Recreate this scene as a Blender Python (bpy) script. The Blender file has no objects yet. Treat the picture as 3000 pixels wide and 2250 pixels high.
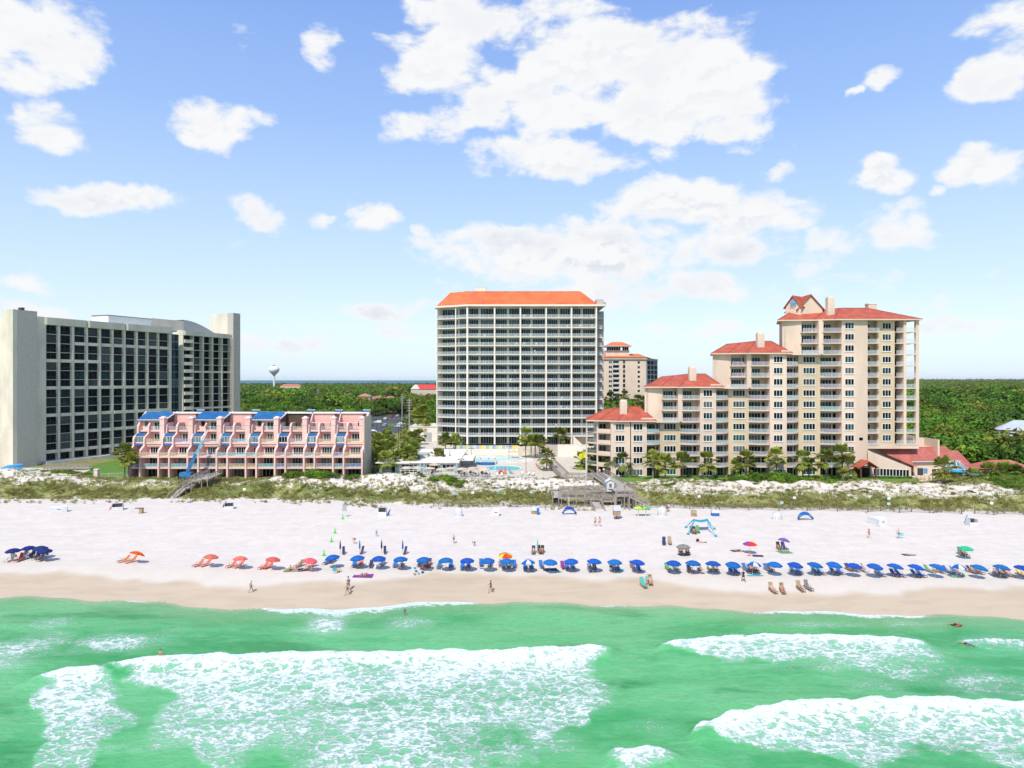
import bpy, math, random
import numpy as np
from mathutils import Vector, Matrix
random.seed(7); np.random.seed(7)
scene = bpy.context.scene
COL = scene.collection
PI = math.pi

# ------------------------------------------------------------ camera, light, sky
F, CX, HY, CZ = 2083.33, 1500.0, 1111.0, 31.0       # focal length in pixels of the 3000 px photograph, drone 31 m up
cd = bpy.data.cameras.new("camera"); cam = bpy.data.objects.new("camera", cd); COL.objects.link(cam)
cam.location = (0, 0, CZ); cam.rotation_euler = (math.radians(90), 0, 0)
cd.sensor_width = 36; cd.lens = 25; cd.shift_y = -(1125 - HY) / 3000.0
cd.clip_start = 0.5; cd.clip_end = 90000
scene.camera = cam
scene.view_settings.view_transform = 'Standard'
scene.view_settings.look = 'None'
scene.view_settings.exposure = -0.1
scene.view_settings.gamma = 1
scene.view_settings.use_curve_mapping = False
scene.cycles.max_bounces = 6; scene.cycles.diffuse_bounces = 3; scene.cycles.glossy_bounces = 3
scene.cycles.transmission_bounces = 4; scene.cycles.transparent_max_bounces = 8
scene.cycles.caustics_reflective = False; scene.cycles.caustics_refractive = False

SUN_EL = math.radians(51)
SUN_AZ = math.radians(199)          # compass bearing of the sun, +Y is north
sl = bpy.data.lights.new("sun", 'SUN'); sl.energy = 4.9; sl.angle = math.radians(0.53); sl.color = (1, .94, .83)
so = bpy.data.objects.new("sun", sl); COL.objects.link(so)
sdir = Vector((math.sin(SUN_AZ) * math.cos(SUN_EL), math.cos(SUN_AZ) * math.cos(SUN_EL), math.sin(SUN_EL)))
so.rotation_euler = sdir.to_track_quat('Z', 'Y').to_euler()
so.location = sdir * 300

class NT:
    """tiny node-tree writer"""
    def __init__(s, tree): s.t = tree; s.n = tree.nodes; s.l = tree.links
    def new(s, typ, **k):
        n = s.n.new(typ)
        for a, b in k.items(): setattr(n, a, b)
        return n
    def put(s, sock, v):
        if isinstance(v, bpy.types.NodeSocket): s.l.new(v, sock)
        elif v is not None: sock.default_value = v
    def math(s, op, a, b=None, c=None, clamp=False):
        n = s.new('ShaderNodeMath', operation=op, use_clamp=clamp)
        s.put(n.inputs[0], a)
        if b is not None: s.put(n.inputs[1], b)
        if c is not None: s.put(n.inputs[2], c)
        return n.outputs[0]
    def vm(s, op, a, b=None, out=0):
        n = s.new('ShaderNodeVectorMath', operation=op)
        s.put(n.inputs[0], a)
        if b is not None: s.put(n.inputs[3 if op == 'SCALE' else 1], b)
        return n.outputs[out]
    def noise(s, vec, scale, detail=4, rough=.55, dist=0, out=0, dim='3D'):
        n = s.new('ShaderNodeTexNoise', noise_dimensions=dim)
        if vec is not None: s.put(n.inputs['Vector'], vec)
        s.put(n.inputs['Scale'], scale); s.put(n.inputs['Detail'], detail)
        s.put(n.inputs['Roughness'], rough); s.put(n.inputs['Distortion'], dist)
        return n.outputs[out]
    def mix(s, f, a, b, blend='MIX'):
        n = s.new('ShaderNodeMix', data_type='RGBA', blend_type=blend)
        s.put(n.inputs[0], f)
        s.put(n.inputs[6], a if isinstance(a, bpy.types.NodeSocket) else (*a[:3], 1))
        s.put(n.inputs[7], b if isinstance(b, bpy.types.NodeSocket) else (*b[:3], 1))
        return n.outputs[2]
    def smooth(s, v, lo, hi, a=0., b=1.):
        n = s.new('ShaderNodeMapRange', interpolation_type='SMOOTHSTEP')
        s.put(n.inputs[0], v); s.put(n.inputs[1], lo); s.put(n.inputs[2], hi); s.put(n.inputs[3], a); s.put(n.inputs[4], b)
        return n.outputs[0]

world = bpy.data.worlds.new("World"); scene.world = world; world.use_nodes = True
w = NT(world.node_tree); w.n.clear()
sky = w.new('ShaderNodeTexSky', sky_type='NISHITA', sun_disc=False)
sky.sun_elevation = SUN_EL; sky.sun_rotation = SUN_AZ
sky.air_density = 1.0; sky.dust_density = 0.6; sky.ozone_density = 1.6; sky.altitude = 0
geo = w.new('ShaderNodeTexCoord')
sep = w.new('ShaderNodeSeparateXYZ'); w.l.new(geo.outputs['Generated'], sep.inputs[0])
dx, dy, dz = sep.outputs
az = w.math('ARCTAN2', dx, dy)                                   # bearing, 0 = north
hyp = w.math('SQRT', w.math('ADD', w.math('MULTIPLY', dx, dx), w.math('MULTIPLY', dy, dy)))
el = w.math('DIVIDE', dz, w.math('MAXIMUM', hyp, 0.05))          # tangent of the elevation
cmb = w.new('ShaderNodeCombineXYZ'); w.put(cmb.inputs[0], az); w.put(cmb.inputs[1], el)
pv = cmb.outputs[0]
# cumulus over the land: bearing / height of each, measured off the photograph (2212 px wide copy), radii, strength
CL = [(45,65,150,100,1),(15,150,90,50,.9),(95,262,105,58,1),(30,235,45,30,.8),(485,275,78,64,1),(703,95,46,56,.62),(225,425,165,30,.8),(340,432,45,22,.7),
 (568,468,72,34,.85),(785,480,60,34,1),(690,485,34,18,.6),
 (1000,40,120,90,1.1),(960,130,110,110,1),(1040,200,90,80,1),(930,270,90,40,.85),(1170,215,90,95,1.05),(1300,130,190,105,1.25),(1480,150,160,115,1.25),
 (1400,230,250,70,1.2),(1600,240,105,62,1.05),(1240,20,110,50,.75),(1180,340,160,45,1.1),(1425,330,38,24,.6),
 (1460,440,170,62,1),(1640,460,130,50,.9),(1250,545,300,66,1.25),(1560,530,130,45,.9),(1420,620,340,36,.62),(1700,375,46,26,.85),(1895,383,74,44,1),
 (2130,370,95,50,.95),(2030,415,32,16,.8),(1930,495,120,55,.95),(1820,530,80,40,.9),(2130,180,86,58,.95),(1920,185,44,18,.55),(1835,210,22,9,.7),
 (2190,60,100,60,.62),(70,615,100,24,.55),(870,665,110,20,.55),(860,712,100,22,.45),(2110,650,190,15,.5),(2110,690,160,26,.6),(640,745,200,22,.45),(1600,715,240,16,.42),(75,685,90,20,.55),(910,500,26,12,.5)]
warp = w.vm('SUBTRACT', w.noise(pv, 6, 5, .6, out=1), (.5, .5, .5))
pw = w.vm('ADD', pv, w.vm('MULTIPLY', warp, (.13, .08, 0)))
m = None; ms = None
for cx, cy, rx, ry, st in CL:
    k = (cx * 3000 / 2212 - CX) / F; a = math.atan(k)
    e = (HY - cy * 3000 / 2212) / F * math.cos(a)
    sx = F * 2212 / 3000 * 1.0 / (rx * math.cos(a) ** 2); sy = F * 2212 / 3000 / (ry * math.cos(a))
    q = w.vm('MULTIPLY', w.vm('SUBTRACT', pw, (a, e, 0)), (sx, sy, 0))
    d = w.vm('DOT_PRODUCT', q, q, out=1)
    v = w.math('MULTIPLY_ADD', d, -st * .8, st if rx < 130 else st * 1.12)
    m = v if m is None else w.math('MAXIMUM', m, v)
m = w.math('MAXIMUM', m, -.6)
# the same kind of sky goes on round the rest of the horizon
uu = w.math('MINIMUM', w.smooth(w.math('ABSOLUTE', az), .66, .85), 1)
hi = w.smooth(el, .56, .72)
oth = w.math('MAXIMUM', uu, hi)
gen = w.math('MULTIPLY_ADD', w.noise(geo.outputs['Generated'], 3.2, 2, .5), 3.6, -2.0)
m = w.math('ADD', w.math('MULTIPLY', m, w.math('SUBTRACT', 1, oth)), w.math('MULTIPLY', gen, oth))
pst = w.vm('MULTIPLY', pv, (1, 1.55, 1))
fb = w.noise(pst, 12, 9, .57, .2)
fb2 = w.noise(w.vm('ADD', pst, (-.006, .016, 0)), 12, 6, .57, .2)
den = w.math('MULTIPLY_ADD', w.math('SUBTRACT', fb, .5), 4.2, m)
cov = w.smooth(den, -.05, .82)
thick = w.smooth(den, .35, 1.5)
shade = w.math('MULTIPLY', w.math('MAXIMUM', w.smooth(w.math('SUBTRACT', fb2, fb), -.01, .07), w.smooth(w.noise(w.vm('ADD', pst, (3, 1, 0)), 7, 3, .5), .46, .62, 0, .9)), thick)
lowg = w.smooth(el, .06, .34, .55, 0.)
ccol = w.mix(w.math('MULTIPLY', shade, w.smooth(el, .08, .36, .95, .32)), (10.8, 10.9, 11.0), (8.0, 8.6, 9.8))
hz = w.smooth(el, -.01, .12, .78, 1.0)
tint = (.45, .5, .6)
base = w.mix(1.0, sky.outputs[0], tint, 'MULTIPLY')
cr = w.new('ShaderNodeValToRGB'); w.put(cr.inputs[0], el)
for i_, (p_, c_) in enumerate([(0, (6.6, 7.8, 9.2)), (.07, (7.0, 8.1, 8.9)), (.2, (5.3, 6.9, 8.8)), (.36, (3.4, 5.2, 8.7)), (.56, (2.2, 3.8, 8.1)), (1, (.8, 2.4, 6.5))]):
    e_ = cr.color_ramp.elements[i_] if i_ < 2 else cr.color_ramp.elements.new(p_)
    e_.position = p_; e_.color = (*[v*.1 for v in c_], 1)
lift = w.mix(1.0, cr.outputs[0], (10, 10, 10), 'MULTIPLY')
base = w.mix(1.0, base, lift, 'ADD')
fin = w.mix(w.math('MULTIPLY', cov, hz), base, ccol)
bg = w.new('ShaderNodeBackground'); bg.inputs[1].default_value = 0.094
w.l.new(fin, bg.inputs[0])
wo = w.new('ShaderNodeOutputWorld'); w.l.new(bg.outputs[0], wo.inputs[0])
world.cycles.sampling_method = 'MANUAL'; world.cycles.sample_map_resolution = 512

# ------------------------------------------------------------ helpers: places
def gx(px, D): return (px - CX) * D / F
def gz(py, D): return CZ - (py - HY) * D / F
def gd(py, z): return (CZ - z) * F / (py - HY)

# ------------------------------------------------------------ helpers: materials
MATS = {}
def mat(name, col, rough=.7, var=.12, scale=1.5, bump=0., bscale=None, metal=0., spec=.4, stretch=(1, 1, 1), col2=None, objvar=0., world_space=False, transl=0.):
    if name in MATS: return MATS[name]
    m = bpy.data.materials.new(name); m.use_nodes = True
    t = NT(m.node_tree); b = t.n['Principled BSDF']
    b.inputs['Roughness'].default_value = rough; b.inputs['Metallic'].default_value = metal
    b.inputs['Specular IOR Level'].default_value = spec
    if world_space:
        g = t.new('ShaderNodeNewGeometry'); v = g.outputs['Position']
    else:
        g = t.new('ShaderNodeTexCoord'); v = g.outputs['Object']
    v = t.vm('MULTIPLY', v, stretch)
    c2 = col2 or tuple(c * (1 - var * 2.2) for c in col)
    n1 = t.noise(v, scale, 5, .62)
    f = t.smooth(n1, .38, .66)
    out = t.mix(f, col, c2)
    if objvar:
        oi = t.new('ShaderNodeObjectInfo')
        hs = t.new('ShaderNodeHueSaturation')
        t.put(hs.inputs['Hue'], t.math('MULTIPLY_ADD', oi.outputs['Random'], objvar * .25, .5 - objvar * .125))
        t.put(hs.inputs['Value'], t.math('MULTIPLY_ADD', t.math('FRACT', t.math('MULTIPLY', oi.outputs['Random'], 7.3)), objvar * 2, 1 - objvar))
        t.put(hs.inputs['Color'], out); out = hs.outputs[0]
    t.l.new(out, b.inputs['Base Color'])
    if bump:
        bn = t.new('ShaderNodeBump'); bn.inputs['Strength'].default_value = bump; bn.inputs['Distance'].default_value = .05
        t.put(bn.inputs['Height'], t.noise(v, bscale or scale * 6, 4, .6)); t.l.new(bn.outputs[0], b.inputs['Normal'])
    if transl:
        tr = t.new('ShaderNodeBsdfTranslucent'); t.l.new(out, tr.inputs[0])
        mx = t.new('ShaderNodeMixShader'); mx.inputs[0].default_value = transl
        t.l.new(b.outputs[0], mx.inputs[1]); t.l.new(tr.outputs[0], mx.inputs[2])
        t.l.new(mx.outputs[0], t.n['Material Output'].inputs[0])
    MATS[name] = m
    return m

# ------------------------------------------------------------ helpers: meshes
class MB:
    def __init__(s): s.v = []; s.f = []; s.mi = []; s.m = []; s.cur = 0
    def use(s, m):
        if m not in s.m: s.m.append(m)
        s.cur = s.m.index(m); return s
    def add(s, vs, fs):
        o = len(s.v); s.v += [tuple(p) for p in vs]
        s.f += [tuple(i + o for i in f) for f in fs]; s.mi += [s.cur] * len(fs); return s
    def box(s, x0, x1, y0, y1, z0, z1):
        return s.add([(x0,y0,z0),(x1,y0,z0),(x1,y1,z0),(x0,y1,z0),(x0,y0,z1),(x1,y0,z1),(x1,y1,z1),(x0,y1,z1)],
                     [(3,2,1,0),(4,5,6,7),(0,1,5,4),(1,2,6,5),(2,3,7,6),(3,0,4,7)])
    def prism(s, poly, z0, z1):
        n = len(poly)
        a = sum(poly[i][0] * poly[(i+1) % n][1] - poly[(i+1) % n][0] * poly[i][1] for i in range(n))
        if a < 0: poly = poly[::-1]
        vs = [(x, y, z0) for x, y in poly] + [(x, y, z1) for x, y in poly]
        return s.add(vs, [tuple(range(n-1, -1, -1)), tuple(range(n, 2*n))] + [(i, (i+1) % n, n + (i+1) % n, n + i) for i in range(n)])
    def hull2(s, a, b):          # skin between two equal-length loops, capped
        n = len(a)
        return s.add(list(a) + list(b), [tuple(range(n-1, -1, -1)), tuple(range(n, 2*n))] + [(i, (i+1) % n, n + (i+1) % n, n + i) for i in range(n)])
    def bar(s, p, q, w, h=None):  # rectangular bar from p to q
        p = Vector(p); q = Vector(q); h = h or w; d = (q - p)
        if d.length < 1e-6: return s
        d.normalize(); up = Vector((0, 0, 1)) if abs(d.z) < .95 else Vector((0, 1, 0))
        a = d.cross(up).normalized(); b = a.cross(d).normalized()
        o = [a*w/2 - b*h/2, a*w/2 + b*h/2, -a*w/2 + b*h/2, -a*w/2 - b*h/2]
        return s.hull2([p + i for i in o][::-1], [q + i for i in o][::-1])
    def tube(s, p, q, r, r2=None, n=6):
        p = Vector(p); q = Vector(q); r2 = r if r2 is None else r2
        d = (q - p).normalized(); up = Vector((0, 0, 1)) if abs(d.z) < .95 else Vector((0, 1, 0))
        a = d.cross(up).normalized(); b = d.cross(a).normalized()
        L = lambda c, rr: [c + (a*math.cos(t) + b*math.sin(t)) * rr for t in [2*PI*i/n for i in range(n)]]
        return s.hull2(L(p, r), L(q, r2))
    def lathe(s, prof, n=10, c=(0, 0)):
        vs = []; fs = []
        for r, z in prof: vs += [(c[0] + r*math.cos(2*PI*i/n), c[1] + r*math.sin(2*PI*i/n), z) for i in range(n)]
        for k in range(len(prof)-1):
            for i in range(n):
                j = (i+1) % n; fs.append((k*n+i, k*n+j, (k+1)*n+j, (k+1)*n+i))
        fs.append(tuple(range(n-1, -1, -1))); fs.append(tuple((len(prof)-1)*n + i for i in range(n)))
        return s.add(vs, fs)
    def mesh(s, name, smooth=False):
        me = bpy.data.meshes.new(name); me.from_pydata(s.v, [], s.f)
        for mm in s.m: me.materials.append(mm)
        if len(s.m) > 1: me.polygons.foreach_set('material_index', s.mi)
        if smooth: me.polygons.foreach_set('use_smooth', [True] * len(s.f))
        me.update(); return me
    def build(s, name, parent=None, loc=None, smooth=False):
        return link(name, s.mesh(name, smooth), parent, loc)
def link(name, me, parent=None, loc=None, rz=0, sc=None):
    o = bpy.data.objects.new(name, me); COL.objects.link(o)
    if parent is not None: o.parent = parent
    if loc is not None: o.location = loc
    if rz: o.rotation_euler = (0, 0, rz)
    if sc: o.scale = sc if hasattr(sc, '__len__') else (sc, sc, sc)
    return o
def tag(o, label=None, cat=None, group=None, kind=None):
    if label: o['label'] = label
    if cat: o['category'] = cat
    if group: o['group'] = group
    if kind: o['kind'] = kind
    return o
def thing(name, label, cat, loc=(0, 0, 0), rz=0, group=None):
    o = bpy.data.objects.new(name, None); COL.objects.link(o); o.empty_display_size = .3
    o.location = loc; o.rotation_euler = (0, 0, rz)
    return tag(o, label, cat, group)
def dup(root, loc, rz=None, label=None, group=None, sc=None):
    r = root.copy(); COL.objects.link(r); r.location = loc
    if rz is not None: r.rotation_euler = (0, 0, rz)
    if sc: r.scale = (sc, sc, sc) if not hasattr(sc, '__len__') else sc
    if label: r['label'] = label
    if group: r['group'] = group
    for ch in KIDS.get(root.name, []):
        c = ch.copy(); COL.objects.link(c); c.parent = r
        KIDS.setdefault(r.name, []).append(c)
        for g in KIDS.get(ch.name, []):
            d = g.copy(); COL.objects.link(d); d.parent = c
            KIDS.setdefault(c.name, []).append(d)
    return r
KIDS = {}
def kid(parent, o): KIDS.setdefault(parent.name, []).append(o); return o
ORD = "first second third fourth fifth sixth seventh eighth ninth tenth eleventh twelfth thirteenth fourteenth fifteenth sixteenth seventeenth eighteenth nineteenth twentieth".split()
TENS = {20: "twenty", 30: "thirty", 40: "forty", 50: "fifty", 60: "sixty", 70: "seventy", 80: "eighty"}
def nth(i):                                                     # 1 -> first
    i = int(i)
    if i <= 20: return ORD[i-1]
    t, u = i // 10 * 10, i % 10
    return TENS[t][:-1] + "ieth" if u == 0 else TENS[t] + "-" + ORD[u-1]

# ------------------------------------------------------------ helpers: noise on arrays
_R = np.random.RandomState(11).rand(256, 256)
def vnoise(x, y):
    xi = np.floor(x).astype(int); yi = np.floor(y).astype(int); fx = x - xi; fy = y - yi
    fx = fx*fx*(3-2*fx); fy = fy*fy*(3-2*fy)
    g = lambda i, j: _R[i & 255, j & 255]
    return (g(xi, yi)*(1-fx) + g(xi+1, yi)*fx)*(1-fy) + (g(xi, yi+1)*(1-fx) + g(xi+1, yi+1)*fx)*fy
def fbm(x, y, o=4):
    s = 0; a = .5; t = 0
    for i in range(o): s = s + a*vnoise(x*2**i + 17*i, y*2**i + 5*i); t += a; a *= .5
    return s / t
def sst(v, a, b):
    t = np.clip((v - a)/(b - a), 0, 1); return t*t*(3-2*t)
# ------------------------------------------------------------ the lie of the land (z of the ground at x, y)
SH = np.array([(-3000,101),(-75,101),(-70,101.3),(-53,99.5),(-42,96.8),(-32,95.6),(-19,96.8),(-9.5,99.2),(4.7,98.6),(19,97.2),(33,95.2),(46,94.2),(60,93.0),(70,92.1),(80,92),(3000,92)], float)
def shore(x): return np.interp(x, SH[:, 0], SH[:, 1]) + .5*np.sin(x*.35) + .25*np.sin(x*.9+1)
FT = np.array([(-3000,168),(-120,168),(-60,169),(-35,164),(-12,160.5),(5,160),(12,160),(40,158),(75,155),(100,152),(3000,150)], float)
def foot(x): return np.interp(x, FT[:, 0], FT[:, 1]) + 1.2*(fbm(x*.09, x*0+3) - .5)*2
def sag(x): return x * 0
MOUNDS = [ # x, y, rx, ry, height : the higher dunes between the beach and the buildings
 (-42,180,17,5.5,1.5,1),(-30,181,9,5,1.3,1),(-52,182,12,5,.8,.8),(-22,181,7,5,.8,.7),(0,180,9,5,1.1,1),(10,180,8,5,1.1,1),(17,180,6,5,.6,.6),
 (-128,184,12,7,1.8),(-140,182,12,8,1.5),(-112,184,8,5,.8),(70,178,14,5,.35,1),(92,177,16,6,.5,1),(112,174,14,6,.7,1),(60,181,14,5,.4,.7),(45,182,8,4,.3,.5),(131,176,12,6,1.4,1),(134,186,14,6,2.6,.2)]
def H(x, y):
    x = np.asarray(x, float); y = np.asarray(y, float)
    ys = shore(x); d = y - ys; yf = foot(x)
    b = np.where(d < 0, np.maximum(d*.075, -4), 0)
    b = np.where(d >= 0, 1.15*sst(d, -7, 13)*2 - 1.15*2*sst(0, -7, 13), b)
    b = np.where(d > 0, b + 1.0*sst(y, ys+8, yf), b)
    b = b - np.where(d > 0, 0, 0)
    k = sst(y, yf - .5, yf + 12)
    land = 4.5 + .0*x
    z = b*(1-k) + land*k
    dn = sst(y, yf - 1, yf + 4) * (1 - sst(y, 186, 190))
    z = z + dn*((fbm(x*.13, y*.16, 4) - .5)*2.2 + (fbm(x*.5, y*.6, 3) - .5)*1.1)
    for mx, my, rx, ry, h, *_b in MOUNDS:
        z = z + h*np.exp(-((x-mx)/rx)**2 - ((y-my)/ry)**2)*dn
    # ripples and foot traffic on the dry beach
    z = z + sst(d, 9, 16)*(1-k)*((fbm(x*.8, y*.8, 3) - .5)*.12)
    # rolling wooded dunes to the right and inland
    rb = sst(x, 78, 120)*sst(y, 205, 260)
    z = z + rb*(fbm(x*.02, y*.016, 3) - .35)*15*(1 - sst(y, 900, 1600))
    far = sst(y, 2300, 2900)*(1 - sst(x + y*.0, 900, 1400))
    z = z*(1 - far) - 2*far
    return z
def Hs(x, y): return float(H(np.array([x]), np.array([y]))[0])
def hit(px, py, d0=58., d1=420.):
    """where the line of sight through a pixel of the photograph meets the ground"""
    D = np.arange(d0, d1, .1); X = (px - CX)*D/F; Z = CZ - (py - HY)*D/F
    g = H(X, D); i = np.argmax(Z < g)
    return (float(X[i]), float(D[i]), float(g[i]))

def axis(a, b, step, far, grow=1.22, far0=None):
    c = list(np.arange(a, b + step*.5, step)); s = step; v = c[-1]
    up = []
    while v < far: s *= grow; v += s; up.append(v)
    s = step; v = c[0]; dn = []
    lo = -far if far0 is None else far0
    while v > lo: s *= grow; v -= s; dn.append(v)
    return np.array(dn[::-1] + c + up)
def grid_mesh(name, xs, ys, zf, mats, attrs):
    X, Y = np.meshgrid(xs, ys); X = X.ravel(); Y = Y.ravel()
    Z = zf(X, Y); n, k = len(xs), len(ys)
    me = bpy.data.meshes.new(name)
    me.vertices.add(n*k); me.vertices.foreach_set('co', np.stack([X, Y, Z], 1).astype(np.float32).ravel())
    i = (np.arange(k-1)[:, None]*n + np.arange(n-1)[None, :]).ravel()
    q = np.stack([i, i+1, i+n+1, i+n], 1).astype(np.int32)
    me.loops.add(q.size); me.loops.foreach_set('vertex_index', q.ravel())
    me.polygons.add(len(q)); me.polygons.foreach_set('loop_start', np.arange(0, q.size, 4, dtype=np.int32))
    me.update(calc_edges=True)
    me.polygons.foreach_set('use_smooth', np.ones(len(q), bool))
    for an, fn in attrs.items():
        a = me.attributes.new(an, 'FLOAT', 'POINT'); a.data.foreach_set('value', fn(X, Y).astype(np.float32))
    for mm in mats: me.materials.append(mm)
    return me

# ---- ground
def px_of(x, y, z): return CX + x*F/y, HY + (CZ - z)*F/y
def veg(x, y):
    yf = foot(x)
    v = sst(y, yf - 2.5, yf + 1.5)*1.0
    band = np.exp(-((y - (yf+5.5))/4.5)**2)*.55            # olive band above the dune foot
    left = (1 - sst(x, -66, -52))
    # bright sandy humps
    hump = 0*x
    for mx, my, rx, ry, h, *b_ in MOUNDS:
        hump = np.maximum(hump, (b_[0] if b_ else min(1., h/1.5))*np.exp(-((x-mx)/(rx*.95))**2 - ((y-(my-1))/(ry*.95))**2))
    v = v*(.44 + band*.70 - hump*.33 + .10*left)
    v = v + .30*sst(y, 183, 187)*(1-sst(y, 210, 260)*0)
    right = sst(x, 100, 112)
    v = v + right*sst(y, 168, 173)*.5
    return np.clip(v + sst(y, 380, 460)*.5, 0, 1.3)
LAWNS = [(-150,-92,189,235),(24,130,185.5,192.5),(-38,-24,300,520)]
def lawn(x, y):
    v = 0*x
    v = np.maximum(v, sst(x, -131, -128)*(1-sst(x, -96, -92))*sst(y, 191, 193)*(1 - sst(y, 262, 270)))
    v = np.maximum(v, sst(x, 22, 25)*(1-sst(x, 104, 108))*sst(y, 183.5, 185)*(1 - sst(y, 200, 203)))
    v = np.maximum(v, sst(x, -30, -28)*0)
    v = np.maximum(v, sst(x, -66, -64)*(1-sst(x, -36, -34))*sst(y, 186, 187.5)*(1-sst(y, 192, 193))*.8)
    return v
def wet(x, y):
    d = y - shore(x)
    edge = 7.6 + 1.7*np.sin(x*.06+2.2) + 1.2*(fbm(x*.25, y*0+1)-.5)*2 + 2.2*np.exp(-((x-18)/4)**2) + 2.6*sst(-x, 48, 70)
    edge = np.where(x > 45, edge + 2.0*sst(x, 45, 66), edge)
    return (1 - sst(d, edge - 1.6, edge + .6))
def damp(x, y):
    d = y - shore(x)
    return 1 - sst(d, 6., 19.)
def ground_mat():
    m = bpy.data.materials.new("ground"); m.use_nodes = True; t = NT(m.node_tree); b = t.n['Principled BSDF']
    g = t.new('ShaderNodeNewGeometry'); P = g.outputs['Position']
    A = lambda n: t.new('ShaderNodeAttribute', attribute_name=n).outputs['Fac']
    av, al, aw, ad = A('veg'), A('lawn'), A('wet'), A('damp')
    sand = t.mix(t.smooth(t.noise(P, .35, 5, .6), .35, .7), (.70, .63, .56), (.63, .57, .505))
    sand = t.mix(t.smooth(t.noise(t.vm('MULTIPLY', P, (.25, 3.2, 1)), .5, 4, .6), .52, .66, 0, .45), sand, (.635, .575, .515))
    sand = t.mix(t.math('MULTIPLY', t.smooth(t.noise(P, 3.6, 4, .75), .52, .64, 0, .55), t.smooth(t.noise(P, .16, 3, .6), .36, .6, .25, 1)), sand, (.53, .47, .41))     # footprints, scuffs
    sand = t.mix(t.smooth(t.noise(t.vm('ADD', P, (7, 3, 0)), .95, 3, .7), .5, .64, 0, .30), sand, (.55, .49, .43))
    trk = t.noise(t.vm('MULTIPLY', t.vm('ADD', P, (0, 4, 0)), (.012, .75, 0)), 1.0, 2, .5)
    sand = t.mix(t.smooth(t.math('ABSOLUTE', t.math('SUBTRACT', trk, .5)), .004, .018, .38, 0), sand, (.52, .47, .42))
    sand = t.mix(t.math('MULTIPLY', ad, .6), sand, (.60, .53, .44))
    wetc = t.mix(t.smooth(t.noise(t.vm('MULTIPLY', P, (.3, 1, 1)), .6, 4), .4, .7), (.54, .43, .305), (.49, .385, .27))
    c = t.mix(aw, sand, wetc)
    # dune plants lying close to the sand
    n1 = t.noise(P, .55, 6, .68); n2 = t.noise(P, 2.6, 4, .7)
    nn = t.math('ADD', t.math('MULTIPLY', n1, .6), t.math('MULTIPLY', n2, .4))
    thr = t.math('MULTIPLY_ADD', av, -.36, .66)
    vm_ = t.smooth(nn, thr, t.math('ADD', thr, .05))
    vc = t.mix(t.smooth(t.noise(P, 1.1, 3), .4, .6), (.15, .175, .035), (.32, .29, .12))
    vc = t.mix(t.smooth(t.noise(P, .12, 3), .42, .6, 0, .6), vc, (.10, .15, .03))
    c = t.mix(vm_, c, vc)
    lc = t.mix(t.smooth(t.noise(P, .4, 5, .7), .35, .65), (.085, .20, .022), (.13, .23, .04))
    c = t.mix(al, c, lc)
    sp = t.new('ShaderNodeSeparateXYZ'); t.l.new(P, sp.inputs[0])
    inland = t.smooth(sp.outputs[1], 330, 420)
    c = t.mix(inland, c, t.mix(t.smooth(t.noise(P, .01, 4), .4, .65), (.05, .085, .02), (.12, .13, .05)))
    t.l.new(c, b.inputs['Base Color'])
    t.put(b.inputs['Roughness'], t.math('MULTIPLY_ADD', aw, -.42, .92)); b.inputs['Specular IOR Level'].default_value = .25
    bn = t.new('ShaderNodeBump'); bn.inputs['Distance'].default_value = .12
    t.put(bn.inputs['Strength'], t.math('MULTIPLY_ADD', aw, -.35, .4))
    t.put(bn.inputs['Height'], t.math('ADD', t.math('MULTIPLY', t.noise(P, 2.4, 5, .65), .7), t.math('MULTIPLY', vm_, .5)))
    t.l.new(bn.outputs[0], b.inputs['Normal'])
    return m
gxs = axis(-150, 150, .62, 20000, 1.25); gys = np.concatenate([np.array([-60., 0, 40, 60, 75]), np.arange(82, 200, .5), axis(200, 330, 5, 21000, 1.12, 200)[1:]])
ground = link('ground', grid_mesh('ground', gxs, gys, H, [ground_mat()], {'veg': veg, 'lawn': lawn, 'wet': wet, 'damp': damp}))
tag(ground, kind='structure')

# ---- sea
def pl(pts): # polyline of photograph pixels on the water -> world
    return np.array([((px - CX)*CZ/(py - HY), CZ*F/(py - HY)) for px, py in pts])
WAVES = [ # crest line (pixels on the water), height, trail length m, strength
 ([(55,2003),(110,1990),(190,1972),(290,1962),(330,1966)], .5, (3,15,21,22.,14), 1.05),
 ([(275,1972),(400,1950),(560,1940),(760,1934),(1000,1930),(1260,1924),(1500,1922),(1650,1916),(1760,1911),(1826,1910)], .8, (4,17,24,25,25,25,25,21,8,1), 1.0),
 ([(1912,1905),(1960,1893),(2040,1882),(2150,1872),(2300,1871),(2500,1873),(2640,1878),(2740,1882)], .5, (1.,3.5,6.,7.,8.,9,8,3), .98),
 ([(2780,1884),(2860,1880),(3050,1879)], .3, (1.5,3,3), .78),
 ([(2015,2163),(2060,2135),(2160,2108),(2300,2084),(2480,2071),(2700,2064),(2900,2075),(3100,2080)], .8, (2,9,10,10,10,10,10,10), 1.1),
 ([(1760,2218),(1800,2207),(1900,2202),(2000,2214),(2030,2222)], .3, (1,3,3,2.,.5), 1.05),
]
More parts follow.
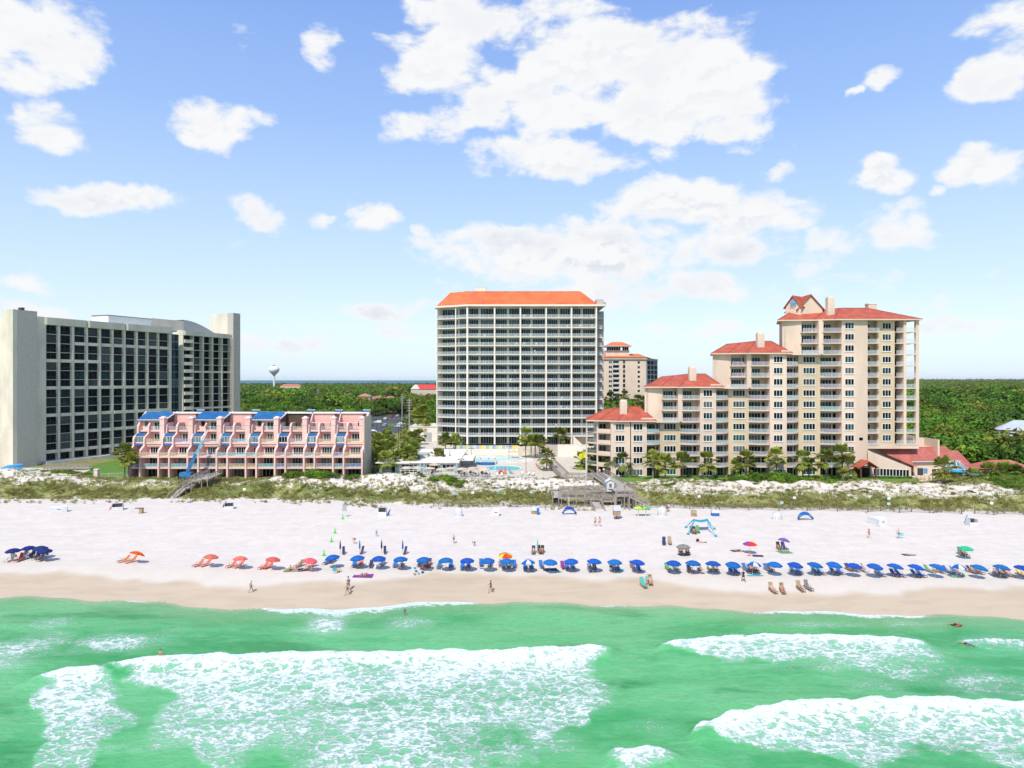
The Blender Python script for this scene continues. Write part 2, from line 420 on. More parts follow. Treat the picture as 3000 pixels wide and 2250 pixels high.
LACE = [ # px, py, rx, ry, strength : old foam drifting
 (60,1900,150,70,.8),(150,1830,110,30,.55),(330,1880,160,45,.70),(470,1870,110,45,.48),(0,1950,120,30,.62),(960,1825,90,50,.68),(1190,1822,100,30,.6),(1010,1880,80,40,.3),
 (2650,1950,330,60,.62),(2880,2000,200,60,.58),(2560,2010,160,40,.42),(2250,1960,120,30,.38),(1650,2050,160,90,.58),(1500,2180,300,60,.52),(1250,2240,300,60,.42),
 (560,2150,160,60,.5),(300,2080,120,50,.4),(2400,1830,250,20,.5),(2300,1850,160,20,.4),(2650,1830,160,20,.42),(2880,1880,140,30,.7),(1900,2130,150,50,.33),(900,2100,350,90,.45),(1560,2200,90,30,.55)]
def wave_parts(x, y):
    z = 0*x; foam = 0*x; crestd = 0*x
    for wi, (pts, h, tr, st) in enumerate(WAVES):
        skl = (.55, .85, .9, 0., 1.05, 0.)[wi]; skr = (-.9, .38, 0., 0., 0., 0.)[wi]
        P = pl(pts); xs_, ys_ = P[:, 0], P[:, 1]
        L = np.interp(x - .5*np.clip(np.interp(x, xs_, ys_) - y, 0, 20)*(wi < 2), xs_, tr)
        wob = .35*(fbm(x*.55, x*0+h*9, 3) - .5)*2 + .16*np.sin(x*1.7)
        yc = np.interp(x, xs_, ys_) + wob
        n1_ = fbm(x*.16 + 5*h, y*.2, 4) - .5; s0 = np.maximum(np.interp(x, xs_, ys_) - y, 0)
        xw = x + n1_*2*np.minimum(s0*.8, 6) + 1.4*(fbm(x*.7, y*.7, 3) - .5)*np.minimum(s0, 1.5)
        ins = sst(x, xs_[0] - .2, xs_[0] + 1.6)*(1 - sst(x, xs_[-1] - 2.2, xs_[-1] + .1))
        s = yc - y; L = L*(.55 + .9*fbm(x*.28 + h*7, y*.28, 3))
        prof = np.where(s > 0, np.exp(-(s/2.3)**2), np.exp(-(s/.6)**2))
        z = z + h*prof*ins*(.8 + .4*fbm(x*.3, y*.3, 2))
        inf = sst(xw - skl*s0, xs_[0] - .4, xs_[0] + 2.6)*(1 - sst(xw + skr*s0, xs_[-1] - 3.6, xs_[-1] + .2))
        L = L*(.25 + .75*inf)
        inb = sst(s, -.45, .12)*inf
        u = np.clip(s/np.maximum(L, .3), 0, 3)
        f = inb*st*(.36*np.exp(-(s/1.4)**2) + 1.0*(1 - .36*u))*(1 - sst(u, .8, 1.25))
        foam = np.maximum(foam, f)
    return z, foam
def sea_z(x, y):
    z, f = wave_parts(x, y)
    near = (np.abs(x) < 110)*(y > 40)
    z = z + .10*(fbm(x*.22 + 3, y*.5, 3) - .5)*2*sst(shore(x) - y, 1, 8) + .07*np.sin(y*.45 + .06*x + 2*fbm(x*.08, y*.1, 2))*sst(shore(x) - y, 1, 8)
    z = z + np.clip(f, 0, 1)*.16*(fbm(x*2.4, y*2.4, 3))
    # the wave that runs up the sand on the left
    return np.where(near, z, 0)
def sea_foam(x, y):
    z, f = wave_parts(x, y)
    n = fbm(x*.12+9, y*.25, 3)
    for px, py, rx, ry, s in LACE:
        X0, Y0 = pl([(px, py)])[0]; RX = rx*Y0/F; RY = ry*Y0*Y0/F/CZ
        d = ((x-X0)/RX)**2 + ((y-Y0)/RY)**2
        f = np.maximum(f, s*1.12*np.exp(-d*1.1)*(.65 + .7*n))
    return f + .55*(fbm(x*.22, y*.4, 4) - .5)*sst(f, .02, .3) - .10*sst(f, .6, 1.)*(fbm(x*.9, y*1.3, 3) > .5)
def sea_edge(x, y):       # distance out from the dry line, 0 at the lip
    return np.clip((shore(x) - y)/14, -1, 1)
EDGEW = np.array([(-75,.5),(-68,.25),(-60,.45),(-52,.9),(-46,.5),(-40,.6),(-34,.7),(-30,2.6),(-24,3.4),(-18,3.4),(-12,2.6),(-7,1.6),(-4,.5),(4,.35),(10,.5),(14,.9),(20,.4),(30,.5),(36,1.5),(48,1.8),(56,.5),(70,.6)], float)
def sea_lip(x, y):
    s = shore(x) - y; W = np.interp(x, EDGEW[:, 0], EDGEW[:, 1])*(.7 + .7*fbm(x*.5, x*0+2))
    return np.exp(-(np.maximum(s - .1, 0)/W)**2)*(s > -2.5)*np.clip(W, .3, 1.1)
def sea_mat():
    m = bpy.data.materials.new("sea_water"); m.use_nodes = True; t = NT(m.node_tree); b = t.n['Principled BSDF']
    g = t.new('ShaderNodeNewGeometry'); P = g.outputs['Position']
    A = lambda n: t.new('ShaderNodeAttribute', attribute_name=n).outputs['Fac']
    fo, ed, lip = A('foam'), A('edge'), A('lip')
    P2 = t.vm('MULTIPLY', P, (1, 1, 0))
    big = t.noise(t.vm('MULTIPLY', P2, (.35, 1, 1)), .085, 4, .6, .6)
    sm = t.noise(t.vm('MULTIPLY', P2, (.5, 1.2, 1)), .5, 5, .65, .8)
    c = t.mix(t.smooth(big, .34, .62), (.030, .33, .085), (.135, .47, .185))
    c = t.mix(t.smooth(t.noise(t.vm('ADD', t.vm('MULTIPLY', P2, (.3, 1, 1)), (40, 9, 0)), .12, 4, .6, .5), .52, .66, 0, .7), c, (.010, .22, .045))
    c = t.mix(t.smooth(sm, .45, .7, 0, .38), c, (.20, .51, .25))
    c = t.mix(t.math('MULTIPLY', t.smooth(t.math('ADD', ed, t.math('MULTIPLY_ADD', big, .5, -.25)), .05, .5, .55, 0), 1.0), c, (.22, .44, .20))
    c = t.mix(t.smooth(t.math('ADD', ed, t.math('MULTIPLY_ADD', sm, .16, -.08)), -.02, .12, .95, 0), c, (.40, .41, .27))
    # lace: bright cell walls of two warped cell patterns
    wv = t.vm('ADD', P2, t.vm('MULTIPLY', t.vm('SUBTRACT', t.noise(P2, .9, 5, .65, out=1), (.5, .5, .5)), (2.1, 2.1, 0)))
    def cells(scale, k):
        v = t.new('ShaderNodeTexVoronoi', feature='DISTANCE_TO_EDGE'); t.put(v.inputs['Vector'], t.vm('MULTIPLY', wv, (.8, 1.15, 1))); v.inputs['Scale'].default_value = scale
        return t.math('SUBTRACT', 1, t.math('MULTIPLY', v.outputs[0], k, clamp=True), clamp=True)
    c1, c2 = cells(.85, 3.2), cells(2.1, 2.6)
    fine = t.noise(t.vm('MULTIPLY', P2, (1, 1.5, 1)), 2.6, 6, .72, .4)
    pat = t.math('ADD', t.math('ADD', t.math('MULTIPLY', c1, .34), t.math('MULTIPLY', c2, .22)), t.math('MULTIPLY', fine, .62))
    val = t.math('ADD', fo, t.math('MULTIPLY_ADD', pat, 1.5, -1.02))
    froth = t.smooth(val, .48, 1.0)
    haze = t.smooth(fo, .15, .9, 0, .50)
    c = t.mix(t.smooth(t.noise(t.vm('MULTIPLY', P2, (.7, 1.6, 1)), 1.6, 5, .7, .5), .42, .68, 0, .30), c, (.022, .24, .075))
    c = t.mix(haze, c, (.36, .66, .47))
    lp = t.smooth(t.math('ADD', lip, t.math('MULTIPLY_ADD', pat, .9, -.62)), .55, .95, 0, .9)
    froth = t.math('MAXIMUM', froth, lp)
    c = t.mix(froth, c, t.mix(t.smooth(fine, .36, .62), (.50, .62, .57), (.80, .82, .82)))
    t.l.new(c, b.inputs['Base Color'])
    t.put(b.inputs['Roughness'], t.math('MULTIPLY_ADD', froth, .6, .11)); b.inputs['IOR'].default_value = 1.33
    t.put(b.inputs['Specular IOR Level'], t.math('MULTIPLY_ADD', froth, -.3, .42))
    bn = t.new('ShaderNodeBump'); bn.inputs['Strength'].default_value = .8; bn.inputs['Distance'].default_value = .2
    hgt = t.math('ADD', t.math('MULTIPLY', t.noise(t.vm('MULTIPLY', P2, (.6, 1.3, 1)), 1.1, 6, .62, .3), .9), t.math('MULTIPLY', froth, .5))
    t.put(bn.inputs['Height'], t.math('ADD', hgt, t.math('MULTIPLY', fine, .35))); t.l.new(bn.outputs[0], b.inputs['Normal'])
    return m
SEA_M = sea_mat()
sxs = axis(-80, 80, .19, 2500, 1.3); sys_ = axis(54, 103, .16, 104, 1.3, -1800)
sea = link('sea', grid_mesh('sea', sxs, sys_, sea_z, [SEA_M], {'foam': sea_foam, 'edge': sea_edge, 'lip': sea_lip}))
tag(sea, kind='structure')
bay = MB().use(mat('bay_water', (.02, .10, .17), .55, .3, .002, spec=.2, stretch=(.3, 1, 1), col2=(.05, .19, .26), world_space=True)).add(
    [(-9000, 2550, 1.2), (1500, 2550, 1.2), (4500, 14000, 1.2), (-20000, 14000, 1.2)], [(0, 1, 2, 3)]).build('bay_water'); tag(bay, kind='structure')

hz_ = MB().box(-26000, 26000, -2200, 26000, -6, 78); hz_.m = []
hm_ = bpy.data.materials.new('haze_air'); hm_.use_nodes = True; ht_ = NT(hm_.node_tree); ht_.n.remove(ht_.n['Principled BSDF'])
pv2 = ht_.new('ShaderNodeVolumePrincipled'); pv2.inputs['Color'].default_value = (.86, .93, 1, 1); pv2.inputs['Density'].default_value = 1.8e-5; pv2.inputs['Anisotropy'].default_value = 0.0
ht_.l.new(pv2.outputs[0], ht_.n['Material Output'].inputs['Volume'])
hm_.volume_intersection_method = 'FAST' if hasattr(hm_, 'volume_intersection_method') else 0
hz_.use(hm_); ho_ = hz_.build('haze'); tag(ho_, kind='stuff')
scene.cycles.volume_bounces = 0
# ------------------------------------------------------------ materials of the buildings
STUCCO = mat('cream_stucco', (.72, .66, .54), .85, .10, .15, .15, 4, stretch=(1, 1, .4))
CONC = mat('pale_concrete', (.74, .67, .55), .9, .07, .3, .3, 9, stretch=(1, 1, .3))
CONCG = mat('shaded_speckled_concrete', (.52, .48, .42), .95, .10, 2.2, .5, 14)  # real speckle; the darker grey paints in shade on faces turned from the sun
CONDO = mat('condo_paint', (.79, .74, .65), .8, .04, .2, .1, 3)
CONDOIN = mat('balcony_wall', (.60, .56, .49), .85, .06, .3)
CONDOSH = mat('shaded_condo_paint', (.50, .43, .40), .85, .05, .3)  # condo colour darkened and greyed to paint in the shaded sides
TANP = mat('pink_tan_paint', (.72, .565, .45), .85, .08, .12, .2, 6, stretch=(1, 1, .35))
TANY = mat('yellow_tan_paint', (.62, .49, .33), .85, .06, .12, .2, 6, stretch=(1, 1, .35))
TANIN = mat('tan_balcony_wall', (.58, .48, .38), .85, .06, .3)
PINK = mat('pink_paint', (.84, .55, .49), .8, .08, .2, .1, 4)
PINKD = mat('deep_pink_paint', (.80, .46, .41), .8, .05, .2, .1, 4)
PINKL = mat('pale_pink_trim', (.84, .60, .54), .75, .03, .3)
WHITE = mat('white_paint', (.80, .80, .78), .6, .04, 1.)
WHITEM = mat('white_metal', (.60, .62, .63), .45, .03, 1.)
DARKM = mat('dark_metal', (.06, .06, .06), .5, .05, 1.)
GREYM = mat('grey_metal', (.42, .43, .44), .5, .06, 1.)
ORANGE = mat('orange_metal_roof', (.74, .17, .06), .6, .12, .25, spec=.3)
def glass(name, c1, c2, sc=.6):
    m = bpy.data.materials.new(name); m.use_nodes = True; t = NT(m.node_tree); b = t.n['Principled BSDF']
    g = t.new('ShaderNodeNewGeometry'); P = g.outputs['Position']
    oi = t.new('ShaderNodeObjectInfo')
    n = t.noise(t.vm('MULTIPLY', P, (1, 1, .3)), sc, 2, .5)
    c = t.mix(t.smooth(n, .42, .6), c1, c2)
    c = t.mix(t.smooth(oi.outputs['Random'], .72, .95, 0, .55), c, (.16, .18, .18))      # curtains drawn here and there
    t.l.new(c, b.inputs['Base Color']); b.inputs['Roughness'].default_value = .1
    b.inputs['Specular IOR Level'].default_value = .09
    bn = t.new('ShaderNodeBump'); bn.inputs['Strength'].default_value = .08; bn.inputs['Distance'].default_value = .2
    t.put(bn.inputs['Height'], t.noise(P, .5, 2)); t.l.new(bn.outputs[0], b.inputs['Normal'])
    return m
GDARK = glass('dark_glass', (.004, .007, .010), (.008, .018, .024))
GTEAL = glass('teal_glass', (.010, .022, .028), (.022, .065, .075))
GPALE = glass('pale_glass', (.10, .16, .17), (.25, .33, .33), 1.2)
def translucent(name, col, alpha):
    m = bpy.data.materials.new(name); m.use_nodes = True; t = NT(m.node_tree); b = t.n['Principled BSDF']
    b.inputs['Base Color'].default_value = (*col, 1); b.inputs['Roughness'].default_value = .25
    tr = t.new('ShaderNodeBsdfTransparent'); mx = t.new('ShaderNodeMixShader'); mx.inputs[0].default_value = alpha
    t.l.new(tr.outputs[0], mx.inputs[1]); t.l.new(b.outputs[0], mx.inputs[2]); t.l.new(mx.outputs[0], t.n['Material Output'].inputs[0])
    return m
RGLASS = translucent('railing_glass', (.55, .66, .68), .30)
RTINT = [translucent('railing_glass_teal', (.25, .62, .62), .5), translucent('railing_glass_yellow', (.75, .72, .35), .38), translucent('railing_glass_blue', (.25, .42, .75), .42), RGLASS]
RPURP = translucent('railing_glass_purple', (.50, .38, .52), .4)
def tiles(name, c1, c2, sx=1.5):
    """barrel tile roofing: courses and weathering"""
    m = bpy.data.materials.new(name); m.use_nodes = True; t = NT(m.node_tree); b = t.n['Principled BSDF']
    g = t.new('ShaderNodeTexCoord'); P = g.outputs['Object']
    br = t.new('ShaderNodeTexBrick'); br.offset = .5; br.inputs['Scale'].default_value = sx
    br.inputs['Color1'].default_value = (*c1, 1); br.inputs['Color2'].default_value = (*c2, 1)
    br.inputs['Mortar'].default_value = (*[c*.55 for c in c1], 1); br.inputs['Mortar Size'].default_value = .03
    br.inputs['Brick Width'].default_value = .6; br.inputs['Row Height'].default_value = .35
    sp = t.new('ShaderNodeSeparateXYZ'); t.l.new(P, sp.inputs[0]); cb = t.new('ShaderNodeCombineXYZ')
    t.put(cb.inputs[0], t.math('ADD', sp.outputs[0], sp.outputs[1])); t.put(cb.inputs[1], t.math('MULTIPLY', sp.outputs[2], 2.0))
    t.l.new(cb.outputs[0], br.inputs['Vector'])
    c = t.mix(t.smooth(t.noise(P, .5, 5, .7), .4, .7, 0, .5), br.outputs[0], tuple(min(1, x*1.35 + .02) for x in c2))
    t.l.new(c, b.inputs['Base Color']); b.inputs['Roughness'].default_value = .8
    bn = t.new('ShaderNodeBump'); bn.inputs['Strength'].default_value = .6; bn.inputs['Distance'].default_value = .1
    t.put(bn.inputs['Height'], t.math('ADD', br.outputs[1], t.noise(P, 3, 3))); bn.invert = True
    t.l.new(bn.outputs[0], b.inputs['Normal'])
    return m
RED = tiles('red_roof_tile', (.43, .08, .042), (.51, .115, .065))
REDP = tiles('worn_red_roof_tile', (.44, .11, .09), (.50, .15, .12))
BLUET = tiles('blue_roof_tile', (.004, .10, .30), (.006, .15, .36))
TERRA = tiles('terracotta_roof_tile', (.45, .20, .13), (.52, .26, .17), .7)
ORT = tiles('orange_roof_tile', (.62, .17, .06), (.68, .21, .09), .7)

def railing_mesh(w, h=1.05, step=.17, glassm=None, post=1.7, m=None, name='railing'):
    r = MB().use(m or WHITEM)
    r.box(0, w, -.035, .035, h - .06, h); r.box(0, w, -.02, .02, .08, .13)
    n = max(1, round(w/post))
    for i in range(n+1): x = w*i/n; r.box(x-.03, x+.03, -.03, .03, 0, h - .06)
    if step:
        k = int(w/step)
        for i in range(1, k):
            x = i*w/k; r.add([(x-.014, 0, .13), (x+.014, 0, .13), (x+.014, 0, h-.06), (x-.014, 0, h-.06)], [(0, 1, 2, 3)])
    if glassm: r.use(glassm).add([(0, .015, .12), (w, .015, .12), (w, .015, h-.06), (0, .015, h-.06)], [(0, 1, 2, 3)])
    return r.mesh(name)
WMC = {}
def window_mesh(w, h, n, fm, d=.12, fw=.09, sill=0.):
    """frame with n panes side by side (x 0..w, z 0..h, faces -y)"""
    key = (round(w, 2), round(h, 2), n, fm.name, fw, sill)
    if key in WMC: return WMC[key]
    r = MB().use(fm)
    r.box(0, w, -d/2, d/2, h-fw, h); r.box(0, w, -d/2, d/2, 0, fw); r.box(0, fw, -d/2, d/2, fw, h-fw); r.box(w-fw, w, -d/2, d/2, fw, h-fw)
    for i in range(1, n): x = w*i/n; r.box(x-fw*.45, x+fw*.45, -d/2, d/2, fw, h-fw)
    if sill: r.box(-.1, w+.1, -d/2-sill, d/2, -.12, 0)
    g = MB().use(fm); g.add([(fw, -.01, fw), (w-fw, -.01, fw), (w-fw, -.01, h-fw), (fw, -.01, h-fw)], [(0, 1, 2, 3)])
    WMC[key] = (r.mesh('window'), [g.mesh('pane')]); return WMC[key]
PC = {}
def put_window(parent, x, y, z, w, h, n, fm, gm, name='window', rz=0, fw=.09, sill=0.):
    fmh, (pm,) = window_mesh(w, h, n, fm, fw=fw, sill=sill)
    key = (pm.name, gm.name)
    if key not in PC:
        q = pm.copy(); q.materials.clear(); q.materials.append(gm); PC[key] = q
    o = link(name, fmh, parent, (x, y, z), rz); link('pane', PC[key], o)
    return o
def hip_roof(mb, x0, x1, y0, y1, ze, zr, inset_l, inset_r, yr=None, th=.35, fm=None):
    yr = (y0+y1)/2 if yr is None else yr
    v = [(x0,y0,ze),(x1,y0,ze),(x1,y1,ze),(x0,y1,ze),(x0+inset_l,yr,zr),(x1-inset_r,yr,zr)]
    mb.add(v, [(0,1,5,4),(1,2,5),(2,3,4,5),(3,0,4)])
    if fm: mb.use(fm)
    mb.box(x0+.02, x1-.02, y0+.02, y1-.02, ze-th, ze-.003)

def slabpoly(mb, pts, z0, z1): mb.prism(pts, z0, z1)

# ============================================================ the tall centre condominium with the orange roof
def centre_condo():
    D = 250.; root = thing('apartment_tower', 'tall cream condominium tower with bright orange metal roof behind the pools', 'building', (gx(1369, D), D, gz(1302, D)))
    ox, oz = gx(1369, D), gz(1302, D)
    cols = [1369, 1449, 1524.5, 1600, 1674.5, 1747]           # column lines of the straight front
    xs = [gx(c, D) - ox for c in cols]
    zs = [gz(820 + .3014*y, D) - oz for y in (1515,1425,1338,1250,1162,1072,985,900,812,722,635,550,460,365)]
    top = gz(897, D) - oz; fl = zs + [top]; dep = 2.6
    W = xs[-1]
    # left wing turns back; its outer end is a blind wall
    lw = [(0., 0.), (gx(1335, D+2.6) - ox, 2.6), (gx(1278, D+5.5) - ox, 6.0)]
    backy = 21.
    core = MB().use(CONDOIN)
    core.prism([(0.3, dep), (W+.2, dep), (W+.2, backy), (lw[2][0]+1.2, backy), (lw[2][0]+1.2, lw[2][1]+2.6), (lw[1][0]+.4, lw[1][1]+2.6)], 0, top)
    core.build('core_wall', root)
    MB().use(CONDO).prism([(lw[2][0], lw[2][1]), (lw[2][0]+.35, lw[2][1]-.03), (lw[2][0]+1.5, lw[2][1]+3.0), (lw[2][0]+1.4, backy-1), (lw[2][0]+.2, backy-1)], 0, top+.2).build('end_wall', root)
    MB().use(CONDOSH).box(W+.3, gx(1769, D+6) - ox, 6, backy, 0, gz(912, D+6) - oz).build('side_wall', root)
    sl = MB().use(CONDO)
    outline = [(lw[2][0]-.05, lw[2][1]), (lw[1][0], lw[1][1]-.15), (0, -.15), (W+.15, -.15), (W+.15, dep+.02), (.3, dep+.02), (lw[1][0]+.5, lw[1][1]+2.62), (lw[2][0]+1.3, lw[2][1]+2.62)]
    me = sl.prism(outline, -.28, 0).mesh('balcony_slab')
    for z in zs: link('balcony_slab', me, root, (0, 0, z))
    # sideways balcony stubs on the shade-toned side wall
    st = MB().use(CONDO).box(W+.32, W+2.6, 3.9, 6.02, -.25, 0).mesh('side_balcony'); rs = railing_mesh(2.2, 1.0, .17, RGLASS)
    for z in zs[1:]:
        o = link('side_balcony', st, root, (0, 0, z)); link('railing', rs, o, (W+.36, 3.98, 0))
    for i, x in enumerate(xs):
        wd = .50 if i else .62
        MB().use(CONDO).box(-wd/2, wd/2, -.22, dep+.01, 0, top).build('pier', root, (x, 0, 0))
    mx, my = lw[1]; MB().use(CONDO).box(-.2, .2, -.28, .3, 0, top).build('pier', root, (mx, my, 0))
    rail_w = {}
    for i in range(5):
        w_ = xs[i+1]-xs[i]-.52; rail = railing_mesh(w_, 1.05, .16, RGLASS)
        gw = (w_-1.0)/2
        for k in range(15):
            z = 0 if k == 0 else zs[k-1]; h = fl[k] - z - .28 - (.35 if k else .1)
            if k: link('railing', rail, root, (xs[i]+.26, -.02, z))
            if i == 4 and k == 0:
                put_window(root, xs[i]+5.2, dep-.05, z+.02, 3.2, h, 2, CONDO, GPALE); continue
            a = gw*(.86 if i % 2 == 0 else 1.05)
            put_window(root, xs[i]+.35, dep-.08, z+.02, a, h, 4 if a < gw else 5, WHITEM, GTEAL, 'balcony_door', fw=.07)
            put_window(root, xs[i]+.35+a+.75, dep-.08, z+.02, w_-a-.95, h, 5 if a < gw else 4, WHITEM, GTEAL, 'balcony_door', fw=.07)
    for (p, q, inw) in ((lw[1], (0., 0.), .3), (lw[2], lw[1], 1.2)):
        L = math.hypot(q[0]-p[0], q[1]-p[1]) - .3; a = math.atan2(q[1]-p[1], q[0]-p[0]); rm = railing_mesh(L, 1.05, .16, RGLASS)
        nx, ny = -math.sin(a), math.cos(a)
        for k in range(15):
            z = 0 if k == 0 else zs[k-1]; h = fl[k] - z - .6
            if k: link('railing', rm, root, (p[0]+.1, p[1], z), a)
            put_window(root, p[0] + nx*2.0 + inw, p[1] + ny*2.0, z+.02, L-inw-.1, h, 6, WHITEM, GTEAL, 'balcony_door', a, fw=.07)
    # eaves slab, roof
    MB().use(CONDO).prism([(lw[2][0]-.7, lw[2][1]-.2), (lw[1][0]-.1, lw[1][1]-.9), (-.1, -.75), (W+3.2, -.75), (W+3.2, backy), (lw[2][0]-.7, backy)], top, top+.55).build('eaves', root)
    a0 = (lw[2][0]-.2, lw[2][1]+.2, top+.56); a1 = (0, -.2, top+.56); a2 = (W+.3, -.2, top+.56); a3 = (W+.3, backy-.5, top+.56); a4 = (lw[2][0]-.2, backy-.5, top+.56)
    rz_ = gz(853.5, D+6) - oz
    b0 = (gx(1318, D+8) - ox, 9.5, rz_-.1); b1 = (gx(1361, D+6)-ox, 6.6, rz_); b2 = (gx(1700, D+6)-ox, 6.6, rz_); b3 = (b2[0], 14, rz_); b4 = (b0[0], 14, rz_)
    rf = MB().use(ORANGE).add([a0, a1, a2, a3, a4, b0, b1, b2, b3, b4], [(0,1,6,5),(1,2,7,6),(2,3,8,7),(3,4,9,8),(4,0,5,9),(5,6,7,8,9)])
    # standing seams
    for k in range(60):
        f = (k+.5)/60; x = a1[0] + (a2[0]-a1[0])*f
        xt = x; zt = b1[2]; yt = b1[1]; 
        if xt > b2[0]:
            u = (a2[0]-x)/(a2[0]-b2[0]); zt = a1[2] + (b1[2]-a1[2])*u; yt = a1[1] + (b1[1]-a1[1])*u
        if xt < b1[0]:
            u = (x-a1[0])/max(b1[0]-a1[0], .01)
            if u < 0: continue
            u = min(1, u); zt = a1[2] + (b1[2]-a1[2])*u; yt = a1[1] + (b1[1]-a1[1])*u
        rf.bar((x, a1[1], a1[2]+.03), (xt, yt, zt+.03), .06, .07)
    rf.bar((a1[0], a1[1], a1[2]+.04), (b1[0], b1[1], b1[2]+.04), .2, .12); rf.bar((a2[0], a2[1], a2[2]+.04), (b2[0], b2[1], b2[2]+.04), .2, .12)
    rf.bar((b1[0], b1[1], b1[2]+.04), (b2[0], b2[1], b2[2]+.04), .2, .12); rf.bar(a1, a2, .15, .45)
    rf.build('roof', root)
    MB().use(CONDO).box(0, 3.6, 0, 3, 0, 1.7).box(-.1, 3.7, -.1, 3.1, 1.7, 1.85).build('plant_room', root, (gx(1394, D+9)-ox, 9, rz_+.0))
    MB().use(CONDOSH).box(0, 2.6, 0, 5, 0, 2.2).box(2.65, 3.6, 1, 5, 0, 1.3).build('roof_box', root, (W+.4, 3, top+.56))
    st = MB().use(CONDO)
    for i in range(9): st.box(i*.34, i*.34+.36, -2.2, -.9, 0, 2.9 - i*.32)
    st.build('staircase', root, (xs[4]+.4, -.3, 0))
    return root
centre_condo()

# ============================================================ the stepped condominium on the right
def stepped_condo():
    D = 194.; ox, oz = gx(1790, D), 4.4; X = lambda px: gx(px, D) - ox
    root = thing('apartment_building', 'long tan and pink condominium stepping up in four tiers under red tile roofs', 'building', (ox, D, oz))
    s0 = 7.15 - oz; fh = 3.07
    zf = lambda k: s0 + fh*k                       # floor level of the k-th balcony storey; k = -1 is the ground floor
    R = 2692
    tiers = [(1790, 4), (1895, 7), (2098, 10), (2305, 13)]
    ends = [1895, 2098, 2305, R]
    bk = 14.
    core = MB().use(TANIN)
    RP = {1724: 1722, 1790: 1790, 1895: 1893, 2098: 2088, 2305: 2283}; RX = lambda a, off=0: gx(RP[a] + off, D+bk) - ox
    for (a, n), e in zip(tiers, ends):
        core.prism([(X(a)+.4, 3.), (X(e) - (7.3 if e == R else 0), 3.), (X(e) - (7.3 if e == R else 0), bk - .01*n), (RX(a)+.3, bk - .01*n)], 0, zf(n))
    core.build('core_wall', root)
    def strip(name, p, q, k0, k1, m, y0=0., z1=None): 
        z0 = 0 if k0 < 0 else zf(k0)
        return MB().use(m).box(X(p), X(q), y0, 3.01, z0, (zf(k1) if z1 is None else z1)).build(name, root)
    def wins(p, q, k0, k1, y0, n):
        w_ = X(q)-X(p)
        for k in range(k0, k1):
            z = (0 if k < 0 else zf(k)) + (.75 if k >= 0 else .35)
            put_window(root, X(p), y0-.03, z, w_, 1.75, n, WHITE, GDARK if (k*7+int(p)) % 3 else GTEAL, fw=.1, sill=.08)
    def balcony(p, q, k0, k1, yl, yr, cl, cr, furn=0):
        """a stack of balconies between two piers; the slab bulges out in a curve"""
        x0, x1 = X(p), X(q); w_ = x1-x0; pts = []
        for i in range(9):
            u = i/8; pts.append((x0 + w_*u, yl + (yr-yl)*u - .75*math.sin(PI*u) - .05))
        slab = MB().use(TANP).prism(pts + [(x1, 3.02), (x0, 3.02)], -.24, 0).mesh('balcony_slab')
        r = MB().use(WHITEM)
        for i in range(8):
            a, b = pts[i], pts[i+1]
            r.bar((a[0], a[1]+.08, 1.03), (b[0], b[1]+.08, 1.03), .07); r.bar((a[0], a[1]+.08, .12), (b[0], b[1]+.08, .12), .05)
            r.box(a[0]-.025, a[0]+.025, a[1]+.055, a[1]+.105, 0, 1.0)
            for j in range(1, 5):
                u = j/5; cx, cy = a[0]+(b[0]-a[0])*u, a[1]+(b[1]-a[1])*u+.08
                r.add([(cx-.013, cy, .12), (cx+.013, cy, .12), (cx+.013, cy, 1.), (cx-.013, cy, 1.)], [(0, 1, 2, 3)])
        rails = []
        for gm in (RGLASS, RPURP, RTINT[0]):
            rr = MB(); rr.v = list(r.v); rr.f = list(r.f); rr.mi = list(r.mi); rr.m = list(r.m)
            rr.use(gm)
            for i in range(8):
                a, b = pts[i], pts[i+1]; rr.add([(a[0], a[1]+.1, .14), (b[0], b[1]+.1, .14), (b[0], b[1]+.1, .98), (a[0], a[1]+.1, .98)], [(0, 1, 2, 3)])
            rails.append(rr.mesh('railing'))
        dw = w_*.66
        for k in range(k0, k1):
            z = 0 if k < 0 else zf(k)
            if k >= 0:
                o = link('balcony_slab', slab, root, (0, 0, z)); link('railing', rails[random.choice([0, 0, 1, 0, 2])], o)
            put_window(root, x0+.25, 2.93, z+.02, dw, 2.25, 4 if dw > 2.6 else 3, WHITEM, GTEAL if random.random() < .7 else GDARK, 'balcony_door', fw=.07)
            if w_ > 3: put_window(root, x0+dw+.5, 2.93, z+.02, w_-dw-.75, 2.25, 1, WHITEM, GDARK, 'balcony_door', fw=.07)
    # --- tier one: end wing of angled balconies and plain bays
    strip('wall_bay', 1790, 1800, -1, 4, TANP); MB().use(TANP).box(X(1800), X(1846), 0, 3.01, 0, zf(4)).build('wall_bay', root)
    strip('wall_bay', 1849, 1895, -1, 4, TANP); MB().use(TANIN).box(X(1846), X(1849), 1.2, 3.01, 0, zf(4)).build('wall_recess', root)
    wins(1803, 1830, -1, 4, 0, 3); wins(1855, 1883, -1, 4, 0, 3)
    # wing
    wx0, wx1 = X(1724), X(1790)
    MB().use(TANIN).prism([(wx0+3., 6.5), (wx0+6.0, 4.6), (wx1+.5, 3.2), (wx1+.5, bk), (wx0+3., bk)], 0, zf(4)).build('wing_wall', root)
    ws = MB().use(TANP).prism([(wx0, 6.), (wx0+2.7, 3.2), (wx1-3.4, 2.4), (wx1-.02, 0.), (wx1-.02, 3.3), (wx0+6.0, 5.0), (wx0+3., 7.5), (wx0, 7.5)], -.24, 0).mesh('balcony_slab')
    wr = MB().use(TANP); 
    wr.bar((wx1-3.4, 2.45, .5), (wx1-.1, .1, .5), .14, 1.0); wr.use(WHITEM)
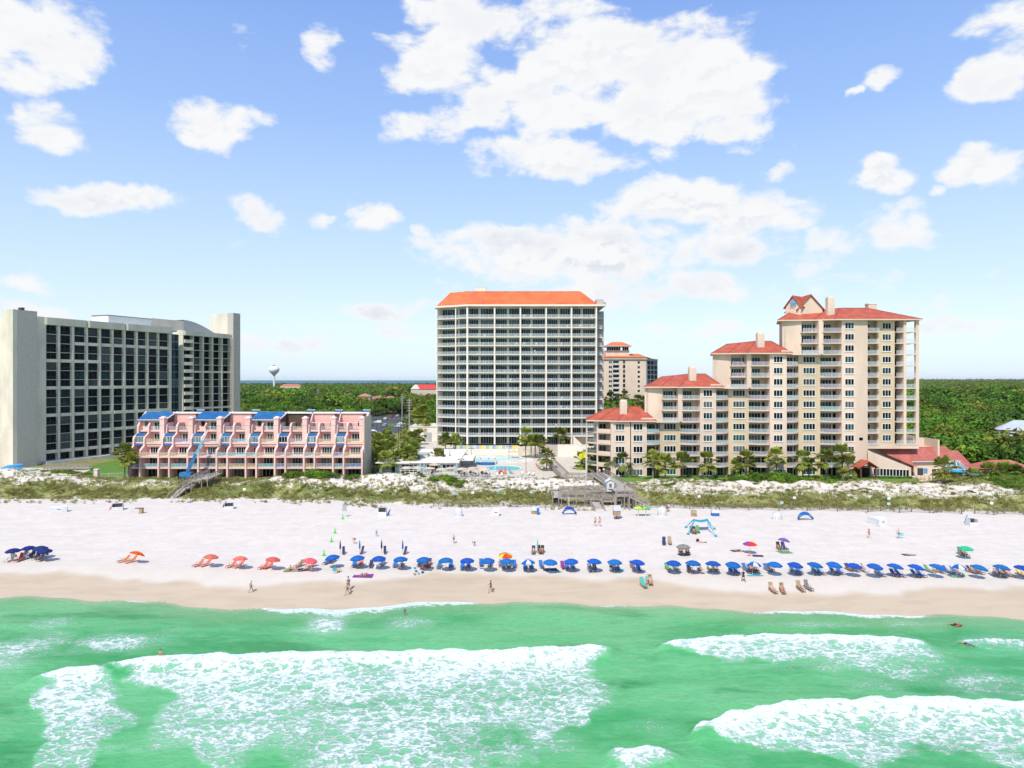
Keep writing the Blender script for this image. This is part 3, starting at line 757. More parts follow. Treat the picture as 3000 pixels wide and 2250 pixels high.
    for (a, b) in (((wx0+.05, 6.0), (wx0+2.75, 3.3)), ((wx0+2.75, 3.3), (wx1-3.5, 2.5))):
        for zz in (.12, 1.02): wr.bar((*a, zz), (*b, zz), .06)
        for j in range(13): u = j/12; wr.box(a[0]+(b[0]-a[0])*u-.02, a[0]+(b[0]-a[0])*u+.02, a[1]+(b[1]-a[1])*u-.02, a[1]+(b[1]-a[1])*u+.02, 0, 1.)
    wrm = wr.mesh('railing')
    for k in range(0, 4):
        o = link('balcony_slab', ws, root, (0, 0, zf(k))); link('railing', wrm, o)
    for k in range(-1, 4):
        z = 0 if k < 0 else zf(k)
        put_window(root, wx0+3.6, 6.0, z+.02, 2.2, 2.2, 2, WHITEM, GDARK, 'balcony_door', -.55, fw=.07)
        put_window(root, wx0+6.6, 4.35, z+.02, 2.0, 2.2, 2, WHITEM, GDARK, 'balcony_door', -.42, fw=.07)
    for x, y in ((wx0+.15, 6.1), (wx0+2.8, 3.4), (wx1-3.4, 2.55)): MB().use(TANP).box(-.17, .17, -.17, .17, 0, zf(4)).build('column', root, (x, y, 0))
    # --- repeating modules: narrow curved balcony, yellow recessed bay, wide curved balcony, pink bay
    mods = [(1895, 1, [1937, 1948, 1984, 1997, 2051, 2060, 2087, 2098]), (2098, 2, [2139, 2152, 2188, 2199, 2255, 2266, 2293, 2305]), (2305, 3, [2346, 2359, 2395, 2410, 2466, 2475, 2502, 2542])]
    for a, ti, (b1, w0, w1, c0, c1, v0, v1, e) in mods:
        low = tiers[ti-1][1]; n = tiers[ti][1]; yy = 1.5
        # below the setback: k < low
        balcony(a, b1, -1, low, .05, yy, 0, 0)
        strip('yellow_bay', b1, c0, -1, low, TANY, yy, zf(low)+.0); wins(w0, w1, -1, low, yy, 4)
        balcony(c0, c1, -1, low, yy, .05, 0, 0)
        # top three storeys of the tier: blind wall, two square balconies
        d0 = a + (c0-a)*.50
        MB().use(TANP).prism([(X(a), 3.2), (RX(a), bk+.02), (X(d0)+6, bk+.02), (X(d0), 2.2)], zf(low), zf(n)-.003).build('blind_wall', root)
        for (p, q) in ((d0, c0-2), (c0+4, c1)):
            x0, x1 = X(p), X(q)
            sm = MB().use(TANP).box(x0-.3, x1, .9 if p == d0 else .0, 3.02, -.24, 0).mesh('balcony_slab')
            ra = [railing_mesh(x1-x0-.1, 1.03, .17, gm) for gm in (RGLASS, RPURP)]
            for k in range(low, n):
                o = link('balcony_slab', sm, root, (0, 0, zf(k))); link('railing', random.choice(ra), o, (x0+.02, 1.0 if p == d0 else .1, 0))
                put_window(root, x0+.3, 2.93, zf(k)+.02, (x1-x0)*.6, 2.2, 4, WHITEM, GTEAL, 'balcony_door', fw=.07)
                if p == d0: put_window(root, x0+(x1-x0)*.6+.6, 2.93, zf(k)+.02, .9, 2.2, 1, WHITEM, GDARK, 'balcony_door', fw=.07)
        # terrace in front of the setback
        MB().use(TANP).box(X(a)+.1, X(c0)-.6, -.4, 3.2, zf(low)-.26, zf(low)+.01).build('terrace', root)
        MB().use(TANP).prism([(X(a)-1.6, -.38), (X(a)-1.6, -.2), (X(a)+3.4, -.2), (X(a)+3.4, -.38)], zf(low), zf(low)+1.05).build('terrace_wall', root)
        rl = railing_mesh(X(c0)-X(a)-4.4, 1.03, .17, RGLASS); link('railing', rl, root, (X(a)+3.6, -.3, zf(low)+.01))
        MB().use(TANP).box(X(c0)-.9, X(c0)+.35, .3, 3.01, zf(low), zf(n)).build('pier', root)
        MB().use(TANP).box(X(c1), X(e), 0, 3.01, 0, zf(n)).build('wall_bay', root); wins(v0, v1, -1, n, 0, 3)
    # --- right hand end
    n = 13
    balcony2 = lambda p, q: None
    for (p, q, op) in ((2542, 2576, 0), (2627, 2647, 0), (2655, 2683, 1)):
        x0, x1 = X(p), X(q); sm = MB().use(TANP).box(x0, x1, -.1, 3.02 if not op else 7, -.24, 0).mesh('balcony_slab')
        ra = [railing_mesh(x1-x0-.04, 1.03, .17, gm) for gm in (RGLASS, RGLASS)]
        for k in range(2, n):
            o = link('balcony_slab', sm, root, (0, 0, zf(k))); link('railing', ra[0], o, (x0+.02, 0, 0))
            if op: link('railing', ra[1], o, (x0+.02, 6.9, 0))
            else: put_window(root, x0+.15, 2.93, zf(k)+.02, (x1-x0)*.62 if p < 2600 else (x1-x0)-.4, 2.2, 2, WHITEM, GTEAL, 'balcony_door', fw=.07)
    MB().use(TANP).box(X(2542), X(2692), 3.02, 6.9, 0, zf(2)-.25).box(X(2542), X(2692), 0, 3.01, zf(2)-1.25, zf(2)-.25).build('wall_bay', root)
    MB().use(TANY).box(X(2576), X(2627), 1.0, 3.01, zf(2)-.24, zf(n)).build('yellow_bay', root); wins(2590, 2616, 2, n, 1.0, 3)
    MB().use(TANP).box(X(2647), X(2655), -.1, 3.01, zf(2)-.24, zf(n)).build('pier', root)
    MB().use(TANP).box(X(2683), X(2692), -.1, .8, zf(2)-.24, zf(n)).box(X(2683), X(2692), 6.2, 7.1, 0, zf(n)).build('pier', root)
    MB().use(TANIN).box(X(2647), X(2657), 3.0, 7.0, 0, zf(n)).build('core_wall', root)
    MB().use(GDARK).box(X(2517), X(2528), -.03, .01, zf(2)+1.0, zf(2)+1.8).build('small_window', root)
    # --- roofs
    def roof(a, e, n, la, peak, yr=6.2, over=.7, hr=0., chim=None):
        z = zf(n); x0, x1 = gx(RP[a]-5, D+2.2)-ox, X(e); xr = RX(a, -6)
        z1 = z + peak
        m = MB().use(RED)
        xm = x0 + (x1-x0)*.32
        pts = [(x0, 2.2, z+.3), (xm-2.5, 1.0, z+.3), (xm+2., -1.1, z+.3), (x1, -1.1, z+.3), (x1, bk+.6, z+.3), (xr, bk+.6, z+.3)]
        tl = (x0+la*.62, yr+1, z+.3+peak*.72); tm = (xm+2.5, yr, z+.3+peak*.80); tr = (xm+6.8, yr, z1); te = (x1-hr, yr, z1)
        vs = pts + [tl, tm, tr, te]
        m.add(vs, [(0,1,7,6),(1,2,8,7),(2,3,9,8),(3,4,9),(4,5,6,7,8,9),(5,0,6)])
        rib = mat('roof_ridge_tile', (.36, .075, .055), .8)
        m.use(rib)
        for i, j in ((0, 6), (1, 7), (2, 8), (6, 7), (7, 8), (8, 9), (3, 9)): m.bar(vs[i], vs[j], .22, .14)
        m.use(TANP).prism([(p[0], p[1]) for p in pts], z-.0, z+.296)
        r = m.build('roof', root)
        if chim:
            cx = X(chim[0]); zz = chim[1]
            c = MB().use(TANP).box(-.95, .95, -.8, .8, 0, zz).use(CONC).box(-.8, .8, -.65, .65, zz, zz+.35)
            link('chimney', c.mesh('chimney'), r, (cx, 3.0, z+peak*.35))
    roof(1724, 1921, 4, 9.5, 3.9, chim=(1831, 4.2), hr=3.4)
    roof(1895, 2118, 7, 9.5, 3.9, chim=(2036, 4.2), hr=3.2)
    roof(2098, 2318, 10, 9.5, 3.9, chim=(2238, 4.4), hr=3.2)
    roof(2305, 2697, 13, 9.5, 4.0, chim=(2446, 5.0), hr=11.5)
    MB().use(TANP).box(0, 2.4, 0, 2, 0, 1.5).use(CONC).box(-.1, 2.5, -.1, 2.1, 1.5, 1.8).build('roof_box', root, (X(2582), 7, zf(13)+3.6))
    # crossed gable with the blue emblem
    gxc, gz0 = X(2369), zf(13)+2.4
    def gabled(cx, cy, hw, L_, h0, h1, ang, nm):
        ca, sa = math.cos(ang), math.sin(ang); T = lambda x, y, z: (cx + x*ca - y*sa, cy + x*sa + y*ca, z)
        w_ = MB().use(TANP).hull2([T(-hw, 0, -2), T(hw, 0, -2), T(hw, 0, h0), T(0, 0, h1), T(-hw, 0, h0)], [T(-hw, L_, -2), T(hw, L_, -2), T(hw, L_, h0), T(0, L_, h1), T(-hw, L_, h0)])
        w_.use(RED); k = .5; dz = (h1-h0)/hw*k
        for s in (-1, 1):
            w_.hull2([T(0, -k, h1+.05), T(s*(hw+k), -k, h0-dz+.05), T(s*(hw+k), -k, h0-dz+.3), T(0, -k, h1+.38)], [T(0, L_, h1+.05), T(s*(hw+k), L_, h0-dz+.05), T(s*(hw+k), L_, h0-dz+.3), T(0, L_, h1+.38)])
        return w_.build(nm, root, (gxc-.6, 0, gz0))
    gabled(3.0, 4.6, 3.4, 9, 1.2, 4.9, 0, 'gable')
    go = gabled(-1.4, 5.6, 2.2, 6.5, 2.0, 4.7, -.85, 'gable')
    em = MB().use(mat('emblem_blue', (.02, .30, .62), .4))
    for i in range(3):
        x = -3.3 + i*.55; z = 2.5
        em.add([(x, 0, z-.9), (x+.28, 0, z-.9), (x+.95, 0, z), (x+.28, 0, z+.9), (x, 0, z+.9), (x+.62, 0, z)], [(0, 1, 2, 5), (5, 2, 3, 4)])
    eo = link('emblem', em.mesh('emblem'), go, (-.15, 3.45, .35)); eo.rotation_euler = (0, 0, -.85)
    return root
stepped_condo()

# ============================================================ pink terraced apartments with blue tiles
def pink_block():
    D = 191.; ox, oz = gx(380, D), 4.4; root = thing('terraced_apartments', 'low pink terraced apartment block with blue tile roofs and white chimneys', 'building', (ox, D, oz))
    X = lambda px, d=0: gx(px, D+d) - ox
    L1, L2, L3, L4, ZE, ZR = 2.95, 5.95, 9.4, 12.6, 15.5, 17.5
    V3, V4 = 2.4, 4.8
    U = (gx(1061, D) - gx(380, D))/8; NB = U*.365; bk = 10.
    W = 8*U
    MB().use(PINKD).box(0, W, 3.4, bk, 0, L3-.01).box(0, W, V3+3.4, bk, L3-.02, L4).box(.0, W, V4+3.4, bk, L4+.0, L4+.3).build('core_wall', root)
    MB().use(PINK).box(0, W, bk-.4, bk, L4, ZR-.5).build('rear_wall', root)
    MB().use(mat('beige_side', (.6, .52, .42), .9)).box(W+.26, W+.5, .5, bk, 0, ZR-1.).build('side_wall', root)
    for lv, z, y0 in (('slab', L1, 0), ('slab', L2, -.25), ('slab', L3, V3-.1), ('slab', L4, V4-.1)):
        MB().use(PINK).box(-.1, W+.2, y0, y0+3.6, z-.42, z).build('floor_slab', root)
    def fin(x, last=False):
        m = MB().use(PINK)
        o = [(-.35, 0), (-.35, L2+1.0), (-.1, L2+1.5), (V3-.6, L3-.9), (V3-.6, L3+1.0), (V3-.2, L3+1.5), (V4-.7, L4-.9), (V4-.7, L4+1.1), (V4, L4+1.7)]
        if last: o += [(V4+.2, ZE), (V4+3.9, ZR+.1), (bk, ZR+.1), (bk, 0)]
        else: o += [(V4+.3, L4+2.0), (V4+3.4, L4+2.0), (V4+3.4, 0)]
        m.hull2([(x-.22, a, b) for a, b in o], [(x+.22, a, b) for a, b in o])
        # pale coping on the sloping edges
        m.use(PINKL)
        for i in (2, 5): m.bar((x, o[i][0]-.03, o[i][1]+.03), (x, o[i+1][0]-.03, o[i+1][1]+.03), .52, .12)
        m.build('fin_wall', root)
    dr = {}
    fur = []
    rl_n = {g.name: railing_mesh(NB-.46, 1.0, 0, g, 1.1) for g in RTINT}; rl_w = {g.name: railing_mesh(U-NB-.46, 1.0, 0, g, 1.6) for g in RTINT}
    clad = mat('brown_cladding', (.10, .065, .045), .8)
    for i in range(8):
        x0 = U*i; x1 = x0+NB; x2 = x0+U
        fin(x0, i == 0); fin(x1)
        for (a, b, wide) in ((x0, x1, 0), (x1, x2, 1)):
            w_ = b-a-.44; g = lambda: random.choice(RTINT)
            rmap = rl_w if wide else rl_n
            # ground, first, second storeys
            put_window(root, a+.5, 3.3, .02, w_-.6, 2.3, 4 if wide else 2, WHITEM, GDARK if (i+wide) % 3 else GPALE, 'balcony_door', fw=.07)
            put_window(root, a+.5+(.3 if wide else 0), 3.3, L1+.02, w_-.7-(.6 if wide else 0), 2.2, 4 if wide else 2, WHITE, random.choice([GTEAL, GPALE]), 'balcony_door', fw=.08)
            link('railing', rmap[g().name], root, (a+.23, .05, L1)); link('railing', rmap[g().name], root, (a+.23, -.18, L2))
            put_window(root, a+.6+(.5 if wide else .2), 3.3, L2+.02, w_-1.3-(.5 if wide else 0), 2.1, 4 if wide else 2, WHITE, random.choice([GTEAL, GDARK]), 'balcony_door', fw=.08)
            if wide:
                MB().use(PINK).box(a+.22, b-.22, 2.6, 3.4, L2+2.35, L2+3.05).build('lintel', root)
                MB().use(DARKM).box(a+.6, b-.5, V3+.9-.02, V3+1.2, L3-1.0+.0, L3-.45).build('vent_slot', root)
                link('railing', rmap[g().name], root, (a+.23, V3, L3))
                put_window(root, a+.9, V3+3.3, L3+.02, w_-1.5, 2.1, 4, WHITE, random.choice([GTEAL, GDARK]), 'balcony_door', fw=.08)
            else:      # blue-tiled sun room on the third storey
                m = MB().use(BLUET).add([(a+.22, V3-.1, L3+1.75), (b-.22, V3-.1, L3+1.75), (b-.22, V3+1.0, L4-.75), (a+.22, V3+1.0, L4-.75)], [(0, 1, 2, 3)])
                m.build('sunroom_roof', root)
                MB().use(BLUET).add([(a+.22, V3-.7, L3-.62), (b-.22, V3-.7, L3-.62), (b-.22, V3-.1, L3-.2), (a+.22, V3-.1, L3-.2)], [(0, 1, 2, 3)]).build('tiled_apron', root)
                put_window(root, a+.25, V3+.0, L3+.0, w_-.06, 1.65, 3, WHITE, GDARK if i == 5 else GPALE, 'sunroom_window', fw=.08)
        # top storey
        cx = x2 - .9                                   # chimney stack at the right of each unit
        m = MB().use(PINK).box(cx-.62, cx+.62, V4-1.3, V4+.6, L3, ZE+.3).use(PINKL).box(cx-.75, cx+.75, V4-1.45, V4+.75, ZE+.3, ZE+.5)
        m.add([(cx-.75, V4-1.45, ZE+.5), (cx+.75, V4-1.45, ZE+.5), (cx+.75, V4+.75, ZE+.5), (cx-.75, V4+.75, ZE+.5), (cx-.25, V4-.6, ZE+.95), (cx+.25, V4-.6, ZE+.95), (cx+.25, V4, ZE+.95), (cx-.25, V4, ZE+.95)], [(0,1,5,4),(1,2,6,5),(2,3,7,6),(3,0,4,7),(4,5,6,7)])
        m.box(cx-.72, cx+.72, V4-1.4, V4+.7, L4+1.5, L4+1.62).build('chimney', root)
        if i in (0, 2, 4):
            MB().use(PINK).box(x0+.22, x2-1.6, V4+.9, V4+1.2, L4, ZE).build('top_wall', root)
            rx0 = x0-.3; rx1 = x2+.2
            r = MB().use(BLUET).add([(rx0, V4-.3, ZE), (rx1-.5, V4-.3, ZE), (rx1+.6, V4+3.9, ZR), (rx0+.4, V4+3.9, ZR)], [(0, 1, 2, 3)])
            r.use(PINKL).bar((rx1-.4, V4-.3, ZE+.03), (rx1+.7, V4+3.9, ZR+.03), .3, .2).bar((rx0, V4-.3, ZE-.08), (rx1-.5, V4-.3, ZE-.08), .12, .2)
            r.build('roof', root)
            put_window(root, x0+1.0, V4+.86, L4+.9, 1.3, 1.6, 1, PINKL, GPALE if i == 0 else GTEAL); put_window(root, x1+.9, V4+.86, L4+.02, 2.7, 2.2, 3, WHITE, GTEAL, 'balcony_door')
            link('railing', rl_w['railing_glass'], root, (x1+.23, V4, L4))
            MB().use(PINKL).box(x0+.2, x2, bk-1.2, bk-.41, ZR-.25, ZR-.02).build('roof_deck', root)
        else:
            back = clad if i == 5 else PINKD
            MB().use(back).box(x0+.22, x2-1.6, V4+3.6, V4+3.9, L4+.3, ZR-.5).build('top_wall', root)
            MB().use(WHITE).box(x0, x2+.2, V4+3.2, bk, ZR-.5, ZR-.1).build('roof_deck', root)
            s = MB().use(PINK).hull2([(x2+.0, V4+.3, L4), (x2+.0, V4+.3, L4+1.7), (x2+.0, V4+3.7, ZR), (x2+.0, V4+3.7, L4)], [(x2+.25, V4+.3, L4), (x2+.25, V4+.3, L4+1.7), (x2+.25, V4+3.7, ZR), (x2+.25, V4+3.7, L4)])
            s.build('side_slope_wall', root)
            link('railing', rl_n['railing_glass'], root, (x0+.23, V4, L4)); link('railing', rl_w[RTINT[1].name if i == 5 else 'railing_glass'], root, (x1+.23, V4, L4))
            put_window(root, x2-3.1, V4+3.56, L4+.9, .8, 1.4 if i > 5 else .9, 1, WHITE, GDARK)
            if i in (6, 7): MB().use(PINKL).box(x0+.2, x2-1.5, V4+1.2, V4+1.45, L4+1.9, L4+2.1).build('cross_beam', root)
            mm = MB().use(BLUET).add([(x2-1.9, V4+3.2, ZR-.05), (x2+.1, V4+3.2, ZR-.05), (x2+.4, V4+4.8, ZR+.35), (x2-1.6, V4+4.8, ZR+.35)], [(0, 1, 2, 3)]).use(WHITE).bar((x2-1.8, V4+4.8, ZR+.45), (x2+.4, V4+4.8, ZR+.45), .15)
            mm.build('roof_hatch', root)
    fin(W, True)
    return root, ox, D, oz, U, NB, (L1, L2, L3, L4), (V3, V4)
PB = pink_block()

# ============================================================ the long concrete hotel on the left
def hotel():
    O = Vector((-145.6, 223, 4.4)); a = math.atan2(.9292, .3697)
    root = thing('hotel_building', 'long cream concrete hotel slab with a deep grid of dark windows', 'building', tuple(O), a)
    # local frame: +x runs along the front (away from the sea), -y is outwards from the front
    def U(px):
        k = (px-1500)/F; return (145.6 + 223*k)/(.3697 - .9292*k)
    S = .32550; E = [(415,515),(545,640),(672,768),(795,885),(912,998),(1025,1105),(1133,1215),(1243,1315),(1340,1415),(1435,1515)]
    E2 = [(1750,1825),(1840,1910),(1925,1995),(2010,2078)]
    us = [(U(p*S), U(q*S)) for p, q in E]; us2 = [(U(p*S), U(q*S)) for p, q in E2]
    z0 = 5.4-4.4; fh = 2.865; zt = 48.1-4.4; top = 50.2-4.4
    fz = [zt - fh*i for i in range(15)]          # ceilings of storeys 1..14 from the top, fz[14] = top of ground floor
    e1 = U(1545*S); g1 = U(1640*S); b1 = U(1738*S); end = U(2085*S); fin_ = U(2168*S) - 1.0
    dep = .95; bk = 19.
    MB().use(STUCCO).box(-4.9, e1, dep, bk, 0, top-.2).box(e1, end, dep+1.6, bk, 0, top-2.0).build('core_wall', root)
    MB().use(STUCCO).box(-4.3, us[0][0]-.05, -.1, dep+.02, 0, top+.25).build('end_pier', root)
    # parapet in shallow planes
    for (p, q, o_) in ((us[0][0]-.6, us[2][1]+.6, 0), (us[2][1]+.6, us[6][0]-.4, -.25), (us[6][0]-.4, e1, -.5)):
        MB().use(STUCCO).prism([(p, o_-.1), (p+.6, o_-.45), (q-.6, o_-.45), (q, o_-.1), (q, dep+.03), (p, dep+.03)], fz[0], top+.2).build('parapet', root)
    allc = [(u, 0) for u in us]
    # piers between the bays, with narrower fronts
    for i in range(len(us)):
        p = us[i][1]; q = us[i+1][0] if i+1 < len(us) else e1
        MB().use(CONC).prism([(p, dep+.01), (p+.25, -.15), (q-.2, -.15), (q, dep+.01)], 0, fz[0]+.002).build('pier', root)
    thick = {0:(4,7,10,14),1:(4,7,10,14),2:(2,4,7,10,12,14),3:(2,4,7,10,12,14)}
    for i, (p, q) in enumerate(us):
        th = thick.get(i, (2, 7, 10, 12, 14)); w_ = q-p
        thin = MB().use(CONC).box(p-.02, q+.02, -.12, dep, -.08, .05).mesh('floor_slab'); band = MB().use(CONC).box(p-.02, q+.02, -.30, dep, -.28, .72).mesh('floor_band')
        col = DARKM
        bar = MB().use(col).box(p+.05, q-.05, -.1, -.04, .98, 1.05)
        for j in range(9): bar.box(p+.05+j*(w_-.1)/8-.015, p+.05+j*(w_-.1)/8+.015, -.09, -.05, .05, .98)
        barm = bar.mesh('railing')
        for f in range(14):
            zc = fz[f]; zb = fz[f+1]; isb = (f+1) in th
            link('floor_band' if isb else 'floor_slab', band if isb else thin, root, (0, 0, zb))
            o = put_window(root, p+.02, dep-.35, zb+(.72 if isb else .06), w_-.04, fh-(.85 if isb else .2), 2, DARKM, GTEAL if random.random() < .12 else GDARK, fw=.05)
            if i == 0 and not isb: link('railing', barm, root, (0, 0, zb))
            elif not isb and f % 2 == 0: link('railing', barm, root, (0, 0, zb))
        put_window(root, p+.1, dep-.1, z0+.1, w_-.2, 2.3, 2, DARKM, GDARK)
    # patio kerb at the foot of the rooms
    MB().use(CONC).box(-2, e1, -2.4, dep, 0, z0).build('patio_terrace', root)
    # tall glass shaft
    MB().use(CONC).box(e1-.02, e1+.5, 1.0, dep+1.7, 0, top-1.8).build('pier', root)
    for f in range(14): put_window(root, e1+.55, dep+.9, fz[f+1], g1-e1-.6, fh, 2, GREYM, GTEAL, fw=.07)
    # bulging balcony stack
    bs = MB().use(STUCCO).prism([(g1+.1, dep+1.0), (g1+.6, -.6), (b1-.8, -.9), (b1, 0), (b1, dep+1.0)], -.25, 1.0).mesh('balcony_front')
    for f in range(14):
        link('balcony_front', bs, root, (0, 0, fz[f+1])); put_window(root, g1+.3, dep+.6, fz[f+1]+1.0, b1-g1-.5, fh-1.2, 2, DARKM, GDARK)
    MB().use(STUCCO).box(g1+.05, g1+.4, -.3, dep+1.7, 0, top-.4).box(b1-.2, b1+.15, -.2, dep+1.7, 0, top-.6).build('pier', root)
    MB().use(STUCCO).prism([(g1, -.4), (g1+.8, -.9), (b1, -.6), (us2[3][0], -.3), (end, .2), (end, dep+1.7), (g1, dep+1.7)], fz[0]-.2, top-.6).build('parapet', root)
    for i, (p, q) in enumerate(us2):
        w_ = q-p; thin = MB().use(CONC).box(p-.1, q+.1, .1, dep+1.6, -.12, .06).mesh('floor_slab'); band = MB().use(CONC).box(p-.1, q+.1, -.02, dep+1.6, -.2, .5).mesh('floor_band')
        MB().use(CONC).box(q-.02, q+.42, -.15, dep+1.65, 0, fz[0]).build('pier', root)
        for f in range(14):
            isb = f in (4, 9); link('floor_band' if isb else 'floor_slab', band if isb else thin, root, (0, 0, fz[f+1])) 
            put_window(root, p+.02, dep+.9, fz[f+1]+(.5 if isb else .06), w_-.04, fh-(.7 if isb else .2), 2, DARKM, GDARK, fw=.06)
    # end towers
    tz = gz(934, 312) - 4.4
    MB().use(CONCG).box(end+.3, fin_, -.6, 2.5, 0, tz+1.1).build('end_tower', root)
    MB().use(STUCCO).box(end+.32, fin_-.1, 2.51, 12, 0, tz+.8).build('end_tower', root)
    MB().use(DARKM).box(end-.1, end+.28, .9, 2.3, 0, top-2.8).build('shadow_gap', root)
    # near stair tower and its dark slot
    MB().use(CONCG).box(-10.9, -4.92, -2.3, 2.4, 0, gz(909, 214)-4.4).build('stair_tower_front', root)
    MB().use(STUCCO).box(-12.2, -10.92, -2.31, 2.42, 0, gz(909, 214)-4.4+.02).build('stair_tower', root)
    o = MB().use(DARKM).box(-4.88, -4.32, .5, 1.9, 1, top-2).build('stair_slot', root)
    for f in range(14): link('slot_panel', MB().use(CONC).box(-4.9, -4.33, .35, .55, 0, 1.1).mesh('slot_panel'), root, (0, 0, fz[f+1]-.6))
    MB().use(DARKM).box(-9, -8, -1.2, .2, 0, .9).build('roof_fan', root, (0, 0, gz(909, 214)-4.4))
    # blind end walls facing the sea
    MB().use(STUCCO).box(-11.6, -4.9, 2.43, 16, 0, gz(930, 214)-4.4).build('end_wall', root)
    # roof-top volumes
    MB().use(WHITE).box(26, 44, 6, 14, 0, 3.4).use(DARKM).box(25.8, 44.2, 5.8, 14.2, 3.4, 3.6).build('plant_room', root, (0, 0, top-.2))
    MB().use(STUCCO).box(45, 60, 7, 15, 0, 4.2).build('plant_room', root, (0, 0, top-.4))
    m = MB().use(GREYM); n = 10
    L = [(60 + 17*i/n, 4.6*math.cos(i/n*PI/2)) for i in range(n+1)]
    for i in range(n): (xa, za), (xb, zb) = L[i], L[i+1]; m.add([(xa, 7, za), (xb, 7, zb), (xb, 15, zb), (xa, 15, za)], [(0, 1, 2, 3)]).add([(xa, 7, -1), (xb, 7, -1), (xb, 7, zb), (xa, 7, za)], [(0, 1, 2, 3)])
    m.build('curved_roof', root, (0, 0, top-.3))
    return root
hotel()
# ------------------------------------------------------------ plants
def leaf_mat(name, c1, c2, c3):
    m = bpy.data.materials.new(name); m.use_nodes = True; t = NT(m.node_tree); b = t.n['Principled BSDF']
    g = t.new('ShaderNodeNewGeometry'); P = g.outputs['Position']; oi = t.new('ShaderNodeObjectInfo'); r = oi.outputs['Random']
    c = t.mix(t.smooth(t.noise(P, .55, 3, .6), .35, .65), c1, c2)
    c = t.mix(t.smooth(r, .45, 1., 0, .9), c, c3)
    hs = t.new('ShaderNodeHueSaturation'); t.put(hs.inputs['Value'], t.math('MULTIPLY_ADD', t.math('FRACT', t.math('MULTIPLY', r, 9.7)), .8, .62)); t.put(hs.inputs['Color'], c)
    t.put(hs.inputs['Hue'], t.math('MULTIPLY_ADD', t.math('FRACT', t.math('MULTIPLY', r, 23.1)), .03, .485))
    t.l.new(hs.outputs[0], b.inputs['Base Color']); b.inputs['Roughness'].default_value = .6; b.inputs['Specular IOR Level'].default_value = .25
    tr = t.new('ShaderNodeBsdfTranslucent'); t.l.new(hs.outputs[0], tr.inputs[0]); mx = t.new('ShaderNodeMixShader'); mx.inputs[0].default_value = .25
    t.l.new(b.outputs[0], mx.inputs[1]); t.l.new(tr.outputs[0], mx.inputs[2]); t.l.new(mx.outputs[0], t.n['Material Output'].inputs[0])
    return m
LEAF = leaf_mat('oak_leaves', (.060, .145, .010), (.14, .25, .018), (.05, .12, .012))
LEAFY = leaf_mat('dune_shrub_leaves', (.085, .185, .010), (.19, .29, .022), (.08, .19, .014))
LEAFO = leaf_mat('olive_leaves', (.12, .16, .018), (.22, .23, .035), (.24, .19, .03))
PALM = leaf_mat('palm_fronds', (.16, .21, .025), (.31, .34, .06), (.21, .26, .035))
BARK = mat('bark', (.16, .12, .09), .95, .2, 3)
GRASSB = leaf_mat('dune_grass_blades', (.24, .25, .06), (.38, .33, .14), (.18, .21, .04))
def crown_mesh(name, seed, n=34, per=34, r=(1., 1., .62), leaf=.17, m=LEAF, low=-.25):
    R = random.Random(seed); mb = MB().use(m)
    for i in range(n):
        a = R.uniform(0, 2*PI); e = math.asin(R.uniform(low, 1)); q = R.uniform(.55, .95)
        c = Vector((math.cos(a)*math.cos(e)*r[0]*q, math.sin(a)*math.cos(e)*r[1]*q, math.sin(e)*r[2]*q)); cr = R.uniform(.20, .38)
        for k in range(per):
            d = Vector((R.gauss(0, 1), R.gauss(0, 1), R.gauss(0, 1) + .35)).normalized(); p = c + d*cr*R.uniform(.75, 1.0)
            nrm = (d + Vector((R.uniform(-.6, .6), R.uniform(-.6, .6), R.uniform(-.3, .6)))).normalized()
            u = nrm.orthogonal().normalized(); v = nrm.cross(u); an = R.uniform(0, PI); u, v = u*math.cos(an)+v*math.sin(an), v*math.cos(an)-u*math.sin(an)
            s = leaf*R.uniform(.6, 1.2)
            mb.add([p - u*s*.6, p - v*s*.35, p + u*s*.6, p + v*s*.35], [(0, 1, 2, 3)])
    return mb.mesh(name)
CROWNS = [crown_mesh('crown', i, n=30+3*i, per=30, m=LEAF) for i in range(4)]
CROWNY = [crown_mesh('crown', 20+i, n=30, per=30, m=LEAFY, r=(1, 1, .5), low=-.05) for i in range(3)]
CROWNO = [crown_mesh('crown', 30+i, n=28, per=28, m=LEAFO, r=(1, 1, .6)) for i in range(2)]
def trunk_mesh(seed):
    R = random.Random(seed); mb = MB().use(BARK); mb.tube((0, 0, -.4), (0.03, .02, .55), .055, .04)
    for k in range(4): a = k*1.6 + R.random(); mb.tube((.03, .02, .5), (.4*math.cos(a), .4*math.sin(a), .95), .03, .012, 5)
    return mb.mesh('trunk')
TRUNKS = [trunk_mesh(i) for i in range(2)]
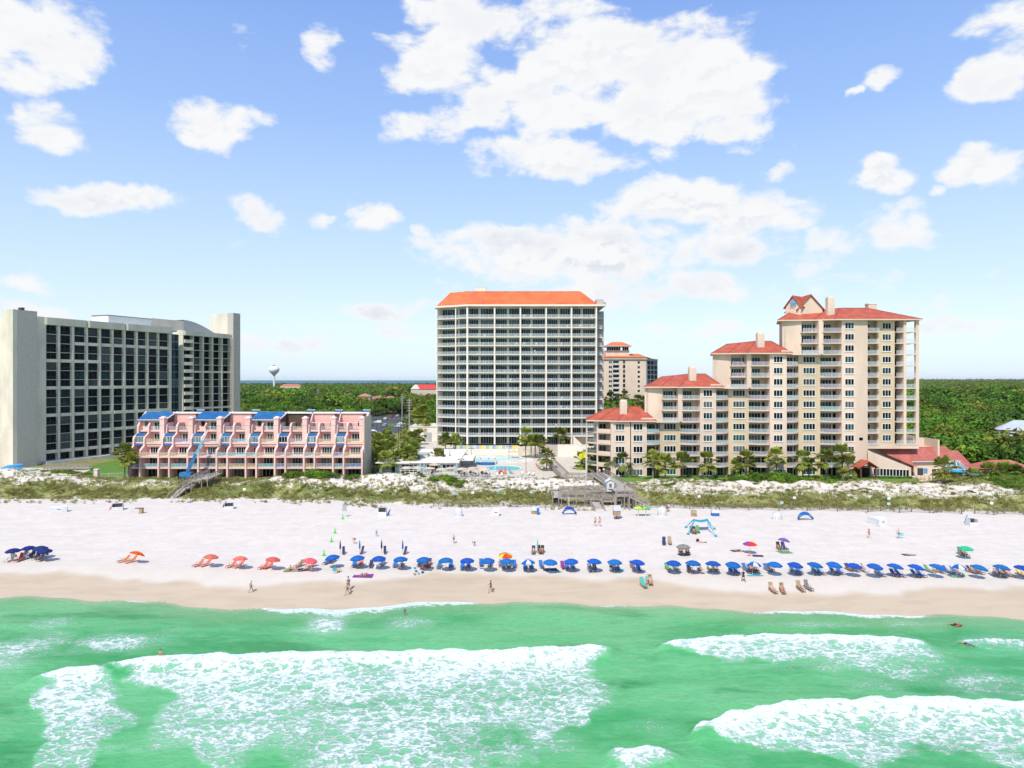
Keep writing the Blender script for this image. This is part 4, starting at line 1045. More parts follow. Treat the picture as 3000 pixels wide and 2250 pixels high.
def palm_crown(seed, n=36, droop=.9):
    R = random.Random(seed); mb = MB().use(PALM)
    for i in range(n):
        a = 2.4*i + R.uniform(-.2, .2); e = R.uniform(-.75, 1.25) if i > 6 else R.uniform(.9, 1.4)
        d = Vector((math.cos(a)*math.cos(e), math.sin(a)*math.cos(e), math.sin(e))); p0 = Vector((0, 0, 0)); L = R.uniform(.75, 1.05)
        p1 = d*L; p1.z -= .12; side = Vector((-math.sin(a), math.cos(a), 0)); up = side.cross(d).normalized()
        mb.bar(p0, p1, .03, .02)
        for k in range(7):
            f = (k-3)/3*1.25; dd = (d*math.cos(f) + side*math.sin(f)).normalized(); bl = R.uniform(.62, .85)*(1 - abs(f)*.12)
            w_ = up.cross(dd).normalized()*.085; q = p1 + dd*bl*.55; tip = p1 + dd*bl; tip.z -= .32*bl*droop*(1 if e < .9 else .4)
            mb.add([p1 - w_*.4, q - w_*1.5 + up*.03, tip, q + w_*1.5 + up*.03, p1 + w_*.4], [(0, 1, 2), (0, 2, 3), (0, 3, 4)])
    # old hanging fronds under the crown
    mb.use(mat('dead_fronds', (.30, .22, .12), .9))
    for i in range(9):
        a = 2*PI*i/9; mb.add([(0, 0, -.1), (.35*math.cos(a-.2), .35*math.sin(a-.2), -.75), (.42*math.cos(a), .42*math.sin(a), -1.0), (.35*math.cos(a+.2), .35*math.sin(a+.2), -.75)], [(0, 1, 2, 3)])
    return mb.mesh('crown')
PCR = [palm_crown(i) for i in range(4)]
def palm_trunk(): 
    mb = MB().use(mat('palm_bark', (.27, .22, .17), .95, .2, 4, bump=.6)); R = random.Random(4)
    prof = [(.20, -.6), (.19, 0)] + [(.15 + .025*(k % 2), .08*k) for k in range(1, 12)] + [(.20, 1.0)]
    mb.lathe([(r, z) for r, z in prof], 8); return mb.mesh('trunk')
PTR = palm_trunk()
palm_no = [0]
def palm(x, y, z, h, label, group, s=1.0):
    """h = height of the crown's middle above the ground"""
    i = palm_no[0]; palm_no[0] += 1
    t = thing('palm_tree', label, 'palm tree', (x, y, z), random.uniform(0, 6), group)
    link('trunk', PTR, t, (0, 0, 0), 0, (1.15, 1.15, h))
    link('crown', PCR[i % 4], t, (0, 0, h), 0, 1.3*s*random.uniform(.9, 1.12)).rotation_euler = (random.uniform(-.15, .15), random.uniform(-.15, .15), i)
    return t
def palm_px(px, base, mid, z, label, group, s=1.0):
    D = gd(base, z); return palm(gx(px, D), D, z, gz(mid, D) - z, label, group, s)
def tree(x, y, z, r, h, label, group, kind=0):
    cs = (CROWNS, CROWNY, CROWNO)[kind]
    t = thing('oak_tree', label, 'tree', (x, y, z), random.uniform(0, 6), group)
    link('trunk', random.choice(TRUNKS), t, None, 0, (r, r, h*.62)); link('crown', random.choice(cs), t, (0, 0, h*.60), 0, (r, r, r*random.uniform(.75, 1.0)))
    return t
def shrub(x, y, z, r, label, group, kind=1, flat=.8):
    cs = (CROWNS, CROWNY, CROWNO)[kind]
    o = link('dune_shrub', random.choice(cs), None, (x, y, z - .05*r), random.uniform(0, 6), (r*1.2, r, r*flat)); return tag(o, label, 'shrub', group)

def gn_scatter(name, pts, scl, idx, protos, label=None, kind='stuff'):
    """one object: thousands of plants set on points"""
    me = bpy.data.meshes.new(name); me.vertices.add(len(pts)); me.vertices.foreach_set('co', np.asarray(pts, np.float32).ravel())
    a = me.attributes.new('sc', 'FLOAT', 'POINT'); a.data.foreach_set('value', np.asarray(scl, np.float32))
    a = me.attributes.new('pick', 'INT', 'POINT'); a.data.foreach_set('value', np.asarray(idx, np.int32))
    o = link(name, me); tag(o, kind=kind)
    if label: o['label'] = label
    c = bpy.data.collections.new(name + '_kinds')
    for i, pm in enumerate(protos):
        po = bpy.data.objects.new('%s_kind_%02d' % (name, i), pm); c.objects.link(po)
    ng = bpy.data.node_groups.new(name + '_spread', 'GeometryNodeTree')
    ng.interface.new_socket(name='Geometry', in_out='INPUT', socket_type='NodeSocketGeometry'); ng.interface.new_socket(name='Geometry', in_out='OUTPUT', socket_type='NodeSocketGeometry')
    N, Lk = ng.nodes, ng.links
    gi, go = N.new('NodeGroupInput'), N.new('NodeGroupOutput'); ci = N.new('GeometryNodeCollectionInfo'); ci.inputs['Collection'].default_value = c
    ci.inputs['Separate Children'].default_value = True; ci.inputs['Reset Children'].default_value = True
    ip = N.new('GeometryNodeInstanceOnPoints'); ip.inputs['Pick Instance'].default_value = True
    na = N.new('GeometryNodeInputNamedAttribute'); na.data_type = 'FLOAT'; na.inputs[0].default_value = 'sc'
    nb = N.new('GeometryNodeInputNamedAttribute'); nb.data_type = 'INT'; nb.inputs[0].default_value = 'pick'
    rv = N.new('FunctionNodeRandomValue'); rv.data_type = 'FLOAT_VECTOR'; rv.inputs[0].default_value = (0, 0, 0); rv.inputs[1].default_value = (0.1, .1, 6.28)
    outn = lambda nd: [s for s in nd.outputs if s.enabled][0]
    Lk.new(gi.outputs[0], ip.inputs['Points']); Lk.new(ci.outputs[0], ip.inputs['Instance']); Lk.new(outn(nb), ip.inputs['Instance Index'])
    Lk.new(outn(na), ip.inputs['Scale']); Lk.new(outn(rv), ip.inputs['Rotation']); Lk.new(ip.outputs[0], go.inputs[0])
    md = o.modifiers.new('spread', 'NODES'); md.node_group = ng
    return o

# ---- the wood behind the buildings, out to the horizon
def forest():
    R = np.random.RandomState(5); pts = []; D = 205.
    while D < 9000:
        sp = 5.2 + D/150.; row = np.arange(-D*.80 - 30, D*.80 + 30, sp)
        x = row + R.uniform(-.5, .5, len(row))*sp; y = D + R.uniform(-.5, .5, len(row))*sp
        pts.append(np.stack([x, y, np.full(len(row), sp)], 1)); D += sp*.85
    p = np.concatenate(pts); x, y, sp = p.T
    px = CX + x*F/y
    keep = np.ones(len(x), bool)
    mid = (px > 640) & (px < 1290)
    keep &= ~((y < 330) & (x < 84))                                             # resort grounds
    keep &= ~(mid & (y < 530))                                                  # car park and nearer planted trees
    keep &= ~((px > 1290) & (px < 2000) & (y < 300))
    keep &= ~((x > 80) & (x < 145) & (y < 216)) & ~((x > 160) & (x < 200) & (y > 236) & (y < 266)) & ~((y < 206) & (x > 100))
    keep &= ~((px < 1400) & (y > 2450))
    keep &= ~((px < 640) & (y < 420))
    for (bx, by, bw, bd) in FARB: keep &= ~((np.abs(x - bx) < bw/2 + 1) & (y > by - 5) & (y < by + bd))
    dens = fbm(x*.008, y*.008, 3); keep &= ~((dens < .36) & (y > 900) & (x > 300))
    x, y, sp = x[keep], y[keep], sp[keep]
    z = H(x, y); right = sst(x, 70, 110)*(1 - sst(y, 360, 600))
    tall = (1 - right)*R.uniform(5., 8.5, len(x)) + right*(R.uniform(.9, 2.6, len(x)) + 2.0*sst(y, 240, 420))
    s = sp*R.uniform(.5, 1.05, len(x))*(1 + .5*(fbm(x*.03, y*.02, 2) > .62))
    pick = np.where(R.rand(len(x)) < .10 + .35*(fbm(x*.012+4, y*.006, 3) > .60), 7 + R.randint(0, 2, len(x)), np.where(R.rand(len(x)) < .35 + .4*right, 4 + R.randint(0, 3, len(x)), R.randint(0, 4, len(x))))
    tall = np.where(y > 700, np.minimum(tall, 8.5 - .55*s), tall); pts = np.stack([x, y, z + tall], 1)
    print('forest', len(x))
    gn_scatter('woodland', pts, s, pick, CROWNS + CROWNY + CROWNO, 'dense green coastal woodland running back to the horizon')
# far low buildings: (px centre, roof py, ridge py, width px, D, kind)
FAR = [(620,1138,1127,150,760,'o'),(430,1140,1130,60,700,'o'),(733,1172,1156,62,600,'t'),(1000,1165,1153,80,600,'t'),(1120,1169,1160,84,575,'t'),(1135,1156,1145,44,640,'t'),(1245,1140,1127,86,640,'r'),(1065,1161,1153,40,560,'t'),(850,1130,1126,60,1300,'o')]
FARB = [(gx(a, e), e, d*e/F, 12.) for a, b, c, d, e, f in FAR]
BIG = [(1245, 640)]
def far_buildings():
    lab = {0:'long low building with orange roof below the water tower',1:'small orange roof left of the water tower, half hidden by the hotel',2:'brown roofed house in the trees beside the hotel end tower',
           3:'low terracotta roofed house deep in the wood, left of the wide flat one',4:'wide flat terracotta roof nearest the car park trees',5:'terracotta roof just behind the wide flat one',6:'cream hall with bright red slanting roof left of the tall tower',7:'tiny terracotta roof between two roofs in the wood',8:'distant orange roof strip in front of the bay'}
    for i, (px, pe, pr, wpx, D, k) in enumerate(FAR):
        w_ = wpx*D/F; x = gx(px, D); z0 = Hs(x, D); ze = gz(pe, D) - z0; zr = gz(pr, D) - z0; m = {'o': ORT, 't': TERRA, 'r': RED}[k]
        t = thing('far_house', lab[i], 'building', (x, D, z0), 0, 'roofs showing above the wood')
        MB().use(mat('cream_wall', (.62, .56, .46), .9)).box(-w_/2+.5, w_/2-.5, .5, 11.5, 0, ze-.0).build('wall', t)
        r = MB()
        if k == 'r':
            r.use(mat('far_red_metal', (.70, .06, .05), .5)).add([(-w_*.18, 0, ze), (w_/2, 0, ze), (w_/2-5, 6, zr), (-w_*.10-5, 6, zr)], [(0, 1, 2, 3)])
            r.use(mat('cream_wall', (.62, .56, .46))).add([(-w_/2, 0, ze), (-w_*.18-.01, 0, ze), (-w_*.10-5.01, 6, zr), (-w_/2+3, 6, zr)], [(0, 1, 2, 3)]).box(-w_/2+3, w_/2-5, 6.02, 11, ze-.5, zr-.02)
        else:
            r.use(m); hip_roof(r, -w_/2, w_/2, 0, 12, ze, zr, 5, 5)
            if i in (3, 0, 2):
                hip_roof(r, -w_*.2, w_*.1, -3, 9, ze-.6, zr+.5, 3, 3)
        r.build('roof', t)
        w0 = MB().use(GDARK).box(-.6, .6, .44, .5, .9, 2.3).mesh('window')
        for j in range(int(w_/6)): link('window', w0, t, (-w_/2+3+j*6, 0, 0))
far_buildings(); forest()
# ---- trees one can tell apart, between the hotel and the tower, and along the right edge
R_ = random.Random(3); n_t = 0
for i in range(170):
    D = R_.uniform(392, 530); px = R_.uniform(650, 1290); x = gx(px, D)
    if 1120 < px < 1230 and D < 505: continue
    if px > 1080 and px < 1200: D = R_.uniform(505, 530); x = gx(px, D)
    r = R_.uniform(3.2, 5.6); n_t += 1
    k = R_.choice([0, 0, 0, 1, 2])
    tree(x, D, Hs(x, D), r, R_.uniform(7, 11), ['dark green oak', 'bright green spreading tree', 'olive brown tree'][k] + (' in the wood edge above the pink roofs' if px < 1060 else ' in the wood edge behind the car park'), 'trees at the near edge of the wood', k)
for i in range(26):
    D = R_.uniform(268, 300); px = R_.uniform(1772, 1905); x = gx(px, D); tree(x, D, 5, R_.uniform(2.6, 3.8), R_.uniform(11, 14.2), 'dark green tree in the gap below the distant orange roofed tower', 'trees in the gap between the two condominiums', 0)
for i, (px, b, m_) in enumerate([(1790,1300,1163),(1830,1300,1158),(1868,1300,1172),(1815,1300,1170),(1888,1300,1176)]):
    D = 282+i*2; palm(gx(px, D), D, 5, gz(m_, D)-5, '%s palm from the left rising above the trees behind the stepped condominium' % nth(i+1), 'palms behind the stepped condominium', 1.3)
# ---- palms with a place of their own
PALMS = [(1540,1344,1276,'tallest palm of the clump between the pool and the blank wall',1.5),(1556,1346,1290,'slim palm just right of the tallest palm at the pool',1.1),(1568,1344,1291,'third palm of the clump beside the pool',1.2),(1581,1345,1295,'rightmost palm of the clump beside the pool',1.4),
 (1282,1368,1334,'lone palm rising through the restaurant deck umbrellas',1.3),(1601,1382,1337,'bushy palm at the corner of the pool deck by the boardwalk',1.5),
 (1305,1318,1288,'left palm planted at the foot of the cream tower',1.5),(1335,1320,1290,'right palm planted at the foot of the cream tower',1.5),
 (1705,1377,1350,'left palm behind the yellow flag',1.4),(1732,1379,1344,'palm directly behind the yellow flag pole',1.7),(1750,1382,1358,'low palm right of the yellow flag pole',1.4),
 (1796,1389,1347,'first palm along the front of the tan condominium',1.6),(1826,1391,1352,'second palm along the front of the tan condominium',1.5),(1913,1404,1346,'third palm along the front of the tan condominium',1.6),(1949,1402,1360,'fourth palm along the front of the tan condominium',1.5),
 (2000,1402,1352,'leaning fifth palm along the front of the tan condominium',1.6),(2072,1398,1352,'broad sixth palm along the front of the tan condominium',1.8),(2157,1394,1363,'small seventh palm along the front of the tan condominium',1.2),(2186,1394,1346,'eighth palm along the front of the tan condominium',1.5),
 (2275,1397,1340,'ninth palm along the front of the tan condominium',1.6),(2352,1402,1349,'tenth palm along the front of the tan condominium',1.5),(2370,1402,1362,'eleventh palm, low, along the front of the tan condominium',1.3),(2421,1408,1347,'dark slender palm standing on the lawn left of the entrance canopy',1.5),(2468,1400,1331,'tall palm near the entrance canopy of the tan condominium',1.6),(2484,1404,1362,'low bushy palm beneath the tall one near the entrance canopy',1.6),
 (2766,1424,1370,'palm in front of the glass gazebo',2.0),(2853,1416,1394,'short palm by the small spa pool',1.3),(2895,1408,1384,'left palm in front of the low red roof',1.6),(2943,1404,1384,'middle palm in front of the low red roof',1.7),(2975,1404,1386,'right palm in front of the low red roof',1.5),
 (365,1398,1330,'tall palm at the left corner of the pink apartments',1.7),(377,1400,1348,'low palm at the left corner of the pink apartments',1.6),
 (1241,1262,1207,'left palm of the tall pair by the white garage',2.3),(1225,1262,1212,'tall palm just left of the pair by the white garage',2.0),(1193,1262,1238,'small palm beside the road end',1.7),(1210,1255,1225,'palm behind the white garage',2.0),(1228,1300,1277,'palm standing in front of the white garage',1.9),(1240,1290,1250,'palm right of the white garage doors',2.0)]
for px, b, m_, lab, s in PALMS:
    zz = 7.3 if px in (1305, 1335) else 4.9; palm_px(px, b, m_, zz, lab, 'planted palms round the resort', s)
for i, (px, D, h) in enumerate([(1635, 246, 6.3), (1650, 247, 5.2)]): palm(gx(px, D), D, 7.3, h-1.2, ['left', 'right'][i] + ' palm of the pair on the terrace of the cream tower', 'planted palms round the resort', 1.35)
for i in range(34):
    px = R_.uniform(1046, 1215); D = R_.uniform(193, 272); 
    if px < 1085 and D > 240: px += 60
    x = gx(px, D); palm(x, D, Hs(x, D), R_.uniform(3.2, 6.8), 'bushy palm in the thicket left of the beach restaurant', 'palm thicket by the restaurant', 1.45)
for i in range(26):
    px = R_.uniform(1042, 1130); D = R_.uniform(187, 198); x = gx(px, D); shrub(x, D, 4.4, R_.uniform(1.2, 2.2), 'low leafy shrub under the palm thicket left of the restaurant', 'shrubs under the palm thicket', 1)
for i in range(16):
    px = R_.uniform(700, 1040); D = R_.uniform(330, 385); x = gx(px, D); palm(x, D, Hs(x, D), R_.uniform(5, 8), 'palm showing over the roof of the pink apartments', 'palms behind the pink apartments', 1.6)
# ---- bushes in the dunes and along the buildings
MS = [(820,1392,6,1.3),(860,1392,7,1.5),(905,1389,9,1.7),(960,1384,9,1.8),(1010,1386,8,1.6),(1040,1390,6,1.3),(930,1396,9,1.3),(985,1398,8,1.1),(670,1392,5,1.5),(650,1396,4,1.2),(560,1388,4,1.3),(535,1392,3,1.),(440,1398,3,.8),
      (1300,1408,6,1.6),(1330,1412,6,1.7),(1345,1420,5,1.3),(1285,1398,5,1.2),(1205,1390,3,.8),(1225,1395,3,.8),(1610,1395,5,1.2),(1630,1400,4,1.),(150,1385,6,1.6),(200,1388,7,1.9),(235,1390,6,1.5),(120,1380,4,1.2)]
k = 0
for px, py, wd, hh in MS:
    x, y, z = hit(px, py)
    for j in range(4):
        k += 1; xx = x + random.uniform(-.5, .5)*wd; yy = y + random.uniform(-1, 1.5); shrub(xx, yy, Hs(xx, yy), wd*.27*random.uniform(.8, 1.15), 'green dune shrub ' + ('before the pink apartments' if px < 1100 and px > 420 else 'beside the hotel lawn' if px < 420 else 'at the restaurant and pool deck edge'), 'dune shrubs in front of the buildings', 1, .8*hh/1.5)
tp = []
for i in range(90):
    px = R_.uniform(2145, 2450); D = R_.uniform(180, 188.5); x = gx(px, D); tp.append((x, D, Hs(x, D)+.1, R_.uniform(1.1, 2.2)*(1.2 if 2180 < px < 2330 else .8), R_.choice([0, 4, 5, 6])))
for i in range(60):
    px = R_.uniform(1930, 2150); D = R_.uniform(178, 184); x = gx(px, D); shrub(x, D, Hs(x, D)-.2, R_.uniform(.6, 1.2), 'low green bush at the lawn edge before the tan condominium', 'bushes at the lawn edge', 1, .6)
for i in range(30):
    px = R_.uniform(1790, 2480); x = gx(px, 192.6); shrub(x, 192.6, 4.5, R_.uniform(.45, 1.1), 'clipped green bush against the wall of the tan condominium', 'bushes against the tan condominium', R_.choice([0, 1, 2]), 1.)
for i in range(26):
    px = R_.uniform(2535, 2665); x = gx(px, 190.5); shrub(x, 190.4, 4.5, .75, 'hedge bush under the long window band of the low annex', 'hedge under the annex windows', 0, 1.)
for i in range(420):
    px = R_.uniform(2850, 3080); D = R_.uniform(164, 187)
    if D < 168 + (2960-px)*.09: continue
    x = gx(px, D); tp.append((x, D, Hs(x, D)-.25, R_.uniform(.7, 1.3), R_.choice([0, 1, 4, 5])))
gn_scatter('scrub_thicket', [t_[:3] for t_ in tp], [t_[3] for t_ in tp], [t_[4] for t_ in tp], CROWNS + CROWNY + CROWNO, 'matted green scrub before the tan condominium and on the right hand dune')
for i in range(70):
    px = R_.choice([R_.uniform(830, 1330), R_.uniform(1430, 1760), R_.uniform(2040, 3000), R_.uniform(2250, 3000)]); py = R_.uniform(1405, 1448); x, y, z = hit(px, py)
    if y > 184: continue
    shrub(x, y, z, R_.uniform(.3, .75), 'small round rosemary bush on the bare white dune', 'small bushes dotted over the white dunes', R_.choice([0, 0, 2]), .8)
# ---- dune grass
def grass_tuft(seed, n=16, h=.55, sp=.3):
    R = random.Random(seed); mb = MB().use(GRASSB)
    for i in range(n):
        a = R.uniform(0, 6.28); r = R.uniform(0, sp); x, y = r*math.cos(a), r*math.sin(a); hh = h*R.uniform(.5, 1.1); l = R.uniform(.1, .35); b = R.uniform(0, 6.28); w_ = .028
        mb.add([(x-w_*math.sin(b), y+w_*math.cos(b), 0), (x+w_*math.sin(b), y-w_*math.cos(b), 0), (x+l*math.cos(b), y+l*math.sin(b), hh)], [(0, 1, 2)])
    return mb.mesh('tuft')
def dune_grass():
    R = np.random.RandomState(9); n = 150000; x = R.uniform(-145, 150, n); y = R.uniform(146, 190, n)
    v = veg(x, y); nn = fbm(x*.30, y*.36, 5); yf = foot(x)
    p = np.clip((v - .08)*1.5, 0, 1)*sst(nn, .40, .58) + .06*(v > .05)
    band = np.exp(-((y - (yf+5))/4.0)**2); p = p*.32 + band*.24*sst(nn, .34, .56)
    fore = (y > yf - 6) & (y < yf - 1) & (x < 20); p = np.where(fore, .10*sst(nn, .5, .6), p)
    k = (R.rand(n) < p) & (lawn(x, y) < .3) & ~((x > -36) & (x < 20) & (y > 184.6)) 
    x, y = x[k], y[k]; z = H(x, y); print('tufts', len(x))
    gn_scatter('dune_grass', np.stack([x, y, z], 1), R.uniform(.6, 1.35, len(x)), R.randint(0, 3, len(x)), [grass_tuft(i, 14 + 4*i, .5 + .1*i, .32) for i in range(3)], 'olive dune grass and sea oats spread over the sand')
dune_grass()
# ============================================================ resort grounds
PAVE = mat('pale_paving', (.66, .58, .47), .85, .08, .6, .2)
ASPH = mat('asphalt', (.085, .085, .095), .9, .15, .3)
WOOD = mat('weathered_wood', (.38, .33, .28), .9, .18, 1.2, .3, 8, stretch=(1, 1, 6))
WOODD = mat('deck_wood', (.46, .41, .36), .9, .15, 1.0, .3, 8)
POOLW = mat('pool_water', (.10, .58, .62), .08, .1, .5, bump=.25, bscale=2.5, spec=.5, col2=(.16, .66, .68))
pd = MB().use(PAVE).prism([(gx(1135, 186), 186.5), (-9.5, 186.5), (-9.5, 184.9), (17, 184.9), (20, 190), (24, 243), (-40, 243), (-37, 200)], 3.2, 5.2).build('pool_deck'); tag(pd, kind='structure')
pw = MB().use(WOODD).prism([(gx(1135, 186), 186.48), (-9.52, 186.48), (-9.52, 184.88), (17, 184.88), (17.1, 184.5), (-10, 184.5), (-10, 186.1), (gx(1135, 186), 186.1)], 4.75, 5.22).build('boardwalk_edge'); tag(pw, kind='structure')
pz = 7.3
po = MB().use(PAVE).prism([(-30, 243.02), (11.5, 243.02), (11.5, 239), (30, 239), (32, 239), (32, 275), (-30, 275)], 4, pz-.004).build('upper_terrace'); tag(po, kind='structure')
# wall below the terrace with the painted glass screen on top
tw = thing('terrace_wall', 'long cream wall behind the upper pool carrying a colourful glass screen', 'wall', (gx(1328, 242.9), 242.9, 5.2))
L = gx(1519, 242.9) - gx(1328, 242.9)
MB().use(CONDO).box(0, L, -.3, 0, 0, gz(1315, 242.9)-5.2).build('wall_face', tw)
cols_ = [(.25,.6,.8),(.85,.75,.25),(.3,.45,.8),(.55,.7,.4),(.85,.8,.4),(.35,.6,.75),(.8,.78,.6),(.4,.5,.8),(.85,.7,.15),(.9,.75,.3)]
for i in range(20):
    c = cols_[i % 10]; MB().use(translucent('screen_glass_%d' % i, c, .62)).box(L*i/20+.05, L*(i+1)/20-.05, -.2, -.16, 0, 1.25).build('glass_panel', tw, (0, 0, gz(1315, 242.9)-5.2))
    MB().use(WHITEM).box(-.04, .04, -.24, -.12, 0, 1.32).build('post', tw, (L*i/20, 0, gz(1315, 242.9)-5.2))
bw = thing('blank_wall', 'tall blank pale retaining wall between the pool deck and the tan condominium', 'wall', (gx(1634, 238), 238, 4.6))
wz = gz(1303, 238) - 4.6
MB().use(CONDO).box(0, gx(1724, 238)-gx(1634, 238), -.35, 0, 0, wz).build('wall_face', bw)
MB().use(CONDOSH).prism([(0, -.35), (-.02, 0), (-6.0, 3.5), (-6.0, 3.2)], 0, wz-.02).build('wall_return', bw); MB().use(CONDOSH).prism([(-6, 3.2), (-6, 3.5), (-8, 4.6), (-8, 4.3)], 0, wz-1.4).build('wall_return', bw)
MB().use(CONDO).box(-.1, gx(1724, 238)-gx(1634, 238), -.42, .1, wz, wz+.15).build('coping', bw)
def sheet(name, pts, z, m, z0=None):
    o = MB().use(m).add([(x, y, z) for x, y in pts], [tuple(range(len(pts)))]).build(name); return o
def water_pool(name, pts, z, label):
    t = thing(name, label, 'swimming pool', (sum(p[0] for p in pts)/len(pts), sum(p[1] for p in pts)/len(pts), z)); cx, cy = t.location.x, t.location.y
    q = [(x-cx, y-cy) for x, y in pts]
    MB().use(POOLW).prism(q, -.02, .02).build('water', t)
    c = MB().use(WHITE); n = len(q)
    for i in range(n): a, b = q[i], q[(i+1) % n]; c.bar((*a, .05), (*b, .05), .3, .1)
    c.build('coping', t); return t
water_pool('upper_pool', [(-19, 222), (-17.5, 233), (-8, 234.5), (0, 235), (4, 233), (.5, 228), (-4, 224), (-8.5, 220.5), (-12, 219.5), (-16, 219.5)], 5.24, 'long turquoise swimming pool below the cream terrace wall')
water_pool('lower_pool', [(-2.6 + 5.3*math.cos(a), 205.5 + 6.6*math.sin(a)) for a in np.linspace(0, 2*PI, 24, endpoint=False)] , 5.24, 'round turquoise swimming pool beside the parasols')
gt = thing('pool_grotto', 'white arched footbridge and waterfall between the two pools', 'bridge', (-8.3, 216, 5.2))
MB().use(WHITE).box(-3.4, 3.4, -.5, 3, 1.9, 2.15).build('deck', gt); g_ = MB().use(CONC)
for x in (-3.2, -1.2, 1.2, 3.2): MB().use(CONC).hull2([(x-.3, -.3, 0), (x+.3, -.3, 0), (x+.3, .6, 0), (x-.3, .6, 0)][::-1], [(x-.15, -.2, 1.9), (x+.15, -.2, 1.9), (x+.15, .4, 1.9), (x-.15, .4, 1.9)][::-1]).build('support', gt)
MB().use(mat('pool_blue_tile', (.03, .12, .42), .3)).prism([(2.6*math.cos(a)+.6, 1.3*math.sin(a)-1.5) for a in np.linspace(0, 2*PI, 14, endpoint=False)], 0, .7).build('basin', gt)
link('railing', railing_mesh(6.6, .9, .3), gt, (-3.3, -.45, 2.15))
low = thing('curved_pool_wall', 'low curved white wall edging the raised upper pool', 'wall', (0, 218.6, 5.2))
m = MB().use(WHITE)
pp = [(-22, -1), (-15, -2.2), (-11.5, -2.0)]; qq = [(-4.6, -1.5), (-1, .8), (3, 3.6), (6.5, 5.5)]
for s_ in (pp, qq):
    for a, b in zip(s_, s_[1:]): m.bar((*a, .45), (*b, .45), .3, .9)
m.build('wall_face', low)
# ---- restaurant
rs = thing('beach_restaurant', 'flat roofed white beach restaurant beside the pools', 'building', (gx(1160, 197), 197, 5.0))
MB().use(mat('bluegrey_siding', (.50, .56, .57), .8)).box(0, 17, 0, 36, 0, 2.75).build('wall', rs)
r_ = MB().use(CONDO).prism([(-5.5, -1.0), (4, -1.6), (4, -.6), (17.5, -.6), (17.5, 37), (1.5, 37)], 2.8, 3.05)
r_.prism([(17.6, 7), (21, 7), (21, 20), (17.6, 20)], 2.6, 2.85); ro_ = r_.build('roof', rs)
MB().use(CONC).box(3, 7.4, 12, 18, 3.08, 3.5).use(GREYM).box(3.2, 7.2, 12.2, 17.8, 3.5, 3.9).build('roof_unit', rs); MB().use(mat('brown_louvre', (.30, .20, .13), .8)).box(9, 11.6, 15, 18, 3.08, 5.2).build('roof_box', rs); MB().use(WHITE).box(11.9, 13.3, 15, 18, 3.08, 4.7).build('roof_unit', rs)
put_window(rs, 1.4, -.07, .15, 4.6, 2.3, 4, WHITE, GTEAL, 'glazed_door'); 
gd_ = MB().use(WHITE)
for i in range(1, 4): gd_.box(1.4, 6, -.17, -.1, .15+i*.575-.04, .15+i*.575+.04)
gd_.build('door_rail', rs)
for x in (-.1, 6.6, 7.6, 12, 16.6): MB().use(mat('blue_post', (.25, .45, .52), .6)).box(x, x+.5, -.5, -.05, 0, 2.75).build('post', rs)
put_window(rs, 8.4, -.07, .6, 3.3, 1.8, 3, WHITE, GDARK); put_window(rs, 12.8, -.07, .6, 3.3, 1.8, 3, WHITE, GDARK)
gr = MB().use(mat('pergola_metal', (.45, .60, .63), .6))
for i in range(6): gr.bar((-1.0, -.8 - i*.15, 2.7 - i*.45), (-4.5, -.5, 2.2 - i*.42), .12)
gr.build('side_ramp_rail', rs)
# ---- white garage and paving by the road
gw = thing('garage_building', 'small white flat garage with two roller doors beside the cream tower', 'building', (gx(1200, 300), 300, 4.6))
MB().use(CONDO).box(0, 12, 0, 22, 0, 6.2).use(CONC).box(-.2, 12.2, -.2, 22.2, 6.2, 6.5).build('wall', gw)
for x in (1.0, 6.2): MB().use(GREYM).box(x, x+3.2, -.08, .0, 0, 3.9).build('roller_door', gw)
pv_ = MB().use(PAVE).add([(x, y, 4.62) for x, y in [(-62, 250), (-28, 250), (-28, 300), (-30, 360), (-46, 360), (-43, 300), (-44, 262), (-60, 240)]], [tuple(range(8))]).build('paved_court'); tag(pv_, kind='structure')
rd = MB().use(ASPH).add([(x, y, 4.66) for x, y in [(-60, 225), (-53, 225), (-56, 300), (-58, 380), (-50, 520), (-66, 520), (-82, 380), (-70, 300)]], [tuple(range(8))]).build('road'); tag(rd, kind='structure')
cpk = MB().use(ASPH).add([(x, y, 4.64) for x, y in [(-140, 330), (-60, 330), (-60, 500), (-180, 500)]], [(0, 1, 2, 3)]).build('car_park'); tag(cpk, kind='structure')
for i, (a, b, c, d) in enumerate([(-78, -70, 352, 362), (-74, -66, 400, 420), (-80, -72, 330, 338), (-96, -84, 430, 450), (-64, -58, 440, 470)]):
    o = MB().use(mat('verge_grass', (.10, .22, .03), .95, .2, .5)).box(a, b, c, d, 4.5, 4.78).build('grass_verge'); tag(o, kind='structure')
